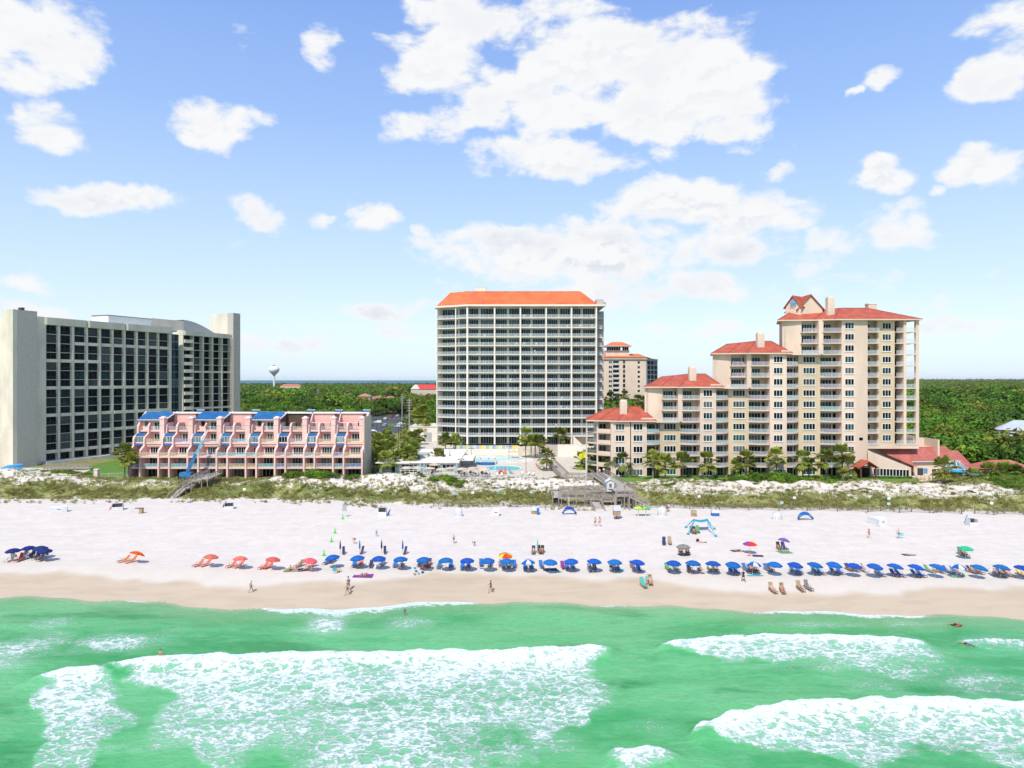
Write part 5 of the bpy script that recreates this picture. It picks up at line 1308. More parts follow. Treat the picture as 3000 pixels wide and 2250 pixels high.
# parking lines
pm_ = MB().use(WHITE)
for i in range(16): pm_.add([(-70 - i*2.8, 470, 4.672), (-69.86 - i*2.8, 470, 4.672), (-69.86 - i*2.8, 476, 4.672), (-70 - i*2.8, 476, 4.672)], [(0, 1, 2, 3)])
tag(pm_.build('parking_lines'), kind='structure')
def car_proto(col, name='parked_car', suv=False):
    t = thing(name, 'x', 'car'); pm = mat(col[0], col[1], .25, .02, 1, spec=.6)
    L_, W_, Hh = 4.6, 1.85, 1.5 + (.25 if suv else 0)
    side = [(-2.3, .35), (-2.3, .75), (-1.5, .92), (-.9, Hh-.02), (1.2 if not suv else 1.9, Hh), (1.8 if not suv else 2.2, .98), (2.3, .92), (2.3, .35)]
    b = MB().use(pm).hull2([(x, -W_/2 + (.15 if z > 1.2 else 0), z) for x, z in side], [(x, W_/2 - (.15 if z > 1.2 else 0), z) for x, z in side]).build('body', t, smooth=False)
    w_ = MB().use(GDARK)
    for s in (-1, 1): w_.add([(-1.25, s*(W_/2-.02), .98), (1.5, s*(W_/2-.02), .98), (1.05 if not suv else 1.7, s*(W_/2-.13), Hh-.12), (-.85, s*(W_/2-.13), Hh-.12)], [(0, 1, 2, 3)])
    w_.add([(-1.5, -.8, .97), (-1.5, .8, .97), (-.95, .72, Hh-.08), (-.95, -.72, Hh-.08)], [(0, 1, 2, 3)]); w = w_.build('windows', t)
    kids = [b, w]
    wm = MB().use(mat('tyre_rubber', (.02, .02, .02), .9)).tube((0, -.1, 0), (0, .1, 0), .34, None, 10).use(GREYM).tube((0, -.11, 0), (0, .11, 0), .18, None, 8).mesh('wheel')
    for x in (-1.45, 1.45):
        for y in (-.85, .85): kids.append(link('wheel', wm, t, (x, y, .34)))
    KIDS[t.name] = kids; return t
CARS = {'white': car_proto(('white_car_paint', (.72, .73, .74))), 'black': car_proto(('black_car_paint', (.02, .02, .025))), 'silver': car_proto(('silver_car_paint', (.42, .44, .46))), 'red': car_proto(('red_car_paint', (.35, .03, .03)))}
SUV = car_proto(('pearl_car_paint', (.75, .75, .73)), suv=True)
cars = [(1175,1244,'white',.2,'white car half hidden by palms right of the road bend'),(1168,1251,'white',.2,'second white car parked below the first at the road bend'),(1128,1248,'silver',1.4,'silver grey car parked on the verge side of the car park'),(1090,1267,'white',.3,'white car parked at the near corner of the car park'),(1092,1272,'black',.1,'black car just in front of the white corner car'),
        (1082,1231,'black',1.5,'dark car at the far left of the visible car park'),(1130,1229,'white',1.5,'small white car in the far parking rows'),(1148,1222,'red',1.5,'dark red car at the far end of the road'),(1165,1220,'silver',1.5,'silver car at the far end of the road'),(1178,1221,'black',1.4,'black car furthest right at the road end'),(1210,1221,'black',.1,'dark car in front of the trees above the garage'),
        (1143,1283,'white',1.3,'white car behind the palm thicket near the restaurant road'),(1146,1277,'white',1.3,'white car next up the road from the thicket'),(1222,1270,'silver',.1,'silver pickup in front of the white garage'),(1238,1270,'black',.1,'dark car right of the silver pickup'),(1219,1298,'white',1.4,'white car behind the restaurant roof'),(1221,1305,'white',1.4,'white car nearest the restaurant roof')]
protos_used = set()
for px, py, c, rz, lab in cars:
    D = gd(py, 4.75); p = CARS[c]; loc = (gx(px, D), D, 4.68)
    if c not in protos_used: protos_used.add(c); p.location = loc; p.rotation_euler = (0, 0, rz); p['label'] = lab; p['group'] = 'cars parked behind the resort'
    else: dup(p, loc, rz, lab, 'cars parked behind the resort')
SUV.location = (gx(1107, 425), 425, 4.68); SUV.rotation_euler = (0, 0, .1); SUV['label'] = 'pearl white sports utility car in the middle of the car park'; SUV['group'] = 'cars parked behind the resort'
# ---- utility poles
for i, (px, top, D, lab) in enumerate([(1199, 1166, 300, 'grey metal utility pole with many crossarms by the garage'), (1178, 1152, 420, 'further grey utility pole left of the near one'), (932, 1138, 620, 'far utility pole in the wood above the pink roofs')]):
    x = gx(px, D); z = Hs(x, D); h = gz(top, D) - z; t = thing('utility_pole', lab, 'utility pole', (x, D, z), 0, 'utility poles')
    MB().use(GREYM).tube((0, 0, 0), (0, 0, h), .28, .16, 8).build('pole', t)
    for k in range(5): MB().use(GREYM).box(-1.2+.1*(k % 2), 1.2-.1*(k % 2), -.07, .07, h-1-k*1.1, h-.85-k*1.1).build('crossarm', t)
# ---- deck lamps
lm = thing('deck_lamp', 'x', 'lamp')
kid(lm, MB().use(DARKM).tube((0, 0, 0), (0, 0, 4.6), .07, .05, 6).build('pole', lm)); kid(lm, MB().use(DARKM).box(-.7, .7, -.05, .05, 4.5, 4.6).box(-.85, -.45, -.18, .18, 4.35, 4.5).box(.45, .85, -.18, .18, 4.35, 4.5).build('lamp_head', lm))
LMP = [(1381,1356,'black twin lamp post at the left end of the upper pool'),(1491,1350,'black twin lamp post between the two pools and the palms'),(1541,1385,'black twin lamp post on the deck right of the round pool'),(1351,1395,'black twin lamp post among the restaurant parasols'),(1167,1310,'dark lamp post in the palm thicket'),(1173,1290,'dark lamp post further back in the palm thicket'),(1119,1255,'dark lamp post beside the car park verge'),(1104,1262,'dark lamp post at the left of the car park')]
for i, (px, py, lab) in enumerate(LMP):
    D = gd(py, 5.2 if i < 4 else 4.7); loc = (gx(px, D), D, 5.2 if i < 4 else 4.7)
    if i == 0: lm.location = loc; lm['label'] = lab; lm['group'] = 'lamp posts'
    else: dup(lm, loc, 0, lab, 'lamp posts', 1 if i < 4 else 1.9)
# ---- water tower
wt = thing('water_tower', 'white bulb shaped water tower rising above the woodland', 'water tower', (gx(803, 1500), 1500, 4))
D = 1500; zc = gz(1084, D) - 4
MB().use(WHITE).lathe([(3.2, 0), (2.0, 5), (1.9, zc-14), (2.6, zc-11), (6, zc-7.5), (9.5, zc-3.5), (11.1, zc+.5), (10.4, zc+3.8), (7.5, zc+7), (4, zc+8.6), (.5, zc+9)], 24).build('tank', wt, smooth=True)
MB().use(DARKM).lathe([(3.4, zc+8.6), (3.4, zc+9.8), (3.2, zc+9.8)], 12).tube((-2, 0, zc+9), (-2, 0, zc+11.5), .3).tube((2, 0, zc+9), (2, 0, zc+11), .3).build('top_railing', wt)
MB().use(mat('tower_band', (.30, .42, .46), .6)).lathe([(2.95, zc-11.6), (2.95, zc-10.9)], 16).build('band', wt)
# ---- distant tower with orange roofs
D = 450.; ox = gx(1770, D); ft = thing('distant_tower', 'distant beige tower block with two tiers of orange hip roofs', 'building', (ox, D, 4.5))
X = lambda p: gx(p, D) - ox; Z = lambda p: gz(p, D) - 4.5
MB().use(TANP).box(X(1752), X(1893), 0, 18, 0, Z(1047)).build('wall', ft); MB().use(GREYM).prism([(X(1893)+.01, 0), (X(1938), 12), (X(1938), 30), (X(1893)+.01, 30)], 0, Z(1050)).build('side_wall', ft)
r = MB().use(ORT).add([(X(1755), -1, Z(1047)), (X(1897), -1, Z(1047)), (X(1940), 12, Z(1055)), (X(1940), 31, Z(1055)), (X(1755), 31, Z(1050)), (X(1770), 8, Z(1036)), (X(1878), 8, Z(1035)), (X(1905), 16, Z(1042))], [(0, 1, 6, 5), (1, 2, 7, 6), (2, 3, 7), (0, 5, 4), (5, 6, 7, 3, 4)]); r.build('roof', ft)
MB().use(CONC).prism([(X(1756), -.9), (X(1896), -.9), (X(1939), 12.1), (X(1939), 30), (X(1756), 30)], Z(1050)-.6, Z(1050)-.1).build('eaves', ft)
MB().use(TANP).box(X(1777), X(1846), 3, 12, Z(1050), Z(1026)).build('penthouse_wall', ft); put_window(ft, X(1779), 2.9, Z(1027), X(1820)-X(1779), Z(1015)-Z(1027), 6, WHITE, GDARK, fw=.25); put_window(ft, X(1825), 2.9, Z(1027), X(1844)-X(1825), Z(1015)-Z(1027), 3, WHITE, GDARK, fw=.25)
MB().use(TANP).box(X(1776), X(1847), 3.2, 12.2, Z(1016), Z(1013)).build('lintel', ft)
r = MB().use(ORT); hip_roof(r, X(1773), X(1852), 0, 13, Z(1013), Z(1000), 5.5, 5.5, fm=CONC); r.build('penthouse_roof', ft)
for k in range(13):
    z = Z(1065 + k*13.9)
    if z < 1: break
    put_window(ft, X(1783), -.06, z, 2.2, 1.7, 2, WHITE, GDARK, fw=.12); put_window(ft, X(1825), -.06, z, 1.4, 2.2, 1, DARKM, GDARK, fw=.12); put_window(ft, X(1868), -.06, z, 1.4, 1.4, 1, DARKM, GDARK, fw=.12)
    MB().use(GDARK).box(X(1796), X(1813), -.06, .02, z-.9, z+1.6).build('balcony_opening', ft); MB().use(CONC).box(X(1796), X(1813), -.9, -.07, z-.9, z-.7).use(WHITEM).box(X(1796), X(1813), -.95, -.88, z-.7, z+.25).build('balcony', ft)
    for j in range(3):
        xa = X(1898)+j*2.9; ya = 12*(xa-X(1893))/(X(1938)-X(1893)); MB().use(GDARK).hull2([(xa, ya-.25, z-.6), (xa, ya-.25, z+1.7), (xa, ya, z+1.7), (xa, ya, z-.6)], [(xa+2.1, ya+2.1*.9-.25, z-.6), (xa+2.1, ya+1.89-.25, z+1.7), (xa+2.1, ya+1.89, z+1.7), (xa+2.1, ya+1.89, z-.6)]).build('window', ft)
# ---- low annex right of the stepped condominium
D = 190.; ox = gx(2560, D); an = thing('spa_annex', 'low tan annex with big slanting red tile roof and a band of windows', 'building', (ox, D, 4.3))
X = lambda p, d=0: gx(p, D+d) - ox; Z = lambda p, d=0: gz(p, D+d) - 4.3
# front wall with raking top
MB().use(TANP).hull2([(X(2560), 3, 0), (X(2688), 3, 0), (X(2688), 3, Z(1370, 3)), (X(2566), 3, Z(1322, 3)), (X(2560), 3, Z(1318, 3))][::-1], [(X(2560), 3.4, 0), (X(2688), 3.4, 0), (X(2688), 3.4, Z(1370, 3)), (X(2566), 3.4, Z(1322, 3)), (X(2560), 3.4, Z(1318, 3))][::-1]).build('front_wall', an)
MB().use(TANP).box(X(2694), X(2783), 7.2, 11, 0, Z(1309, 7)).box(X(2690), X(2783), 11, 11.4, Z(1304, 14), Z(1283, 11)).build('rear_wall', an); MB().use(PAVE).box(X(2690), X(2780), 11.4, 20, Z(1300, 14), Z(1298, 14)).build('terrace', an)
MB().use(TANP).box(X(2783)-.5, X(2783), 4.6, 22, 0, Z(1283, 11)+.01).build('end_wall', an)
MB().use(TANP).box(X(2680, 4), X(2815, 4), 4.4, 5, 0, Z(1353, 4)-.1).box(X(2815, 5), X(2850), 5.4, 5.9, 0, Z(1365, 5)).build('front_wall', an)
rf = MB().use(REDP)
rf.add([(X(2554, 6.8), 6.8, Z(1312, 6.8)), (X(2770, 6.8), 6.8, Z(1307, 6.8)), (X(2815, 3.8), 3.8, Z(1350, 3.8)), (X(2671, 3.8), 3.8, Z(1352, 3.8)), (X(2689, 2.2), 2.2, Z(1371, 2.2))], [(0, 4, 3), (0, 3, 2, 1)])
rf.add([(X(2770, 10)+.02, 11, Z(1322, 9)), (X(2820, 9), 11, Z(1322, 9)), (X(2852, 4), 4.2, Z(1366, 4)), (X(2815, 5)+.02, 4.2, Z(1366, 4))], [(3, 2, 1, 0)])
ro = rf.build('roof', an); MB().use(WHITEM).bar((X(2671, 3.7), 3.7, Z(1353, 3.7)), (X(2815, 3.7), 3.7, Z(1351, 3.7)), .2, .2).build('gutter', an)
sp_ = MB().use(mat('patched_tile', (.50, .08, .06), .8)); b0_ = Vector((X(2554, 12), 12, Z(1312, 12)))
for i in range(11): put_window(an, X(2575)+i*(X(2682)-X(2575))/11, 2.93, .6-i*.03, (X(2682)-X(2575))/11-.08, 1.95-i*.01, 1, WHITE, GDARK, fw=.06)
MB().use(GDARK).box(X(2690, 4), X(2707, 4), 4.3, 4.38, 0, 2.4).build('doorway', an); MB().use(mat('info_board', (.10, .30, .55), .6)).box(X(2709, 4), X(2719, 4), 4.28, 4.38, 1.0, 2.3).build('notice_board', an); put_window(an, X(2731, 4), 4.35, 0, 1.4, 2.3, 1, WHITE, GTEAL, 'glass_door')
# right wings
MB().use(TANP).box(X(2820), X(2920), 14, 14.4, 0, Z(1338, 14)).box(X(2830), X(2870), 9, 14, 0, Z(1345, 9)).use(GDARK).box(X(2872), X(2895), 13.9, 14, 3.6, 4.8).build('right_wall', an)
rr = thing('low_pavilion', 'low building with worn red hip roof at the right edge behind palms', 'building', (gx(2880, 186), 186, 4.3))
MB().use(mat('brown_wall', (.30, .16, .12), .9)).box(1, 15, 1, 10, 0, 2.3).build('wall', rr); m = MB().use(REDP); hip_roof(m, 0, 16, 0, 11, 2.5, 5.0, 5.6, 5, fm=TANP); m.build('roof', rr)
# entrance canopy
D = 189.; ec = thing('entrance_canopy', 'small timber entrance canopy with red gabled roof on the lawn side', 'canopy', (gx(2544, D), D, 4.5))
m = MB().use(mat('dark_timber', (.16, .06, .04), .8))
for x in (-2., 2.): 
    for y in (0, 3.4): m.box(x-.17, x+.17, y-.17, y+.17, 0, 3.1)
m.bar((-2.1, 0, 3.1), (2.1, 0, 3.1), .2).bar((-2.1, 0, 3.15), (0, 0, 4.3), .18).bar((2.1, 0, 3.15), (0, 0, 4.3), .18); m.build('frame', ec); MB().use(GDARK).box(-1.8, 1.8, 3.3, 3.5, 0, 3).build('doorway', ec)
MB().use(RED).hull2([(-2.7, -.6, 3.0), (0, -.6, 4.8), (2.7, -.6, 3.0), (2.7, -.6, 2.85), (0, -.6, 4.6), (-2.7, -.6, 2.85)], [(-2.7, 4, 3.0), (0, 4, 4.8), (2.7, 4, 3.0), (2.7, 4, 2.85), (0, 4, 4.6), (-2.7, 4, 2.85)]).build('roof', ec)
# glass gazebo
gzb = thing('glass_gazebo', 'octagonal glass gazebo with ribbed cone roof beside the annex', 'gazebo', (gx(2797, 191), 191, 4.6))
n = 10; m = MB().use(WHITEM); g2 = MB().use(GPALE)
P_ = [(3.0*math.cos(2*PI*i/n), 3.0*math.sin(2*PI*i/n)) for i in range(n)]
for i in range(n):
    a, b = P_[i], P_[(i+1) % n]; m.bar((*a, 0), (*a, 2.5), .12); m.bar((*a, 2.5), (*b, 2.5), .16); m.bar((*a, 2.55), (a[0]*.2, a[1]*.2, 4.7), .12); m.bar((*a, 1.2), (*b, 1.2), .08)
    g2.add([(*a, 0), (*b, 0), (*b, 2.5), (*a, 2.5)], [(0, 1, 2, 3)]); g2.add([(*a, 2.52), (*b, 2.52), (b[0]*.2, b[1]*.2, 4.66), (a[0]*.2, a[1]*.2, 4.66)], [(0, 1, 2, 3)])
m.build('frame', gzb); g2.build('glass', gzb)
sp = MB().use(PAVE).prism([(gx(2680, 190), 190.2), (gx(2700, 184), 184), (gx(2900, 184), 184), (gx(2900, 190), 196), (gx(2700, 190), 195)], 4.0, 4.56).build('spa_terrace'); tag(sp, kind='structure')
water_pool('spa_pool', [(gx(2812, 187)+2.4*math.cos(a), 187.4+1.8*math.sin(a)) for a in np.linspace(0, 2*PI, 14, endpoint=False)], 4.62, 'small turquoise spa pool beside the gazebo')
pf = thing('patio_fence', 'short pink masonry screen beside the annex terrace', 'wall', (gx(2686, 188), 188, 4.3))
for i in range(9): MB().use(TANP).box(i*1.05, i*1.05+.9, -.1, .1, 0, 1.3 - .05*i).build('fence_panel', pf)
# grey roofed house far right
D = 250.; gh = thing('white_house', 'white house with pale grey metal roof and blue shutters at the right edge', 'house', (gx(2925, D), D, Hs(gx(2925, D), D)))
z0 = gh.location.z; X = lambda p, d=0: gx(p, D+d) - gh.location.x; Z = lambda p, d=0: gz(p, D+d) - z0
HW = mat('pale_blue_wall', (.68, .70, .74), .8); GR = mat('grey_metal_roof', (.45, .50, .53), .4, .05, .6, spec=.5); BS = mat('blue_shutter', (.03, .25, .42), .6)
gh.rotation_euler = (0, 0, -.5)
MB().use(HW).box(X(2925), X(3100), 0, 7, -2, Z(1281)).box(X(2930), X(3100), 5, 12, 0, Z(1262, 10)).build('wall', gh)
m = MB().use(GR); m.add([(X(2917), -1, Z(1275)), (X(3110), -1, Z(1281)), (X(3110), 7, Z(1262, 5)), (X(2965), 7, Z(1262, 5))], [(0, 1, 2, 3)]); m.add([(X(2925), 5, Z(1261)), (X(3110), 5, Z(1264)), (X(3110), 9, Z(1234)), (X(2970), 9, Z(1233))], [(0, 1, 2, 3)]); m.add([(X(2925), 5, Z(1261)), (X(2970), 9, Z(1233)), (X(2925), 13, Z(1261))], [(0, 1, 2)]); m.build('roof', gh)
for px in (2927, 2950, 2973):
    w_ = put_window(gh, X(px), -.07, Z(1300), .7, 1.9, 1, WHITE, GDARK); link('shutter', MB().use(BS).hull2([(-.05, -.1, 1.9), (.75, -.1, 1.9), (.85, -.65, .2), (-.15, -.65, .2)], [(-.05, -.05, 1.9), (.75, -.05, 1.9), (.85, -.6, .2), (-.15, -.6, .2)]).mesh('shutter'), w_)
put_window(gh, X(2986), -.07, Z(1306), 1.4, 2.5, 2, WHITE, GDARK); MB().use(WHITE).box(X(2980), X(3020), -1.8, 0, -2, Z(1312)).build('porch', gh)

# ============================================================ boardwalks
def walkway(pts, width, label, rails=(1, 1), cat='boardwalk', name='boardwalk', rail_h=1.05):
    """pts: world points of the centre line of the deck surface"""
    o0 = Vector(pts[0]); t = thing(name, label, cat, tuple(o0)); P = [Vector(p) - o0 for p in pts]
    dk = MB().use(WOODD); rl = [MB().use(WOOD), MB().use(WOOD)]; lg = MB().use(WOOD)
    pm = MB().use(WOOD).box(-.06, .06, -.06, .06, 0, rail_h).mesh('post')
    for a, b in zip(P, P[1:]):
        d = (b-a); L_ = d.length; h = Vector((d.x, d.y, 0)).normalized(); s = Vector((-h.y, h.x, 0))*width/2
        n = max(1, int(L_/.19))
        for i in range(n):
            u0, u1 = i/n, (i+.9)/n; p0, p1 = a+d*u0, a+d*u1
            dk.hull2([p0-s, p0+s, p0+s+Vector((0, 0, -.05)), p0-s+Vector((0, 0, -.05))], [p1-s, p1+s, p1+s+Vector((0, 0, -.05)), p1-s+Vector((0, 0, -.05))])
        for q in (-1, 1):
            rl[0].bar(a+s*q*.96+Vector((0, 0, -.18)), b+s*q*.96+Vector((0, 0, -.18)), .08, .22)
        m = max(1, round(L_/1.9))
        for i in range(m+1):
            p = a + d*i/m
            for q, on in ((-1, rails[0]), (1, rails[1])):
                if on: link('post', pm, t, tuple(p+s*q))
                g = Hs(o0.x+p.x+s.x*q, o0.y+p.y+s.y*q) - o0.z
                if p.z - g > .3: lg.bar((p.x+s.x*q*.9, p.y+s.y*q*.9, g-.3), tuple(p+s*q*.9), .16)
        for q, on in ((-1, rails[0]), (1, rails[1])):
            if on:
                for hh, hgt in ((rail_h, .06), (rail_h-.14, .12), (rail_h*.5, .12)): 
                    link('rail', MB().use(WOOD).bar(a+s*q+Vector((0, 0, hh)), b+s*q+Vector((0, 0, hh)), .16 if hgt < .1 else .05, hgt).mesh('rail'), t)
    dk.build('deck', t); rl[0].build('joist', t)
    if lg.f: lg.build('support', t)
    return t
def wp(px, py, z): D = gd(py, z); return (gx(px, D), D, z)
walkway([wp(1610,1352,6.0), wp(1655,1398,5.9), wp(1738,1400,5.9)], 2.2, 'boardwalk leading from the pool deck down to the right past the flag')
walkway([wp(1745,1385,6.1), wp(1775,1402,6.1), wp(1834,1440,6.0)], 4.6, 'wide main boardwalk deck running to the beach lookout', (0, 1))
walkway([wp(1741,1388,6.12), wp(1797,1432,5.6)], 1.6, 'sloping boardwalk ramp left of the hut', (1, 1))
walkway([wp(1842,1452,5.7), wp(1900,1480,3.6)], 1.6, 'boardwalk stairway going down right from the lookout')
walkway([wp(1790,1436,5.3), wp(1640,1440,5.0)], 1.8, 'long upper zigzag ramp left of the hut')
walkway([wp(1636,1456,4.4), wp(1790,1462,4.0)], 1.8, 'long lower zigzag ramp left of the hut')
walkway([wp(1632,1438,5.0), wp(1632,1458,4.4)], 2.2, 'short turning platform at the left end of the zigzag ramps', (1, 0))
walkway([wp(1738,1464,3.7), wp(1758,1502,2.3)], 2.2, 'last boardwalk ramp coming out onto the sand')
walkway([wp(1765,1466,3.8), wp(1800,1466,3.8), wp(1830,1452,4.6)], 1.5, 'short cross walk joining the last ramp to the lookout')
walkway([wp(1802,1449,5.7), wp(1854,1449,5.7)], 2.0, 'lookout platform at the end of the wide boardwalk', (1, 0))
walkway([wp(632,1386,6.4), wp(590,1404,6.4), wp(560,1408,6.2)], 3.2, 'raised timber lookout deck in front of the pink apartments')
walkway([wp(600,1390,6.6), wp(556,1415,5.6), wp(532,1428,4.6)], 1.7, 'timber stair flight from the pink apartments to its landing')
walkway([wp(556,1424,4.9), wp(536,1432,4.5), wp(500,1464,2.4)], 1.9, 'lowest timber stair flight reaching the sand below the pink apartments')
# the hut
hp = wp(1787, 1438, 5.3); hut = thing('beach_hut', 'pale blue wooden beach hut on stilts beside the boardwalk', 'hut', hp)
HB = mat('pale_blue_boards', (.52, .66, .68), .7, .06, 2)
MB().use(HB).box(-.85, .85, -.8, .8, 0, 2.15).build('wall', hut); MB().use(mat('pale_roof', (.72, .74, .72), .7)).hull2([(-1.1, -1.1, 2.1), (0, -1.1, 2.95), (1.1, -1.1, 2.1), (0, -1.1, 2.8)], [(-1.1, 1.1, 2.1), (0, 1.1, 2.95), (1.1, 1.1, 2.1), (0, 1.1, 2.8)]).add([(-.85, -.8, 2.15), (.85, -.8, 2.15), (0, -.8, 2.8)], [(0, 1, 2)]).build('roof', hut)
w_ = put_window(hut, -.4, -.85, .75, .8, 1.15, 1, WHITE, mat('brown_shutter_panel', (.30, .13, .10), .7), fw=.08)
link('sill', MB().use(HB).box(-.1, .9, -.25, -.05, -.12, -.02).mesh('sill'), w_)
m = MB().use(WOOD)
for x in (-.75, .75):
    for y in (-.7, .7): m.box(x-.08, x+.08, y-.08, y+.08, -2.6, 0)
m.bar((-.75, -.7, -.1), (.75, -.7, -1.6), .1).bar((.75, -.7, -.1), (-.75, -.7, -1.6), .1).box(-1., 1., -1., 1., -.12, -.003).build('stilts', hut)
# flag
fp = wp(1717, 1437, 4.6); fl_ = thing('flagpole', 'tall white flagpole rising beside the boardwalk', 'flagpole', fp)
ph = gz(1300, fp[1]) - 4.6; MB().use(WHITEM).tube((0, 0, -.6), (0, 0, ph), .15, .09, 8).build('pole', fl_)
fm = MB().use(mat('yellow_flag_cloth', (.85, .80, .02), .7, transl=.35)); n = 8
for i in range(n+1):
    for j in range(2):
        u = i/n; fm.v.append((-u*1.65, .18*math.sin(u*7), ph-2.0 - j*1.35 - u*.35 + .1*math.sin(u*5)))
for i in range(n): fm.f.append((2*i, 2*i+1, 2*i+3, 2*i+2)); fm.mi.append(0)
fo_ = fm.build('yellow_flag', None, fp); tag(fo_, 'plain yellow warning flag flying from the boardwalk pole', 'flag')
# ---- sand fence along the foot of the dunes
FM = mat('fence_slat', (.20, .17, .14), .9)
def sand_fence(px0, px1, yoff, label):
    x0 = gx(px0, 157); x1 = gx(px1, 155); n = int((x1-x0)/3.1); t = thing('sand_fence', label, 'fence', (x0, float(foot(np.array([x0]))[0]) - yoff, 2.))
    pm = MB().use(FM).box(-.08, .08, -.08, .08, -.3, 1.35).mesh('post'); o = t.location; last = None
    for i in range(n+1):
        x = x0 + i*3.1; y = float(foot(np.array([x]))[0]) - yoff + (1.0 if i % 2 else -.6)*.7; z = Hs(x, y); p = Vector((x-o.x, y-o.y, z-o.z)); link('post', pm, t, tuple(p), 0, (1, 1, random.uniform(.9, 1.15)))
        if last is not None and random.random() < .93:
            m = MB().use(FM); k = 20; d = p - last
            for j in range(1, k): q = last + d*j/k; hh = 1.0*(1-.12*math.sin(PI*j/k)); m.add([(q.x-.024, q.y, q.z), (q.x+.024, q.y, q.z), (q.x+.024, q.y, q.z+hh), (q.x-.024, q.y, q.z+hh)], [(0, 1, 2, 3)])
            for hz_ in (.25, .6, .95): m.bar(last+Vector((0, 0, hz_)), p+Vector((0, 0, hz_)), .015)
            m.build('slat_netting', t)
        last = p
sand_fence(1268, 1742, 2.6, 'wire and slat sand fence left of the boardwalk exit'); sand_fence(1850, 3060, 2.6, 'long wire and slat sand fence right of the boardwalk exit')
# ---- signs in the dunes
SG = [(1385,1458,'white'),(1458,1452,'blue'),(1556,1456,'blue'),(1329,1460,'blue'),(1620,1458,'white'),(1828,1473,'white'),(2048,1470,'white'),(2290,1488,'blue'),(2327,1474,'white'),(2603,1492,'blue'),(2604,1476,'white'),(2905,1490,'white'),(1116,1450,'white'),(716,1448,'white')]
for i, (px, py, c) in enumerate(SG):
    x, y, z = hit(px, py); t = thing('dune_sign', '%s small %s sign on a post in the dunes, counted from the left' % (nth(sorted(SG).index((px, py, c))+1), c), 'sign', (x, y, z), 0, 'small signs in the dunes')
    MB().use(WOOD).box(-.05, .05, -.05, .05, -.3, 1.5).build('post', t); MB().use(WHITE if c == 'white' else mat('pale_blue_sign', (.45, .62, .72), .6)).box(-.35, .35, -.08, -.055, .9, 1.45).build('board', t)
# ---- boom lift in front of the pink apartments
root, pox, pD, poz, U_, NB_, Ls, Vs = PB
b0 = Vector((gx(548, 187), 187, gz(1384, 187))); b1 = Vector((gx(610, 188.5), 188.5, gz(1257, 188.5)))
bl = thing('boom_lift', 'blue telescopic boom lift reaching up the pink apartment front', 'crane', tuple(b0)); BB = mat('boom_blue', (.03, .20, .45), .4); TQ = mat('boom_turquoise', (.15, .50, .60), .4)
dv = b1 - b0
MB().use(BB).bar((0, 0, 0), tuple(dv*.42), .75, .8).use(TQ).bar(tuple(dv*.40), tuple(dv*.74), .55, .6).use(WHITEM).bar(tuple(dv*.72), tuple(dv), .36, .4).build('boom', bl)
m = MB().use(DARKM); c = dv + Vector((.3, 0, .2))
m.box(c.x-.8, c.x+.8, c.y-.5, c.y+.5, c.z, c.z+.12)
for x in (-.8, .8):
    for y in (-.5, .5): m.bar((c.x+x, c.y+y, c.z), (c.x+x, c.y+y, c.z+1.1), .06)
for zz in (.6, 1.1): m.bar((c.x-.8, c.y-.5, c.z+zz), (c.x+.8, c.y-.5, c.z+zz), .05).bar((c.x-.8, c.y+.5, c.z+zz), (c.x+.8, c.y+.5, c.z+zz), .05).bar((c.x-.8, c.y-.5, c.z+zz), (c.x-.8, c.y+.5, c.z+zz), .05).bar((c.x+.8, c.y-.5, c.z+zz), (c.x+.8, c.y+.5, c.z+zz), .05)
m.build('basket', bl); g0 = 4.5 - b0.z
MB().use(BB).box(-1.6, 1.4, -1.1, 1.1, g0+.9, g0+2.0).build('turret', bl); MB().use(DARKM).box(-1.9, 1.9, -1.2, 1.2, g0+.4, g0+.88).build('chassis', bl)
wm = MB().use(mat('tyre_rubber', (.02, .02, .02))).tube((0, -.2, 0), (0, .2, 0), .5, None, 10).mesh('wheel')
for x in (-1.4, 1.4):
    for y in (-1.15, 1.15): link('wheel', wm, bl, (x, y, g0+.5))
# ---- pink fence posts and rail near the hotel lawn
pf = thing('garden_fence', 'white rail fence with pink masonry posts along the hotel lawn', 'fence', (gx(250, 190), 190, 4.5))
m = MB().use(PINKL); x1 = gx(370, 196) - pf.location.x
for px, dy in ((283, 1.0), (107, -4)):
    x = gx(px, 190+dy) - pf.location.x; MB().use(PINKL).box(x-.5, x+.5, dy-.5, dy+.5, 0, 2.2 if px > 200 else 1.3).use(WHITE).box(x-.62, x+.62, dy-.62, dy+.62, 2.2 if px > 200 else 1.3, 2.4 if px > 200 else 1.5).build('post', pf)
rlm = railing_mesh(abs(x1)+1, 1.1, .25, None, 2.0); link('railing', rlm, pf, (gx(290, 191)-pf.location.x, 1.2, 0), .35)
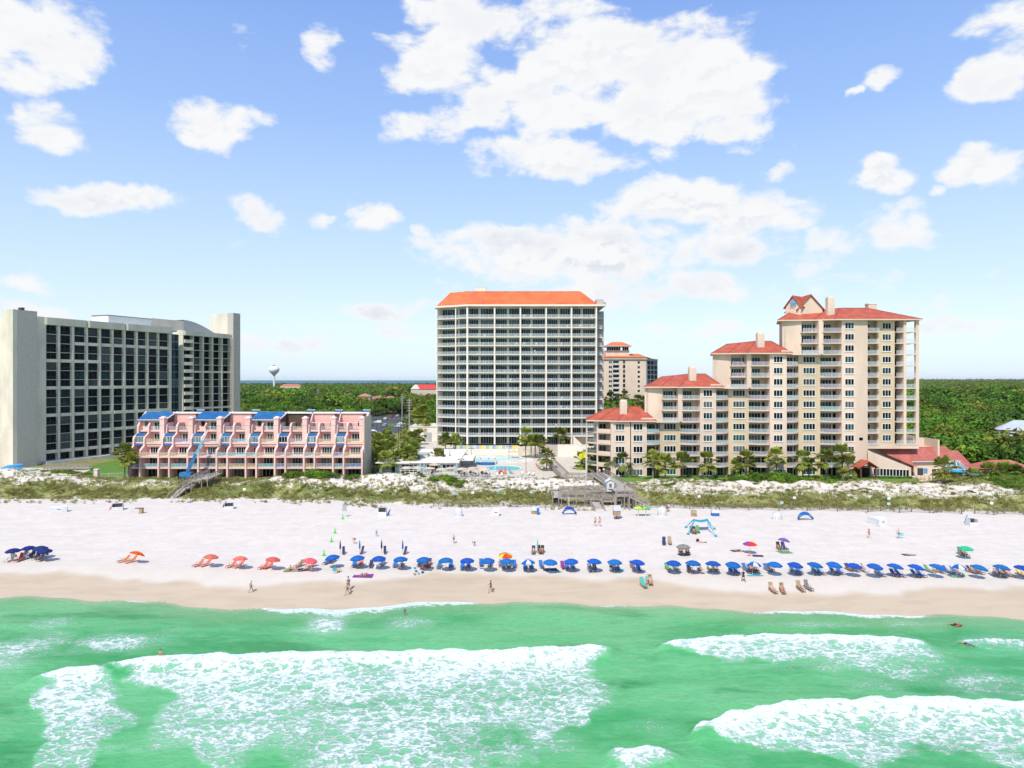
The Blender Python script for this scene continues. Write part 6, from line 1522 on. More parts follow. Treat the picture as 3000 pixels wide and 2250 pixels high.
# ============================================================ people
SKINS = [mat('skin_light', (.62, .38, .27), .6, .06, 8), mat('skin_tan', (.45, .24, .15), .6, .06, 8), mat('skin_brown', (.22, .11, .07), .6, .06, 8)]
SKQ = []
def cloth(n, c): return mat('cloth_' + n, c, .85, .08, 6)
CLO = {'black': cloth('black', (.02, .02, .025)), 'navy': cloth('navy', (.02, .04, .12)), 'red': cloth('red', (.62, .05, .04)), 'blue': cloth('blue', (.02, .15, .46)), 'teal': cloth('teal', (.05, .45, .42)), 'purple': cloth('purple', (.25, .03, .28)),
       'white': cloth('white', (.75, .75, .73)), 'grey': cloth('grey', (.18, .18, .20)), 'khaki': cloth('khaki', (.35, .28, .18)), 'pink': cloth('pink', (.75, .25, .35)), 'coral': cloth('coral', (.80, .14, .12)), 'green': cloth('green', (.08, .35, .15)), 'yellow': cloth('yellow', (.75, .55, .08)), 'aqua': cloth('aqua', (.15, .55, .65)), 'orange': cloth('orange', (.85, .13, .01))}
HAIRS = [mat('hair_dark', (.03, .02, .015), .6), mat('hair_brown', (.14, .08, .04), .6), mat('hair_blond', (.45, .33, .18), .6), mat('straw_hat', (.62, .50, .30), .8)]
def skin_mesh(verts, edges, radii, m, name, root=0, sub=1):
    me = bpy.data.meshes.new(name + '_skeleton'); me.from_pydata([tuple(v) for v in verts], edges, []); o = bpy.data.objects.new('skeleton', me); COL.objects.link(o)
    sm = o.modifiers.new('skin', 'SKIN'); sm.use_smooth_shade = True
    o.modifiers.new('sub', 'SUBSURF').levels = sub
    L_ = me.skin_vertices[0].data
    for i, r in enumerate(radii): L_[i].radius = (r, r) if not hasattr(r, '__len__') else r
    for i in range(len(verts)): L_[i].use_root = (i == root)
    out = bpy.data.meshes.new(name); SKQ.append((o, out, m, name)); return out
def V(*a): return Vector(a)
POSES = {}
def pose(name, pelvis, chest, neck, head, sh, el_, wr, hp, kn, an, toe):
    """every pair is (left, right); +y is where the person faces before placing, z up"""
    POSES[name] = dict(pelvis=V(*pelvis), chest=V(*chest), neck=V(*neck), head=V(*head), sh=[V(*p) for p in sh], el=[V(*p) for p in el_], wr=[V(*p) for p in wr], hp=[V(*p) for p in hp], kn=[V(*p) for p in kn], an=[V(*p) for p in an], toe=[V(*p) for p in toe])
S = lambda x, y, z: ((-x, y, z), (x, y, z))
pose('stand', (0,0,.95), (0,0,1.28), (0,0,1.46), (0,.02,1.62), S(.19,0,1.40), ((-.27,-.02,1.13),(.29,.0,1.14)), ((-.28,.08,.88),(.24,.16,1.0)), S(.09,0,.90), S(.10,.02,.49), S(.11,0,.08), S(.13,.16,.03))
pose('walk', (0,0,.94), (0,.02,1.27), (0,.04,1.45), (0,.07,1.61), S(.19,.02,1.39), ((-.26,-.16,1.15),(.26,.14,1.14)), ((-.27,-.14,.90),(.25,.34,.99)), S(.09,0,.89), ((-.10,.22,.52),(.10,-.08,.49)), ((-.11,.26,.09),(.11,-.38,.20)), ((-.11,.42,.05),(.12,-.30,.06)))
pose('bend', (0,-.12,.88), (0,.22,1.05), (0,.38,1.04), (0,.52,.98), S(.18,.33,1.02), ((-.22,.42,.76),(.22,.42,.76)), ((-.16,.46,.50),(.16,.46,.50)), S(.09,-.10,.85), S(.11,.03,.47), S(.12,-.05,.08), S(.13,.12,.03))
pose('recline', (0,0,.30), (0,-.30,.58), (0,-.44,.72), (0,-.50,.88), S(.18,-.40,.68), ((-.28,-.20,.50),(.28,-.20,.50)), ((-.26,.05,.46),(.24,.06,.48)), S(.09,.04,.28), ((-.10,.44,.42),(.11,.46,.36)), ((-.11,.86,.26),(.12,.90,.26)), ((-.11,.92,.38),(.13,.96,.37)))
pose('sit', (0,0,.36), (0,-.10,.68), (0,-.10,.86), (0,-.07,1.02), S(.18,-.10,.80), ((-.26,.02,.58),(.26,.02,.58)), ((-.20,.25,.52),(.20,.25,.52)), S(.09,.03,.33), S(.13,.44,.42), ((-.13,.52,.07),(.14,.58,.07)), ((-.14,.68,.04),(.15,.74,.04)))
pose('ground', (0,0,.12), (0,-.12,.42), (0,-.14,.60), (0,-.10,.76), S(.18,-.14,.54), ((-.26,-.30,.34),(.24,.06,.36)), ((-.24,-.34,.06),(.18,.28,.34)), S(.10,.04,.11), ((-.14,.38,.40),(.15,.44,.12)), ((-.12,.62,.08),(.14,.84,.07)), ((-.13,.78,.05),(.16,.98,.10)))
pose('lie', (0,0,.13), (0,-.34,.15), (0,-.52,.15), (0,-.68,.17), S(.19,-.46,.15), ((-.32,-.24,.10),(.34,-.58,.10)), ((-.30,.02,.07),(.20,-.74,.10)), S(.09,.06,.12), ((-.12,.48,.20),(.13,.48,.13)), ((-.13,.88,.07),(.14,.90,.07)), ((-.15,.96,.12),(.18,.98,.12)))
pose('wade', (0,0,.95), (0,0,1.28), (0,0,1.46), (0,.02,1.62), S(.19,0,1.40), ((-.34,.05,1.18),(.34,.05,1.18)), ((-.36,.28,1.08),(.36,.28,1.10)), S(.09,0,.90), S(.10,.02,.49), S(.11,0,.08), S(.13,.16,.03))
BODY = {}
def body_parts(pn, skin, top, bottom, hairm, hat, fem):
    key = (pn, skin, top, bottom, hairm, hat, fem)
    if key in BODY: return BODY[key]
    q = POSES[pn]; vs = []; es = []; rs = []
    def v(p, r, par=None):
        vs.append(p); rs.append(r); i = len(vs)-1
        if par is not None: es.append((par, i))
        return i
    k = .88 if fem else 1.
    pe = v(q['pelvis'], (.135, .11)); mid = v(q['pelvis'].lerp(q['chest'], .5), (.115*k, .095), pe); ch = v(q['chest'], (.15*k, .115), mid); nb = v(q['neck'].lerp(q['chest'], .18), (.075, .075), ch); nk = v(q['neck'].lerp(q['head'], .25), .052, nb)
    hd = v(q['head'], (.078, .092), nk); up = (q['head']-q['neck']).normalized(); v(q['head'] + up*.10, (.062, .07), hd)
    fw = Vector((0, 1, 0)); fw = (fw - up*fw.dot(up)); fw = fw.normalized() if fw.length > .1 else Vector((0, 0, 1))
    v(q['head'] + fw*.10 - up*.02, .016, hd)                              # nose
    for s in (0, 1):
        sh = v(q['sh'][s], .062*k, nb if False else ch); el_ = v(q['el'][s], .043, sh); wr = v(q['wr'][s], .029, el_)
        d = (q['wr'][s]-q['el'][s]).normalized(); sd = d.orthogonal().normalized(); pal = v(q['wr'][s] + d*.06, (.036, .022), wr)
        for f in range(5):
            off = sd*(f-2)*.017; ln = (.055, .075, .08, .072, .055)[f]
            a = v(q['wr'][s] + d*(.095 if f else .05) + off*1.15, .009, pal); v(q['wr'][s] + d*((.095 if f else .05)+ln) + off*(1.4 if f else 2.2) - Vector((0, 0, .015)), .008, a)
        hp = v(q['hp'][s], .092, pe); th = v(q['hp'][s].lerp(q['kn'][s], .5), .074, hp); kn = v(q['kn'][s], .056, th); cf = v(q['kn'][s].lerp(q['an'][s], .35), .055, kn); an = v(q['an'][s], .036, cf); v(q['toe'][s], (.042, .026), an)
    body = skin_mesh(vs, es, rs, SKINS[skin], 'body', 0, 1)
    # clothing follows the body, a little larger
    parts = []
    def garment(name, pts, m):
        vv = []; ee = []; rr = []
        for i, (p, r, par) in enumerate(pts):
            vv.append(p); rr.append(r); 
            if par is not None: ee.append((par, i))
        parts.append((name, skin_mesh(vv, ee, rr, CLO[m], name, 0, 1)))
    lp = lambda a, b, t: a.lerp(b, t)
    if bottom:
        t = .55 if not fem else .16
        garment('shorts', [(q['pelvis'] + up*.02 if pn in ('stand', 'walk', 'wade') else q['pelvis'], (.15, .125), None)] + [(x, r, p) for s in (0, 1) for x, r, p in ((q['hp'][s], .108, 0), (lp(q['hp'][s], q['kn'][s], t), .094, 1 + 2*s))], bottom)
    if top == 'bikini': parts.append(('bikini_top', skin_mesh([lp(q['chest'], q['neck'], .15) + Vector((-.1, 0, 0)), lp(q['chest'], q['neck'], .15) + Vector((.1, 0, 0))], [(0, 1)], [.115, .115], CLO[bottom or 'red'], 'bikini_top')))
    elif top:
        sl = []
        for s in (0, 1): sl += [(q['sh'][s], .078*k, 2), (lp(q['sh'][s], q['el'][s], .6), .06, 4 + 2*s)]
        garment('shirt', [(lp(q['pelvis'], q['chest'], .05), (.15, .125), None), (lp(q['pelvis'], q['chest'], .5), (.135*k, .115), 0), (q['chest'], (.168*k, .132), 1), (lp(q['chest'], q['neck'], .6), .085, 2)] + sl, top)
    hc = q['head'] + up*.05 - fw*.02
    vv = [hc - up*.03 - fw*.035, hc + up*.045]; rr = [(.088, .088), (.088, .092)]; ee = [(0, 1)]
    if fem: vv += [hc - up*.12 - fw*.08, hc - up*.24 - fw*.09]; rr += [.07, .05]; ee += [(0, 2), (2, 3)]
    parts.append(('hair', skin_mesh(vv, ee, rr, HAIRS[hairm], 'hair')))
    if hat:
        m = MB().use(HAIRS[3] if hat == 1 else CLO['navy']); c = hc + up*.07
        a = up.orthogonal().normalized(); b = up.cross(a); n = 12
        R_1 = [c + (a*math.cos(t) + b*math.sin(t))*.19 for t in np.linspace(0, 2*PI, n, endpoint=False)]; R_2 = [c + up*.02 + (a*math.cos(t) + b*math.sin(t))*.105 for t in np.linspace(0, 2*PI, n, endpoint=False)]; R_3 = [c + up*.10 + (a*math.cos(t) + b*math.sin(t))*.08 for t in np.linspace(0, 2*PI, n, endpoint=False)]
        m.hull2(R_1, R_2); m.hull2(R_2, R_3); parts.append(('hat', m.mesh('hat')))
    BODY[key] = (body, parts); return BODY[key]
def person(pn, loc, rz, label, skin=0, top=None, bottom='black', hair=0, hat=0, fem=0, s=1.0, group=None, tilt=0):
    b, parts = body_parts(pn, skin, top, bottom, hair, hat, fem)
    t = thing('person', label, 'person', loc, rz, group or 'people on the beach'); t.scale = (s, s, s)
    link('body', b, t)
    for n, me in parts: link(n, me, t)
    if tilt: t.rotation_euler = (tilt, 0, rz)
    return t
def sand(px, py): return hit(px, py)

# ============================================================ beach furniture
UMB = {}
def umbrella_proto(kind, cols, h=2.1, r=1.14, tip=True):
    t = thing('beach_umbrella', 'x', 'umbrella'); K = []
    n = 8; P_ = [(r*math.cos(2*PI*i/n + PI/8), r*math.sin(2*PI*i/n + PI/8)) for i in range(n)]
    pm = WHITEM if len(cols) > 1 or kind in ('green', 'purple') else mat('umbrella_pole_wood', (.45, .36, .25), .6)
    K.append(MB().use(pm).tube((0, 0, -.4), (0, 0, h), .028, .024, 6).build('pole', t))
    def panel(i0, i1, m):
        mb = MB().use(m)
        for i in range(i0, i1):
            a, b = P_[i % n], P_[(i+1) % n]; mr = .55
            A0, B0 = (a[0], a[1], h-.40), (b[0], b[1], h-.40); mx, my = (a[0]+b[0])/2*.965, (a[1]+b[1])/2*.965
            am, bm = (a[0]*mr, a[1]*mr, h-.11), (b[0]*mr, b[1]*mr, h-.11)
            mb.add([(0, 0, h), am, bm], [(0, 1, 2)]); mb.add([am, A0, (mx, my, h-.365), B0, bm], [(0, 1, 2, 3, 4)])
            mb.add([A0, (A0[0], A0[1], h-.56), ((A0[0]+mx)/2, (A0[1]+my)/2, h-.57), (mx, my, h-.53), ((B0[0]+mx)/2, (B0[1]+my)/2, h-.57), (B0[0], B0[1], h-.56), B0, (mx, my, h-.365)], [(0, 1, 2, 3, 7), (7, 3, 4, 5, 6)])
        return mb.mesh('canopy' if len(cols) == 1 else 'canopy_panel')
    if len(cols) == 1: K.append(link('canopy', panel(0, 8, cols[0]), t))
    else:
        for i in range(8): K.append(link('canopy_panel', panel(i, i+1, cols[i % len(cols)]), t))
    rb = MB().use(pm)
    for a in P_: rb.bar((0, 0, h-.10), (a[0]*.98, a[1]*.98, h-.44), .02); rb.bar((0, 0, h-.62), (a[0]*.5, a[1]*.5, h-.20), .015)
    K.append(rb.build('ribs', t)); K.append(MB().use(cols[0]).lathe([(.05, h-.01), (.03, h+.05), (.005, h+.12)], 6).build('finial', t))
    KIDS[t.name] = K; UMB[kind] = [t, False]
def fabric(n, c): return mat('umbrella_' + n, c, .7, .09, 1.2, transl=.22, objvar=.13)
FB = {'blue': fabric('blue', (.010, .13, .50)), 'navy': fabric('navy', (.012, .03, .16)), 'coral': fabric('coral', (.80, .13, .13)), 'orange': fabric('orange', (.90, .11, .0)), 'white': fabric('white', (.75, .77, .78)), 'green': fabric('green', (.02, .50, .20)), 'purple': fabric('purple', (.16, .09, .42)), 'tan': fabric('tan', (.74, .62, .48)), 'aqua': fabric('aqua', (.05, .38, .72)),
      'red': fabric('red', (.75, .03, .03)), 'yellow': fabric('yellow', (.85, .65, .02)), 'brown': fabric('brown', (.16, .13, .13)), 'grey': fabric('grey', (.48, .46, .46)), 'magenta': fabric('magenta', (.60, .03, .30))}
umbrella_proto('blue', [FB['blue']]); umbrella_proto('navy', [FB['navy']]); umbrella_proto('coral', [FB['coral']]); umbrella_proto('orange', [FB['orange']]); umbrella_proto('green', [FB['green']]); umbrella_proto('purple', [FB['purple']], 2.2, .95)
umbrella_proto('bluewhite', [FB['blue'], FB['white']]); umbrella_proto('rainbow', [FB['red'], FB['orange'], FB['yellow'], FB['green'], FB['blue'], FB['purple'], FB['red'], FB['yellow']]); umbrella_proto('rainbow2', [FB['yellow'], FB['green'], FB['aqua'], FB['purple'], FB['magenta'], FB['red'], FB['orange'], FB['yellow']])
umbrella_proto('brown', [FB['brown']], 1.95, 1.15); umbrella_proto('tan', [FB['tan']], 2.6, 1.65); umbrella_proto('aqua', [FB['aqua']], 2.5, 1.5)
# pale rings sewn on the brown canopy
_u = UMB['brown'][0]; rg = MB().use(FB['grey'])
for rr_ in (.26, .46, .66, .88, 1.08):
    for i in range(8):
        a0, a1 = 2*PI*i/8 + PI/8, 2*PI*(i+1)/8 + PI/8
        z_ = lambda q: (1.95 - .11*q/(.55*1.15) if q < .55*1.15 else 1.84 - .29*(q-.6325)/(1.15-.6325)) + .012
        p = [(q*math.cos(a), q*math.sin(a), z_(q)) for q, a in ((rr_-.04, a0), (rr_+.05, a0), (rr_+.05, a1), (rr_-.04, a1))]
        rg.add(p, [(0, 1, 2, 3)])
kid(_u, rg.build('canopy_stripes', _u))
def umbrella(kind, px, py, label, group, tilt=None, h=None, dz=1.75, rz=None):
    """px, py: middle of the canopy in the photograph"""
    t, used = UMB[kind]; kh = {'tan': 2.35, 'aqua': 2.3}.get(kind, 1.9)
    D = 112.
    for _ in range(12):
        g = Hs(gx(px, D), D); D = (CZ - (g + kh))*F/(py - HY)
    loc = (gx(px, D), D, g)
    if used: o = dup(t, loc, None, label, group)
    else: UMB[kind][1] = True; o = t; o.location = loc; o['label'] = label; o['group'] = group
    tx, ty = tilt or (random.uniform(-.05, .05), random.uniform(-.05, .05))
    o.rotation_euler = (tx, ty, random.uniform(0, 6.28) if rz is None else rz)
    return o, loc
WOODC = mat('chair_wood', (.42, .27, .14), .7, .1, 4)
LPROTO = {}
def lounger_proto(col, upright=False):
    t = thing('beach_lounger', 'x', 'lounger'); m = WOODC; f = CLO[col] if col in CLO else FB[col]; K = []
    L_, w_, z = 1.30, .29, .30
    fr = MB().use(m)
    for s in (-w_, w_): fr.bar((s, -.25, z), (s, L_-.25, z+.02), .04, .06)
    K.append(fr.build('frame', t))
    lg = MB().use(m).box(-.03, .03, -.03, .03, 0, z).mesh('leg')
    for s in (-w_, w_):
        for y in (-.12, L_-.35): K.append(link('leg', lg, t, (s, y, 0)))
    K.append(MB().use(f).hull2([(-w_+.02, -.22, z+.05), (-w_+.02, .3, z-.02), (-w_+.02, L_-.25, z+.05), (-w_+.02, L_-.25, z+.02), (-w_+.02, .3, z-.05), (-w_+.02, -.22, z+.02)], [(w_-.02, -.22, z+.05), (w_-.02, .3, z-.02), (w_-.02, L_-.25, z+.05), (w_-.02, L_-.25, z+.02), (w_-.02, .3, z-.05), (w_-.02, -.22, z+.02)]).build('seat', t))
    by, bz = (-.66, .56) if not upright else (-.42, .88)
    b = MB().use(f).hull2([(-w_+.02, -.20, z+.04), (-w_+.02, -.20+by, z+bz), (-w_+.02, -.25+by, z+bz), (-w_+.02, -.26, z+.04)], [(w_-.02, -.20, z+.04), (w_-.02, -.20+by, z+bz), (w_-.02, -.25+by, z+bz), (w_-.02, -.26, z+.04)])
    K.append(b.build('backrest', t))
    bf = MB().use(m)
    for s in (-w_, w_): bf.bar((s, -.22, z), (s, -.24+by, z+bz+.05), .04); bf.bar((s, -.55, .0), (s, -.20+by*.6, z+bz*.6), .035); 
    bf.bar((-w_, -.24+by, z+bz+.03), (w_, -.24+by, z+bz+.03), .04); K.append(bf.build('back_frame', t))
    ar = MB().use(m).bar((0, -.35, z+.26), (0, .28, z+.24), .06, .03).bar((0, .22, z), (0, .22, z+.24), .035).mesh('armrest')
    for s in (-w_-.03, w_+.03): K.append(link('armrest', ar, t, (s, 0, 0)))
    KIDS[t.name] = K; return t
FACE = PI     # towards the water
L_used = set()
def lounger(col, px, py, label, group, rz=0., upright=False, sc=None):
    k = (col, upright)
    if k not in LPROTO: LPROTO[k] = lounger_proto(col, upright)
    x, y, z = sand(px, py+8); loc = (x, y, z); p = LPROTO[k]
    if k not in L_used: L_used.add(k); p.location = loc; p.rotation_euler = (0, 0, FACE+rz); p['label'] = label; p['group'] = group; return loc
    dup(p, loc, FACE+rz, label, group, sc); return loc
GU, GL, GP = 'umbrellas along the beach', 'beach chairs and loungers', 'people on the beach'
def towel(px, py, col, w_, l_, label, rz=0., cat='towel'):
    x, y, z = sand(px, py); g = MB().use(CLO[col] if col in CLO else FB[col]); n = 6; R = random.Random(int(px))
    for i in range(n+1):
        for j in range(n+1): g.v.append(((i/n-.5)*w_ + R.uniform(-.02, .02), (j/n-.5)*l_, .03 + R.uniform(0, .035)))
    for i in range(n):
        for j in range(n): a = i*(n+1)+j; g.f.append((a, a+n+1, a+n+2, a+1)); g.mi.append(0)
    o = g.build('beach_towel', None, (x, y, z)); o.rotation_euler = (0, 0, rz); tag(o, label, cat, 'towels and mats'); return (x, y, z)
# ---- left groups
for i, (px, py, lab) in enumerate([(40,1610,'dark navy umbrella furthest left, standing a little apart'),(85,1603,'second navy umbrella from the left, back row of the cluster'),(118,1603,'third navy umbrella, behind the rightmost of the cluster'),(131,1611,'rightmost navy umbrella of the left cluster')]): umbrella('navy', px, py, lab, GU)
lounger('white', 30, 1636, 'white lounger below the furthest left navy umbrella', GL, 0, True); lounger('red', 58, 1636, 'red lounger with towel below the furthest left navy umbrella', GL, 0, True)
for i, (px, py) in enumerate([(73,1622),(95,1622),(108,1630),(122,1634)]): lounger('navy', px, py, '%s dark chair from the left in the shade of the navy cluster' % nth(i+1), GL, .1, True)
person('recline', sand(120, 1640), PI, 'person lying back in a chair under the rightmost navy umbrella', 1, None, 'red', 1); person('sit', sand(139, 1630), PI, 'person in red sitting at the right of the navy cluster', 1, 'red', 'red', 0)
umbrella('orange', 390, 1619, 'single vivid orange umbrella tilted over two orange loungers', GU, (-.35, .22), rz=0)
lounger('orange', 364, 1638, 'left orange lounger beneath the single orange umbrella', GL, -.6); lounger('orange', 384, 1640, 'right orange lounger beneath the single orange umbrella', GL, -.6)
CO = [(614,1628,(582,1650),(603,1650)),(702,1634,(679,1653),(701,1654)),(796,1636,(773,1657),(787,1657)),(904,1639,(877,1652),(912,1654))]
for i, (px, py, a, b) in enumerate(CO):
    umbrella('coral', px, py, '%s coral red umbrella counting from the left' % nth(i+1), GU, (-.12, .05)); lounger('coral', a[0], a[1], 'left coral lounger of the pair under the %s coral umbrella' % nth(i+1), GL, -.5); lounger('coral', b[0], b[1], 'right coral lounger of the pair under the %s coral umbrella' % nth(i+1), GL, -.5)
# ---- the long row of blue umbrellas: px, py, kind, loungers (px, py, colour), people (px, py, pose ...)
ROW = [(978,1629,'blue',[(957,1644,'blue'),(974,1640,'navy')],[]),(1050,1631,'blue',[(1038,1652,'blue'),(1056,1651,'coral')],[]),(1111,1633,'blue',[(1087,1653,'navy'),(1120,1648,'blue')],[(1122,1646)]),(1174,1635,'blue',[(1158,1653,'blue'),(1177,1656,'white')],[(1178,1655)]),
 (1242,1636,'blue',[(1230,1650,'navy'),(1243,1648,'blue'),(1256,1648,'navy')],[(1245,1648),(1258,1650)]),(1307,1638,'blue',[(1287,1656,'blue'),(1321,1656,'blue')],[]),(1369,1639,'blue',[(1355,1660,'blue'),(1371,1659,'blue')],[]),(1429,1639,'blue',[(1410,1649,'blue'),(1436,1650,'navy')],[(1432,1652)]),
 (1484,1641,'blue',[(1474,1654,'blue'),(1490,1655,'blue'),(1507,1653,'blue')],[(1464,1652),(1490,1654)]),(1548,1641,'bluewhite',[(1539,1662,'blue'),(1557,1661,'blue')],[]),(1611,1643,'blue',[(1586,1654,'blue')],[]),(1674,1641,'blue',[(1649,1656,'purple'),(1661,1659,'blue'),(1678,1659,'blue')],[]),
 (1739,1641,'blue',[(1728,1665,'blue'),(1742,1665,'blue')],[(1728,1663),(1742,1664)]),(1800,1643,'blue',[(1797,1660,'blue'),(1808,1658,'navy')],[(1806,1658)]),(1865,1644,'blue',[(1853,1656,'blue'),(1872,1667,'blue')],[(1852,1655)]),(1972,1646,'blue',[(1957,1662,'green'),(1980,1662,'green')],[]),
 (2029,1646,'blue',[(2022,1669,'navy'),(2052,1669,'white')],[(2023,1669),(2052,1669)]),(2088,1648,'blue',[(2080,1664,'green'),(2096,1664,'navy')],[(2081,1664),(2096,1664)]),(2145,1650,'blue',[(2143,1673,'blue'),(2158,1673,'blue')],[]),(2204,1649,'bluewhite',[(2184,1663,'blue'),(2200,1666,'navy'),(2214,1666,'navy')],[(2200,1665),(2214,1665)]),
 (2267,1650,'blue',[(2248,1664,'blue'),(2257,1664,'navy')],[(2258,1663)]),(2325,1651,'blue',[(2325,1671,'blue'),(2341,1671,'blue')],[]),(2382,1651,'blue',[(2388,1673,'blue'),(2403,1673,'blue')],[]),(2439,1650,'blue',[(2443,1673,'blue'),(2460,1673,'blue')],[]),
 (2499,1654,'blue',[(2487,1663,'navy'),(2505,1665,'blue'),(2527,1666,'white')],[(2487,1663),(2505,1665),(2527,1665)]),(2558,1655,'blue',[(2579,1678,'blue')],[]),(2617,1655,'blue',[(2621,1680,'blue'),(2636,1680,'blue')],[]),(2677,1657,'blue',[(2683,1681,'blue'),(2698,1681,'blue')],[]),
 (2738,1656,'blue',[(2722,1668,'green'),(2752,1669,'blue')],[(2740,1668)]),(2801,1656,'bluewhite',[(2776,1670,'blue'),(2800,1673,'blue')],[(2799,1671)]),(2861,1658,'blue',[(2847,1670,'navy'),(2866,1672,'blue')],[(2848,1670),(2866,1671)]),(2929,1658,'blue',[(2916,1679,'white'),(2935,1679,'blue'),(2953,1680,'navy')],[(2916,1678),(2935,1679),(2953,1679)]),(2989,1660,'blue',[(2995,1680,'yellow')],[(2985,1676)])]
side = {2: ['left', 'right'], 3: ['left', 'middle', 'right'], 1: ['only']}
cn = {'blue': 'blue', 'navy': 'dark blue', 'coral': 'red striped', 'white': 'white', 'green': 'green striped', 'purple': 'purple', 'yellow': 'yellow'}
for i, (px, py, kind, ls, ps) in enumerate(ROW):
    w_ = nth(i+1); what = 'over empty loungers' if not ps else 'with people in its shade'
    lean = -(px - 1500)/1500*.22
    umbrella(kind, px, py, ('plain blue' if kind == 'blue' else 'blue and white panelled') + ' umbrella %s, %s in the long row' % (what, w_), GU, (random.uniform(-.06, .1), -lean + random.uniform(-.06, .06)), rz=random.uniform(-.1, .1))
    for j, (a, b, c) in enumerate(ls): lounger(c, a, b, '%s %s lounger under the %s umbrella of the blue row' % (side[len(ls)][j], cn[c], w_), GL, -lean*1.3 + random.uniform(-.12, .12))
    for j, (a, b) in enumerate(ps):
        R = random.Random(px + j); fem = R.random() < .5; c = R.choice(['red', 'black', 'navy', 'pink', 'blue', 'teal']); lx, ly, lz = sand(a, b+8)
        person('recline', (lx, ly, lz+.02), PI + lean, '%s sunbather, in %s, under the %s umbrella of the blue row' % (nth(j+1), c, w_), R.choice([0, 1, 1]), 'bikini' if fem else R.choice([None, None, 'grey', 'white']), c, R.choice([0, 1, 2]), R.choice([0, 0, 1, 2]), int(fem))
umbrella('rainbow', 1479, 1623, 'rainbow striped umbrella behind the blue row near the middle', GU, (-.1, 0)); umbrella('rainbow2', 2197, 1590, 'rainbow umbrella standing alone over bare sand above the blue row', GU, (0, 0), rz=0)
umbrella('purple', 2291, 1581, 'small purple patterned umbrella above the blue row', GU, (-.15, .25), rz=0); umbrella('green', 2829, 1604, 'single bright green umbrella behind the right end of the row', GU, (0, 0)); umbrella('brown', 2002, 1596, 'brown umbrella with pale rings over two seated people', GU, (0, 0))
# folded umbrellas with stowed loungers
for i, (px, py) in enumerate([(1003,1622),(1060,1621),(1124,1621),(1186,1622)]):
    x, y, z = sand(px, py); t = thing('folded_umbrella', '%s folded blue umbrella standing behind the left part of the row' % nth(i+1), 'umbrella', (x-.35, y, z), 0, 'folded umbrellas')
    MB().use(WOODC).tube((0, 0, -.3), (0, 0, 2.2), .03).build('pole', t); MB().use(FB['blue'] if i % 2 else FB['navy']).lathe([(.05, .75), (.15, .9), (.13, 1.5), (.05, 2.1), (.01, 2.3)], 8).build('canopy', t)
    k = ('navy', False); p = LPROTO[k]; o = dup(p, (x+.2, y, z+.40), .2*(-1)**i, 'stowed dark blue lounger leaning beside the %s folded umbrella' % nth(i+1), GL, .75); o.rotation_euler = (1.15, 0, .25*(-1)**i)
# closed umbrella and seated group, mid beach
x, y, z = sand(1575, 1622); t = thing('folded_umbrella', 'striped folded umbrella between two seated pairs in the middle of the beach', 'umbrella', (x, y, z), 0, 'folded umbrellas'); MB().use(WHITEM).tube((0, 0, -.3), (0, 0, 2.3), .025).build('pole', t); MB().use(CLO['teal']).lathe([(.04, 1.0), (.13, 1.2), (.12, 1.7), (.01, 2.5)], 8).build('canopy', t)
SEAT = [(1563,1614,'navy','person in blue in the left chair of the mid beach group','blue',0),(1580,1612,'black','left person of the dark pair in the mid beach group','black',1),(1588,1613,'black','right person of the dark pair in the mid beach group','black',1),
 (1994,1612,'khaki','left person seated beneath the brown ringed umbrella','red',1),(2014,1614,'black','right person seated beneath the brown ringed umbrella','grey',1),(2282,1602,'black','person seated left beneath the small purple umbrella','red',1),(2826,1620,'black','person in dark clothes seated under the green umbrella','black',1),
 (2263,1727,'khaki','leftmost of the sunbathers in chairs by the wet sand at right','red',0),(2292,1728,'khaki','second sunbather in a chair by the wet sand at right','coral',1),(2344,1722,'khaki','third sunbather in a chair by the wet sand at right','black',1),(1905,1703,'khaki','person in pink seated in the chair pair near the wet sand','pink',0),
 (2034,1555,'black','person resting in a dark chair under the turquoise shade sail','black',1)]
for px, py, c, lab, clo, sk in SEAT:
    lounger(c if c in CLO else 'navy', px, py, ('tan' if c == 'khaki' else c) + ' chair holding the %s' % lab[:58], GL, random.uniform(-.2, .2), True); lx, ly, lz = sand(px, py+8); person('recline', (lx, ly, lz+.02), PI + random.uniform(-.1, .1), lab, sk, 'bikini' if c in ('pink', 'coral') else None, clo, random.choice([0, 1, 2]), random.choice([0, 1, 2]), int(c in ('pink', 'coral')))
EM = [(2297,1602,'blue','empty blue chair under the small purple umbrella'),(2367,1719,'grey','empty grey striped chair right of the sunbathers by the wet sand'),(1884,1711,'teal','empty striped chair at the left of the pair near the wet sand'),(1945,1587,'navy','empty dark blue low chair up the beach left of the brown umbrella'),(1962,1586,'khaki','empty tan low chair up the beach left of the brown umbrella'),(2815,1618,'grey','grey chair at the left under the green umbrella'),(2027,1553,'grey','grey chair at the left beneath the turquoise shade sail'),(2044,1552,'green','dark green chair beneath the turquoise shade sail')]
for px, py, c, lab in EM: lounger(c, px, py, lab, GL, random.uniform(-.3, .3), True)
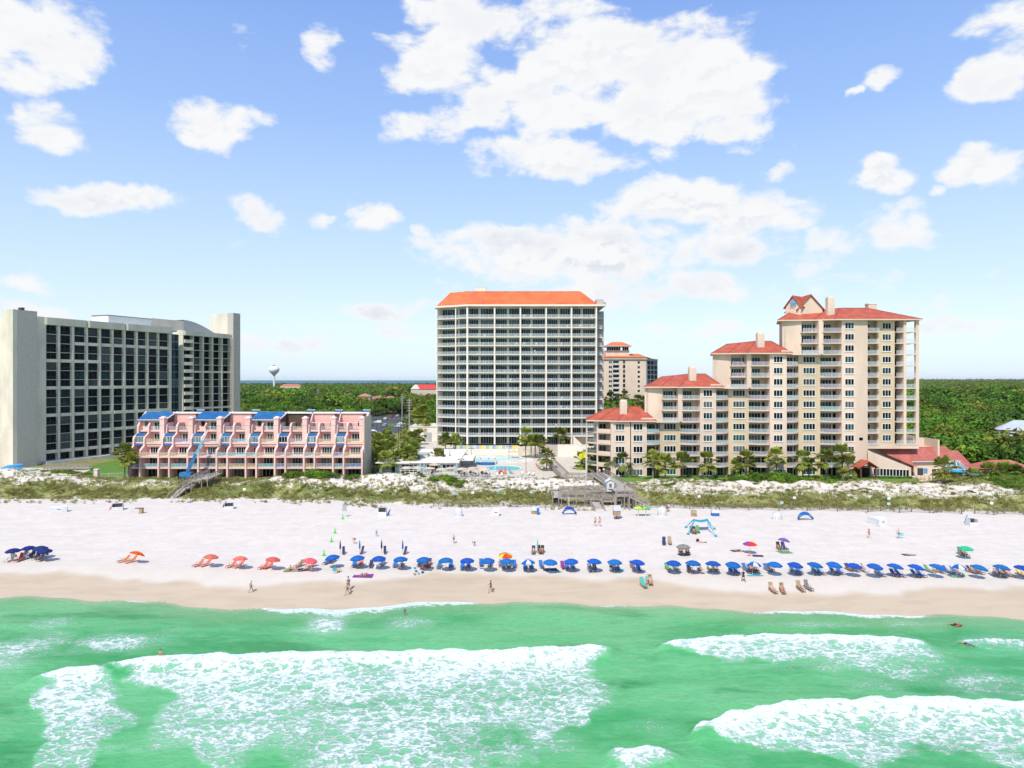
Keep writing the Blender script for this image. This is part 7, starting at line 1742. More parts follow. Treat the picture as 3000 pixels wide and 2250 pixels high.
# walkers, swimmers, sunbathers
W = person
W('walk', sand(735,1737), -1.2, 'shirtless man in shorts walking on the wet sand, furthest left', 1, None, 'khaki', 0, 0, 0, 1.0); W('walk', sand(1018,1744), 1.7, 'woman in a straw hat walking in front on the wet sand', 1, 'bikini', 'black', 2, 1, 1, 1.05)
W('walk', sand(1021,1731), .6, 'man in a dark shirt walking behind the straw hatted woman', 1, 'grey', 'grey', 0, 2, 0, 1.1); W('walk', sand(1438,1738), 1.5, 'woman in a black cover-up and straw hat walking on the wet sand', 1, 'black', 'black', 2, 1, 1, 1.08)
W('walk', sand(2178,1705), .3, 'dark clad person walking between the row and the wet sand', 2, 'black', 'black', 0); W('stand', sand(1789,1676), PI, 'man standing in front of the thirteenth blue umbrella', 0, None, 'black', 1)
W('bend', sand(1038,1593), 2.8, 'shirtless man bending down on the upper beach', 0, None, 'black', 0); W('stand', sand(1103,1572), PI, 'small child in turquoise standing alone on the upper beach', 1, 'teal', 'teal', 0, 0, 0, .72); W('stand', sand(1330,1592), 2.2, 'tall shirtless man in dark shorts standing mid beach', 0, None, 'navy', 2); W('bend', sand(1390,1600), 1.2, 'small boy stooping on the sand beside the tall man', 1, None, 'black', 2, 0, 0, .75)
W('walk', sand(1744,1542), .2, 'woman with a dark bag walking below the boardwalk exit', 0, 'bikini', 'black', 0, 0, 1); W('walk', sand(1757,1543), .1, 'taller person in coral walking below the boardwalk exit', 0, None, 'coral', 0, 0, 1, 1.1)
W('walk', sand(2546,1577), 1.2, 'woman in a red swimsuit walking across the empty upper beach', 0, 'red', 'red', 0, 0, 1); W('walk', sand(2632,1578), -1.3, 'man in blue shorts carrying a board across the empty upper beach', 0, None, 'blue', 0, 0, 0, 1.05)
W('stand', sand(1954,1500), 0, 'person in purple at the gap of the sand fence', 0, 'purple', 'navy', 0); W('stand', sand(1959,1499), 0, 'person in white at the gap of the sand fence', 0, 'white', 'grey', 1)
W('lie', sand(2056,1590), 1.4, 'sunbather lying on the sand below the turquoise shade sail', 0, None, 'pink', 0, 0, 1); W('lie', sand(2166,1616), 1.3, 'sunbather lying on a blue towel left of the lone rainbow umbrella', 1, None, 'navy', 0); W('lie', sand(2670,1628), 1.5, 'sunbather lying face up on a towel on the empty right beach', 1, None, 'khaki', 2); W('lie', sand(2297,1616), 1.2, 'pale sunbather lying on the green towel', 0, None, 'pink', 2, 0, 1)
W('ground', sand(2196,1629), 2.0, 'small child sitting on the sand beneath the rainbow umbrella shade', 0, None, 'red', 1, 0, 0, .7); W('ground', sand(992,1677), 2.6, 'woman sitting on the sand beside a teal bag in front of the row', 0, 'bikini', 'black', 0, 0, 1); W('lie', sand(1058,1686), PI, 'left sunbather on the purple towel in front of the row', 0, None, 'pink', 1, 0, 1); W('lie', sand(1071,1685), PI, 'right sunbather on the purple towel in front of the row', 0, None, 'purple', 2, 0, 1)
W('ground', sand(850,1672), 2.9, 'person sitting up on the brown towel by the coral umbrellas', 1, None, 'black', 0); W('lie', sand(888,1669), 1.2, 'person lying on the patterned towel below the fourth coral umbrella', 1, None, 'navy', 2); W('recline', sand(880,1660), PI, 'person in green in the left coral lounger of the fourth coral umbrella', 1, 'green', 'green', 0)
W('stand', sand(912,1675), PI, 'tiny toddler in white standing by the fourth coral umbrella', 0, 'white', 'white', 1, 0, 0, .5); W('stand', sand(1895,1716), .2, 'person wrapped in a pale blue towel standing near the wet sand chairs', 0, 'aqua', 'aqua', 1)
for px, py, pn, lab, kw in [(470,1947,'wade','shirtless man wading waist deep at the start of the breaking wave',dict(skin=1, bottom='navy')),(1186,1803,'wade','small child in purple wading at the shoreline foam',dict(skin=1, top='purple', bottom='purple', s=.62, hair=0))]:
    D = gd(py, 0); W(pn, (gx(px, D), D, -.02 if px < 600 else -.10), 0, lab, **kw)
for px, py, top, lab, bc, rz in [(2800,1830,'red','swimmer in a red shirt lying on a dark bodyboard',CLO['black'],1.3),(2832,1888,'blue','swimmer in a blue shirt lying on a pale bodyboard',CLO['khaki'],.7)]:
    D = gd(py, .2); x = gx(px, D); W('lie', (x, D, .12), rz, lab, 1, top, 'black', 0, group='swimmers in the sea')
    o = MB().use(bc).prism([(-.24, -.6), (-.27, 0), (-.24, .45), (0, .55), (.24, .45), (.27, 0), (.24, -.6)], .10, .18).build('bodyboard', None, (x, D, .03)); o.rotation_euler = (0, 0, rz); tag(o, lab.split(' lying on a ')[1] + ' under the swimmer in ' + top, 'bodyboard')
b_ = sand(2632, 1578); o = MB().use(CLO['aqua']).prism([(-.03, -.5), (-.03, .5), (.03, .5), (.03, -.5)], .55, 1.05).build('bodyboard', None, (b_[0]+.35, b_[1]-.1, b_[2])); o.rotation_euler = (0, 0, 1.5); tag(o, 'turquoise bodyboard carried by the man in blue shorts', 'bodyboard')
# towels and small things
towel(2297,1618,'green',2.2,2.0,'green towel with a pale sunbather below the purple umbrella',.2); towel(1064,1687,'purple',2.9,1.7,'wide purple towel holding two sunbathers in front of the row',0); towel(858,1671,'khaki',2.6,1.9,'brown towel left of the fourth coral umbrella',.1); towel(888,1670,'navy',1.6,1.6,'dark patterned towel below the fourth coral umbrella',.4)
towel(2220,1629,'navy',1.7,1.2,'empty dark blue towel right of the rainbow umbrella shade',-.2); towel(2158,1614,'navy',2.0,1.2,'blue towel left of the lone rainbow umbrella',.3); towel(2212,1687,'teal',2.4,.6,'long turquoise mat lying in front of the blue and white umbrella',0,'mat'); towel(2004,1626,'grey',1.9,1.3,'grey towel spread below the brown ringed umbrella',.3)
towel(2655,1626,'navy',1.2,1.2,'dark towel under the head of the lone sunbather at right',.1); towel(1637,1676,'green',.7,.7,'small green board on the sand near the tenth blue umbrella',.5,'mat'); towel(1813,1670,'aqua',1.6,1.2,'light blue towel under the thirteenth blue umbrella',0); towel(1611,1669,'navy',2.2,1.4,'dark sheet put in as the shade below the tenth blue umbrella',.1); towel(1412,1666,'blue',.6,.4,'folded blue towel below the eighth blue umbrella',.1)  # wide navy sheet stands in for the empty shade under the tenth umbrella
def bag(px, py, col, s, label, cat='bag'):
    x, y, z = sand(px, py); t = thing('beach_bag', label, cat, (x, y, z), random.uniform(0, 3), 'bags and coolers'); MB().use(CLO[col]).hull2([(-s/2, -s/3, 0), (s/2, -s/3, 0), (s/2, s/3, 0), (-s/2, s/3, 0)][::-1], [(-s*.45, -s/5, s*.75), (s*.45, -s/5, s*.75), (s*.45, s/5, s*.75), (-s*.45, s/5, s*.75)][::-1]).build('sack', t)
    MB().use(CLO[col]).bar((-s*.25, 0, s*.75), (-s*.15, 0, s*1.05), .04).bar((-s*.15, 0, s*1.05), (s*.15, 0, s*1.05), .04).bar((s*.15, 0, s*1.05), (s*.25, 0, s*.75), .04).build('handle', t)
for a in [(981,1673,'teal',.6,'teal bag beside the seated woman in front of the row'),(1254,1664,'red',.65,'red cooler box near the fifth blue umbrella'),(2565,1678,'yellow',.6,'yellow bag below the twenty-sixth blue umbrella'),(90,1630,'blue',.6,'small blue cooler in the navy umbrella cluster'),(43,1632,'khaki',.6,'tan basket under the furthest left navy umbrella'),(1102,1661,'white',.45,'white cooler between the third umbrella loungers'),(2793,1692,'green',.45,'green toy left below the thirtieth umbrella'),(2822,1690,'green',.45,'green toy right below the thirtieth umbrella'),(2044,1587,'black',.6,'dark bag beside the sunbather below the shade sail')]: bag(*a)
for i, (px, py, c) in enumerate([(1215,1667,'teal'),(1219,1676,'blue'),(1237,1670,'coral'),(1261,1673,'green'),(1215,1685,'khaki'),(1238,1680,'navy'),(1226,1683,'aqua')]):
    x, y, z = sand(px, py); o = MB().use(CLO[c]).lathe([(.12, 0), (.17, .05), (.20, .25), (.18, .25), (.14, .06)], 10).build('sand_pail', None, (x, y, z)); tag(o, '%s toy pail scattered on the sand below the fifth blue umbrella' % {'teal':'teal','blue':'blue','coral':'red','green':'lime green','khaki':'tan','navy':'navy','aqua':'pale blue'}[c], 'toy', 'toys on the sand')
# cones
for i, (px, py) in enumerate([(1004,1521),(981,1562),(971,1588),(949,1628)]):
    x, y, z = sand(px, py); t = thing('traffic_cone', '%s lime green cone counting down the beach from the dunes' % nth(i+1), 'cone', (x, y, z), 0, 'lime green cones'); m = mat('lime_plastic', (.06, .62, .05), .5); MB().use(m).lathe([(.22, .05), (.12, .5), (.04, 1.0), (.02, 1.02)], 10).build('cone', t); MB().use(m).box(-.3, .3, -.3, .3, 0, .05).build('base', t)
# ---- chests, cabinets, piles at the fence line
PLY = mat('plywood', (.42, .28, .17), .8, .12, 2); WP = mat('white_plastic', (.68, .69, .70), .6, .06, 1.5, bump=.3)
def chest(px, py, w_, d_, h_, rz, label, open_=False):
    x, y, z = sand(px, py); t = thing('storage_chest', label, 'chest', (x, y, z), rz, 'storage boxes by the dunes')
    if open_:
        m = MB().use(WP).box(-w_/2, -w_/2+.06, -d_/2, d_/2, 0, h_).box(w_/2-.06, w_/2, -d_/2, d_/2, 0, h_).box(-w_/2+.061, w_/2-.061, d_/2-.06, d_/2, 0, h_).box(-w_/2+.061, w_/2-.061, -d_/2, -d_/2+.06, 0, h_*.55).box(-w_/2+.061, w_/2-.061, -d_/2+.061, d_/2-.061, .02, .08); m.build('body', t)
        MB().use(PLY).box(-w_/2+.1, w_/2-.1, -d_/2+.1, d_/2-.1, .09, .35).build('shelf', t); l = MB().use(WP).bar((-w_/2, d_/2, h_+.02), (-w_/2, d_/2+.0, h_+.02), .02); 
        MB().use(DARKM).box(-w_/2+.07, w_/2-.07, d_/2-.1, d_/2-.062, .36, h_-.02).build('lining', t)
        MB().use(WP).box(-w_/2, w_/2, d_/2+.01, d_/2+.3, h_-.1, h_+.02).build('lid', t)
    else:
        MB().use(WP).box(-w_/2, w_/2, -d_/2, d_/2, 0, h_*.82).build('body', t); MB().use(WHITE).box(-w_/2-.04, w_/2+.04, -d_/2-.04, d_/2+.04, h_*.82, h_*.88).hull2([(-w_/2-.04, -d_/2-.04, h_*.88), (-w_/2-.04, d_/2+.04, h_*.88), (-w_/2-.04, 0, h_)], [(w_/2+.04, -d_/2-.04, h_*.88), (w_/2+.04, d_/2+.04, h_*.88), (w_/2+.04, 0, h_)]).build('lid', t)
        MB().use(DARKM).box(-.3, .3, -d_/2-.01, -d_/2, h_*.45, h_*.55).build('latch', t)
    return t
chest(173, 1500, 3.0, 1.3, 1.25, .45, 'long white storage chest furthest left on the beach'); chest(345, 1494, 2.2, 1.4, 1.35, .35, 'open white storage chest with pink umbrella beside it', True); chest(671, 1491, 1.9, 1.3, 1.25, .3, 'open white storage chest in front of the pink apartment stairs', True); chest(1121, 1512, 1.7, 1.2, 1.7, .0, 'open dark white cabinet near the green cones', True)
chest(1453, 1511, 1.35, 1.2, 1.6, .0, 'small white cabinet behind the sand fence end'); chest(2571, 1536, 2.0, 3.0, 1.45, .25, 'long white storage chest at the right part of the fence'); chest(2848, 1540, 1.6, 1.2, 1.3, 0, 'open white storage chest with folded blue umbrella at the right', True)
def leaning(px, py, col, label, rz=.6):
    x, y, z = sand(px, py); t = thing('folded_umbrella', label, 'umbrella', (x, y, z), 0, 'folded umbrellas'); MB().use(WOODC).tube((0, 0, 0), (.9, .2, 1.5), .03).build('pole', t); MB().use(CLO[col]).hull2([(0.2, -.2, .25), (.5, .3, .25), (.35, .1, .9)], [(.9, .1, 1.5), (.95, .2, 1.5), (.9, .2, 1.6)]).build('canopy', t)
leaning(318, 1496, 'pink', 'folded pink umbrella leaning on the open chest at left'); leaning(650, 1489, 'navy', 'folded violet blue umbrella leaning on the open chest by the stairs'); leaning(2823, 1532, 'blue', 'folded blue umbrella leaning on the open chest at right'); leaning(1131, 1513, 'blue', 'folded blue umbrella leaning on the dark cabinet')
def covered(px, py, w_, h_, m, label, name='covered_stack', rough=.14):
    x, y, z = sand(px, py); R = random.Random(int(px)); mb = MB().use(m); n = 12; prof = [(1, 0), (1.02, .3), (.98, .6), (.85, .85), (.5, 1.0), (.02, 1.02)]
    for r, zz in prof:
        for i in range(n):
            a = 2*PI*i/n; c, s = math.cos(a), math.sin(a); k = 1/max(abs(c), abs(s))**.7; rr = r*(1 + R.uniform(-rough, rough)*.5); mb.v.append((c*k*rr*w_/2, s*k*rr*w_*.36, zz*h_ + R.uniform(-.04, .04)))
    for q in range(len(prof)-1):
        for i in range(n): j = (i+1) % n; mb.f.append((q*n+i, q*n+j, (q+1)*n+j, (q+1)*n+i)); mb.mi.append(0)
    o = mb.build(name, None, (x, y, z), smooth=True); return tag(o, label, 'covered pile', 'things stored by the dunes')
TARP = mat('white_tarp', (.62, .63, .66), .55, .12, 3, .6, 5)
covered(1343, 1512, 1.7, 1.7, TARP, 'white tarpaulin covered stack behind the sand fence at left'); covered(1940, 1511, 1.8, 1.8, TARP, 'white tarpaulin covered stack right of the kayak rack'); covered(2276, 1522, 1.9, 1.4, TARP, 'low white tarpaulin covered stack in the middle of the right fence')
def raft_pile(px, py, w_, label):
    x, y, z = sand(px, py); t = thing('raft_pile', label, 'inflatable rafts', (x, y, z), 0, 'things stored by the dunes'); m = FB['blue']
    mb = MB().use(m)
    for k in range(4):
        n = 12; zo = .32 + k*.36; w2 = w_/2 - .12*k
        L1 = [Vector((w2*math.sin(a), .15*k, zo*.0 + 1.15*math.cos(a)*(1-.03*k) + k*.14)) for a in np.linspace(-1.35, 1.35, n)]
        for a, b in zip(L1, L1[1:]): mb.tube(a, b, .2, None, 7)
    mb.build('blue_rafts', t, smooth=True); s = MB().use(WHITEM)
    for k in range(2): s.bar((-w_*.46, -.25, .75 + k*.3), (w_*.46, -.25, .75+k*.3), .05)
    s.build('strap', t); return t
raft_pile(1668, 1508, 2.9, 'pile of bright blue rafts left of the boardwalk exit'); raft_pile(2360, 1524, 3.1, 'pile of bright blue rafts in the middle of the right fence')
x, y, z = sand(1668, 1498); t = thing('marker_post', 'white post standing behind the left blue raft pile', 'post', (x, y+1.2, z)); MB().use(WHITEM).box(-.07, .07, -.07, .07, -.2, 2.9).build('post', t)
def cabinet(px, py, label, bottomc=PLY, topc=TARP, w_=1.3, h_=1.7, legs=False):
    x, y, z = sand(px, py); t = thing('beach_cabinet', label, 'cabinet', (x, y, z), random.uniform(-.2, .2), 'storage boxes by the dunes'); o = .7 if legs else 0
    MB().use(bottomc).box(-w_/2, w_/2, -.5, .5, o, o+h_*.5).build('body', t); MB().use(topc).hull2([(-w_/2-.08, -.6, o+h_*.5), (-w_/2-.08, .6, o+h_*.5), (-w_/2+.05, .5, o+h_), (-w_/2+.05, -.4, o+h_)], [(w_/2+.08, -.6, o+h_*.5), (w_/2+.08, .6, o+h_*.5), (w_/2-.05, .5, o+h_), (w_/2-.05, -.4, o+h_)]).build('cover', t)
    MB().use(DARKM).box(-.02, .02, -.52, -.5, o, o+h_*.5).build('door_gap', t)
    if legs: MB().use(DARKM).tube((0, 0, 0), (0, 0, .7), .08).box(-.5, .5, -.4, .4, .0, .06).build('stand', t)
cabinet(1568, 1505, 'cabinet under a white cover with a blue board leaning on it', PLY, TARP, 1.6, 1.5); cabinet(1807, 1520, 'tall cabinet on a stand with white cover below the lookout', PLY, TARP, 1.4, 2.0, True); cabinet(2033, 1512, 'small brown plywood cabinet at the fence', PLY, PLY, 1.1, 1.2); cabinet(2095, 1511, 'cabinet heaped with folded blue umbrellas at the fence', CLO['blue'], TARP, 1.5, 1.3)
leaning(2088, 1512, 'blue', 'folded blue umbrella on the cabinet right of the brown one')
o = MB().use(CLO['blue']).hull2([(-.25, -.75, .0), (.25, -.75, .0), (.25, -.65, .0), (-.25, -.65, .0)][::-1], [(-.25, -.6, 1.4), (.25, -.6, 1.4), (.25, -.52, 1.4), (-.25, -.52, 1.4)][::-1]).build('blue_board', None, (sand(1573, 1506)[0]+.2, sand(1573, 1506)[1]-.1, sand(1573, 1506)[2])); tag(o, 'upright blue board leaning on the covered cabinet', 'board')
# trash bins, sign board
x, y, z = sand(414, 1504); t = thing('trash_bin', 'brown trash bin with raised lid on the left beach', 'bin', (x, y, z)); MB().use(PLY).box(-.35, .35, -.35, .35, 0, 1.05).build('body', t); MB().use(DARKM).box(-1.3, .4, -.35, .35, 1.06, 1.14).build('lid', t)
x, y, z = sand(386, 1501); t = thing('small_marker', 'short white marker stake left of the brown bin', 'post', (x, y, z)); MB().use(WHITEM).box(-.05, .05, -.05, .05, -.2, .9).build('stake', t)
x, y, z = sand(1010, 1515); t = thing('notice_sign', 'tall grey notice board on a white post by the first green cone', 'sign', (x, y, z), .3); MB().use(WHITEM).box(-.5, -.42, -.04, .04, -.2, 2.6).box(.30, .38, -.04, .04, -.2, 2.2).build('post', t); MB().use(GREYM).box(-.48, .36, -.1, -.05, 1.25, 2.6).build('board', t)
# kayak rack
x, y, z = sand(1881, 1513); t = thing('kayak_rack', 'white post rack carrying lime green kayaks', 'rack', (x, y, z))
for px_ in (-.75, .75): MB().use(WHITEM).box(px_-.06, px_+.06, -.06, .06, -.3, 1.55).bar((px_, -.9, 1.45), (px_, .9, 1.45), .09).build('post', t)
kc = [mat('kayak_lime', (.35, .72, .02), .4), mat('kayak_green', (.04, .65, .12), .4), mat('kayak_yellow', (.75, .72, .03), .4), mat('kayak_teal', (.03, .50, .45), .4)]
def kayak(loc, m, m2, label, rz):
    t = thing('kayak', label, 'kayak', loc, rz, 'kayaks on the rack'); n = 12; mb = MB(); rings = []
    for i in range(n+1):
        u = i/n*2-1; w_ = .38*(1-abs(u)**2.4)+.02; h_ = .17*(1-abs(u)**3)+.02; zc = .10*u*u; rings.append([(u*1.75, w_*math.cos(a), zc + h_*math.sin(a)) for a in np.linspace(0, 2*PI, 8, endpoint=False)])
    for i in range(n): mb.use(m if i < n*.62 else m2); mb.hull2(rings[i], rings[i+1])
    mb.build('hull', t, smooth=False); MB().use(DARKM).lathe([(.22, .165), (.22, .2), (.12, .2)], 10).build('cockpit', t, (0, 0, 0))
kayak((x-.15, y-.5, z+1.68), kc[0], kc[1], 'lime and green kayak at the front of the rack', .04); kayak((x+.15, y+.05, z+1.72), kc[2], kc[3], 'yellow and teal kayak in the middle of the rack', -.03); kayak((x-.05, y+.6, z+1.72), kc[1], kc[0], 'green and lime kayak at the back of the rack', .02)
# shade sail
c0 = [sand(2016,1566), sand(2097,1572), sand(2093,1551), sand(2010,1546)]
D1 = (c0[0][1] + c0[3][1])/2; zt = sand(2050, 1560)[2]
A_ = Vector((gx(2029, D1), D1-.6, zt+2.1)); B_ = Vector((gx(2074, D1), D1-.4, zt+2.05)); C_ = Vector((gx(2073, D1+2), D1+2.0, zt+1.95)); E_ = Vector((gx(2031, D1+2), D1+2.0, zt+1.9))
t = thing('shade_sail', 'turquoise shade sail stretched on poles and sandbag corners', 'beach tent', tuple(A_)); SL = mat('turquoise_lycra', (.02, .38, .52), .6, .05, 3, transl=.25); n = 8; mb = MB().use(SL)
for i in range(n+1):
    for j in range(n+1):
        u, v = i/n, j/n; p = (A_*(1-u)+B_*u)*(1-v) + (E_*(1-u)+C_*u)*v; p = p - A_; p.z -= .35*math.sin(PI*u)*.8*(1-.3*v) + .1*math.sin(PI*v); mb.v.append(tuple(p))
for i in range(n):
    for j in range(n): a = i*(n+1)+j; mb.f.append((a, a+n+1, a+n+2, a+1)); mb.mi.append(0)
for q, s_ in ((A_, c0[0]), (B_, c0[1]), (C_, c0[2]), (E_, c0[3])):
    s_ = Vector(s_); d = (s_ - q); side_ = Vector((.35, 0, 0)) if q in (A_, E_) else Vector((-.35, 0, 0)); a = q - A_; e = s_ - A_; mb.add([a, a + side_, e + Vector((.06, 0, .1)), e + Vector((-.06, 0, .1))], [(0, 1, 2, 3)])
mb.build('canopy', t)
for q in (A_, B_, C_, E_): MB().use(WHITEM).tube(tuple(q - A_), (q.x - A_.x, q.y - A_.y, zt - A_.z - .2), .03).build('pole', t)
for s_ in c0: MB().use(SL).lathe([(.05, 0), (.28, .05), (.26, .22), (.08, .38)], 8).build('sandbag', t, tuple(Vector(s_) - A_ + Vector((0, 0, -.02))))
# ---- restaurant deck: parasols, tables, chairs, guests
TP = [(1192,1370),(1224,1370),(1258,1371),(1294,1374),(1321,1371),(1353,1373),(1385,1371),(1418,1374),(1273,1360)]
for i, (px, py) in enumerate(TP):
    D = (CZ - 7.5)*F/(py - HY); loc = (gx(px, D), D, 5.2); t_, used = UMB['tan']; lab = '%s tan parasol from the left on the restaurant deck' % nth(i+1)
    if used: o = dup(t_, loc, i*.3, lab, 'tan parasols of the restaurant')
    else: UMB['tan'][1] = True; o = t_; o.location = loc; o['label'] = lab; o['group'] = 'tan parasols of the restaurant'
D = 232; o = dup(UMB['tan'][0], (gx(1502, D), D, 5.2), .2, 'single tan parasol at the far right corner of the upper pool', 'tan parasols of the restaurant')
for i, (px, py, lab) in enumerate([(2803,1378,'turquoise parasol by the spa pool'),(2853,1386,'second turquoise parasol near the low pavilion'),(30,1364,'leftmost light blue parasol on the hotel terrace'),(55,1360,'light blue parasol at the right of the hotel terrace group'),(20,1370,'front light blue parasol on the hotel terrace'),(48,1371,'fourth light blue parasol, low, on the hotel terrace')]):
    D = (CZ - 6.9)*F/(py - HY); loc = (gx(px, D), D, 4.6); t_, used = UMB['aqua']
    if used: dup(t_, loc, i, lab, 'light blue parasols')
    else: UMB['aqua'][1] = True; t_.location = loc; t_['label'] = lab; t_['group'] = 'light blue parasols'
def table_proto():
    t = thing('dining_table', 'x', 'table'); m = mat('dark_wicker', (.05, .035, .03), .7); K = [MB().use(m).box(-.5, .5, -.5, .5, .70, .75).build('tabletop', t), MB().use(m).tube((0, 0, 0), (0, 0, .7), .06).box(-.3, .3, -.3, .3, 0, .04).build('pedestal', t)]; KIDS[t.name] = K; return t
def chair_proto(name, m, lab=None):
    t = thing(name, lab or 'x', 'chair'); K = [MB().use(m).box(-.25, .25, -.25, .25, .42, .47).build('seat', t), MB().use(m).hull2([(-.25, -.25, .47), (.25, -.25, .47), (.25, -.20, .47), (-.25, -.20, .47)][::-1], [(-.25, -.33, .95), (.25, -.33, .95), (.25, -.28, .95), (-.25, -.28, .95)][::-1]).build('backrest', t)]
    lg = MB().use(m).box(-.025, .025, -.025, .025, 0, .42).mesh('leg')
    for x in (-.22, .22):
        for y in (-.22, .22): K.append(link('leg', lg, t, (x, y, 0)))
    KIDS[t.name] = K; return t
tb = table_proto(); dc = chair_proto('wicker_chair', mat('dark_wicker', (.05, .035, .03), .7)); first = [True, True]; k = 0
for i, (px, py) in enumerate([(1180,1392),(1226,1392),(1266,1391),(1360,1394),(1378,1390),(1392,1396),(1412,1391),(1425,1396),(1345,1388)]):
    D = gd(py, 5.25); X_ = gx(px, D); loc = (X_, max(D, 186.3), 5.22); lab = '%s dark table from the left on the restaurant deck' % nth(i+1)
    if first[0]: tb.location = loc; tb['label'] = lab; tb['group'] = 'tables on the restaurant deck'; first[0] = False
    else: dup(tb, loc, 0, lab, 'tables on the restaurant deck')
    for j, (ax, ay, rz) in enumerate([(-.8, 0, -PI/2), (.8, 0, PI/2), (0, -.8, 0), (0, .8, PI)]):
        l2 = (loc[0]+ax, loc[1]+ay, 5.22); lab2 = '%s dark wicker chair at the %s table of the restaurant deck' % (['left', 'right', 'near', 'far'][j], nth(i+1))
        if first[1]: dc.location = l2; dc.rotation_euler = (0, 0, rz); dc['label'] = lab2; dc['group'] = 'chairs on the restaurant deck'; first[1] = False
        else: dup(dc, l2, rz, lab2, 'chairs on the restaurant deck')
    if i in (3, 4, 5, 6, 7, 1): 
        R = random.Random(i); c = R.choice(['red', 'white', 'blue', 'black', 'coral']); person('sit', (loc[0]+.8, loc[1], 5.30), PI/2, 'guest in %s sitting at the %s table of the restaurant deck' % (c, nth(i+1)), 0, c, 'navy', R.choice([0, 1, 2]), group='guests on the restaurant deck')
person('walk', (gx(1251, 188), 187.2, 5.23), 1.4, 'waiter in white walking along the restaurant rail', 1, 'white', 'black', 0, group='guests on the restaurant deck')
LN = [(1457,1394,'white'),(1470,1394,'white'),(1480,1388,'coral'),(1497,1386,'teal'),(1530,1390,'white'),(1548,1391,'white'),(1562,1392,'white'),(1575,1366,'coral'),(1588,1366,'white'),(1580,1372,'khaki'),(1592,1378,'khaki'),(1462,1386,'coral'),(1473,1384,'coral')]
for i, (px, py, c) in enumerate(sorted(LN)):
    D = gd(py, 5.3); k_ = (c, False)
    if k_ not in LPROTO: LPROTO[k_] = lounger_proto(c, False)
    lab = '%s pool lounger, %s from the left on the paved deck' % (cn.get(c, c), nth(i+1)); p = LPROTO[k_]; loc = (gx(px, D), max(D, 186), 5.22)
    if k_ not in L_used: L_used.add(k_); p.location = loc; p.rotation_euler = (0, 0, PI + .5); p['label'] = lab; p['group'] = 'pool loungers'
    else: dup(p, loc, PI + random.uniform(-.6, .6), lab, 'pool loungers')
for i, (px, py, c, pn) in enumerate([(1475,1392,'red','sit'),(1480,1384,'coral','stand'),(1466,1388,'black','sit'),(1366,1347,'black','wade'),(1345,1349,'white','stand'),(1383,1352,'navy','wade')]):
    D = gd(py, 5.3); person(pn, (gx(px, D), max(D, 187), 5.2 if pn != 'wade' else 4.5), random.uniform(0, 6), ['person in red seated on a pool lounger','person in coral standing by the pool loungers','dark haired person seated among the pool loungers','bather standing in the upper pool near the left lamp','person in white at the left corner of the upper pool','bather in the upper pool by the footbridge'][i], i % 3, c if pn != 'wade' else None, c, 0, group='guests round the pools')
person('stand', (gx(1743, 195), gd(1392, 6.1), 6.12), PI, 'person in white on the main boardwalk behind the hut', 0, 'white', 'blue', 0, group='people on the boardwalk'); person('walk', (gx(1756, 196), gd(1390, 6.1)+.5, 6.12), 0, 'second person in white on the main boardwalk behind the hut', 0, 'white', 'grey', 1, group='people on the boardwalk')
person('stand', (gx(1816, 168), gd(1434, 6.05), 6.05), PI, 'small child in red on the lookout end of the boardwalk', 1, 'red', 'black', 0, 0, 0, .65, group='people on the boardwalk')
# deck rail of the restaurant
dr = thing('deck_railing', 'white post railing along the seaward edge of the pool deck', 'railing', (gx(1160, 185), 186.3, 5.22))
for a, b, y in ((gx(1160, 185), -9.7, 0), (-9.7, 4.0, -1.5)):
    w_ = b - a; link('railing', railing_mesh(w_, 1.05, 0, translucent('deck_glass', (.6, .65, .65), .22), 1.5), dr, (a - dr.location.x, y, 0))
# hotel terrace at the far left
ht = MB().use(PAVE).prism([(-150, 190.5), (-118, 190.5), (-122, 206), (-131, 211), (-170, 211), (-170, 190.5)], 3.2, 4.72).build('hotel_terrace'); tag(ht, kind='structure')
walkway([(-134.5, 205, 5.6), (-122.5, 207, 5.2)], 2.4, 'short timber ramp at the foot of the hotel stair tower')
for i in range(7):
    px = 14 + i*13; D = gd(1380 + (i % 3)*5, 4.75); k_ = ('aqua', False)
    if k_ not in LPROTO: LPROTO[k_] = lounger_proto('aqua', False)
    p = LPROTO[k_]; lab = '%s light blue lounger from the left on the hotel terrace' % nth(i+1); loc = (gx(px, D), D, 4.74)
    if k_ not in L_used: L_used.add(k_); p.location = loc; p.rotation_euler = (0, 0, PI); p['label'] = lab; p['group'] = 'loungers on the hotel terrace'
    else: dup(p, loc, PI + random.uniform(-.5, .5), lab, 'loungers on the hotel terrace')
person('stand', (gx(52, 200), 199, 4.73), PI, 'person in dark clothes on the hotel terrace', 1, 'black', 'black', 0)
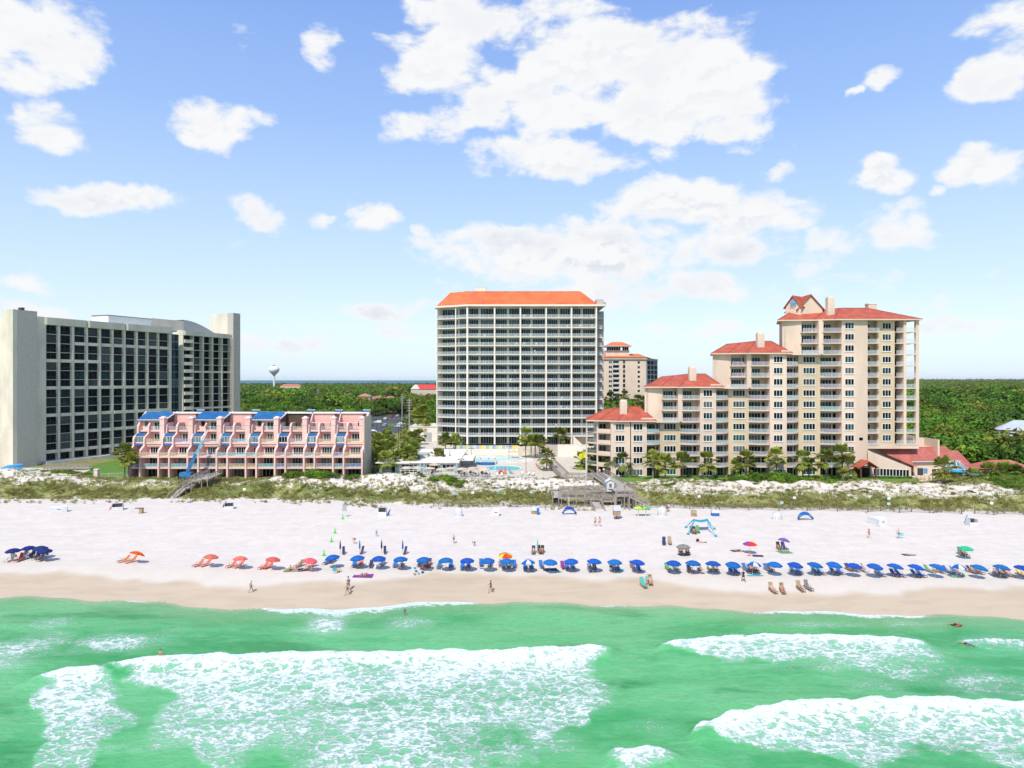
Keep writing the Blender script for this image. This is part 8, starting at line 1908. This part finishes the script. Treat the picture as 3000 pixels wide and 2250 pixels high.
# balcony chairs on the cream tower
bcm = chair_proto('balcony_chair', WHITE); fst = True; R = random.Random(12); D = 250.; seen = set()
zs_ = [gz(820 + .3014*y, D) for y in (1515,1425,1338,1250,1162,1072,985,900,812,722,635,550,460,365)]
cx_ = [1369, 1449, 1524.5, 1600, 1674.5, 1747]
for i in range(70):
    f = R.randrange(14); b = R.randrange(5); q_ = R.randrange(4); s = .14 + .22*q_ + R.uniform(0, .06); key = (f, b, q_)
    if key in seen or (b == 4 and f < 2): continue
    seen.add(key); px = cx_[b] + (cx_[b+1]-cx_[b])*s; loc = (gx(px, D), D+R.uniform(.5, 1.4), zs_[f]+.01); lab = 'white chair at the %s of the %s level balcony in the %s wide bay' % (['left end', 'left middle', 'right middle', 'right end'][q_], nth(f+1), nth(b+1))
    if fst: bcm.location = loc; bcm['label'] = lab; bcm['group'] = 'white balcony chairs on the cream tower'; fst = False
    else: dup(bcm, loc, R.uniform(-2, 2), lab, 'white balcony chairs on the cream tower')
person('stand', (gx(1567, D), D+.4, zs_[9]), PI, 'person in a white shirt leaning at the rail high on the cream tower', 1, 'white', 'navy', 0, group='people on balconies')
dg = bpy.context.evaluated_depsgraph_get()
new_ = [(bpy.data.meshes.new_from_object(o_.evaluated_get(dg)), ph_, m_, n_) for o_, ph_, m_, n_ in SKQ]
for (nm_, ph_, m_, n_), (o_, *_r) in zip(new_, SKQ):
    nm_.materials.clear(); nm_.materials.append(m_); ph_.user_remap(nm_); bpy.data.meshes.remove(ph_); nm_.name = n_; bpy.data.objects.remove(o_)
# ---- labels of look-alikes: count them from the left
from collections import defaultdict
dd = defaultdict(list)
for o in scene.objects:
    if o.parent is None and 'label' in o and 'category' in o: dd[o['label']].append(o)
for lab, os_ in dd.items():
    if len(os_) > 1:
        os_.sort(key=lambda o: o.location.x/max(o.location.y, 1))
        for i, o in enumerate(os_):
            if i < 99: o['label'] = nth(i+1) + ' from left: ' + lab
for k_, v_ in list(LPROTO.items()):
    if v_['label'] == 'x': 
        for c in KIDS[v_.name]: bpy.data.objects.remove(c)
        bpy.data.objects.remove(v_)
for c_, p_ in CARS.items():
    if p_['label'] == 'x':
        for c in KIDS[p_.name]: bpy.data.objects.remove(c)
        bpy.data.objects.remove(p_)
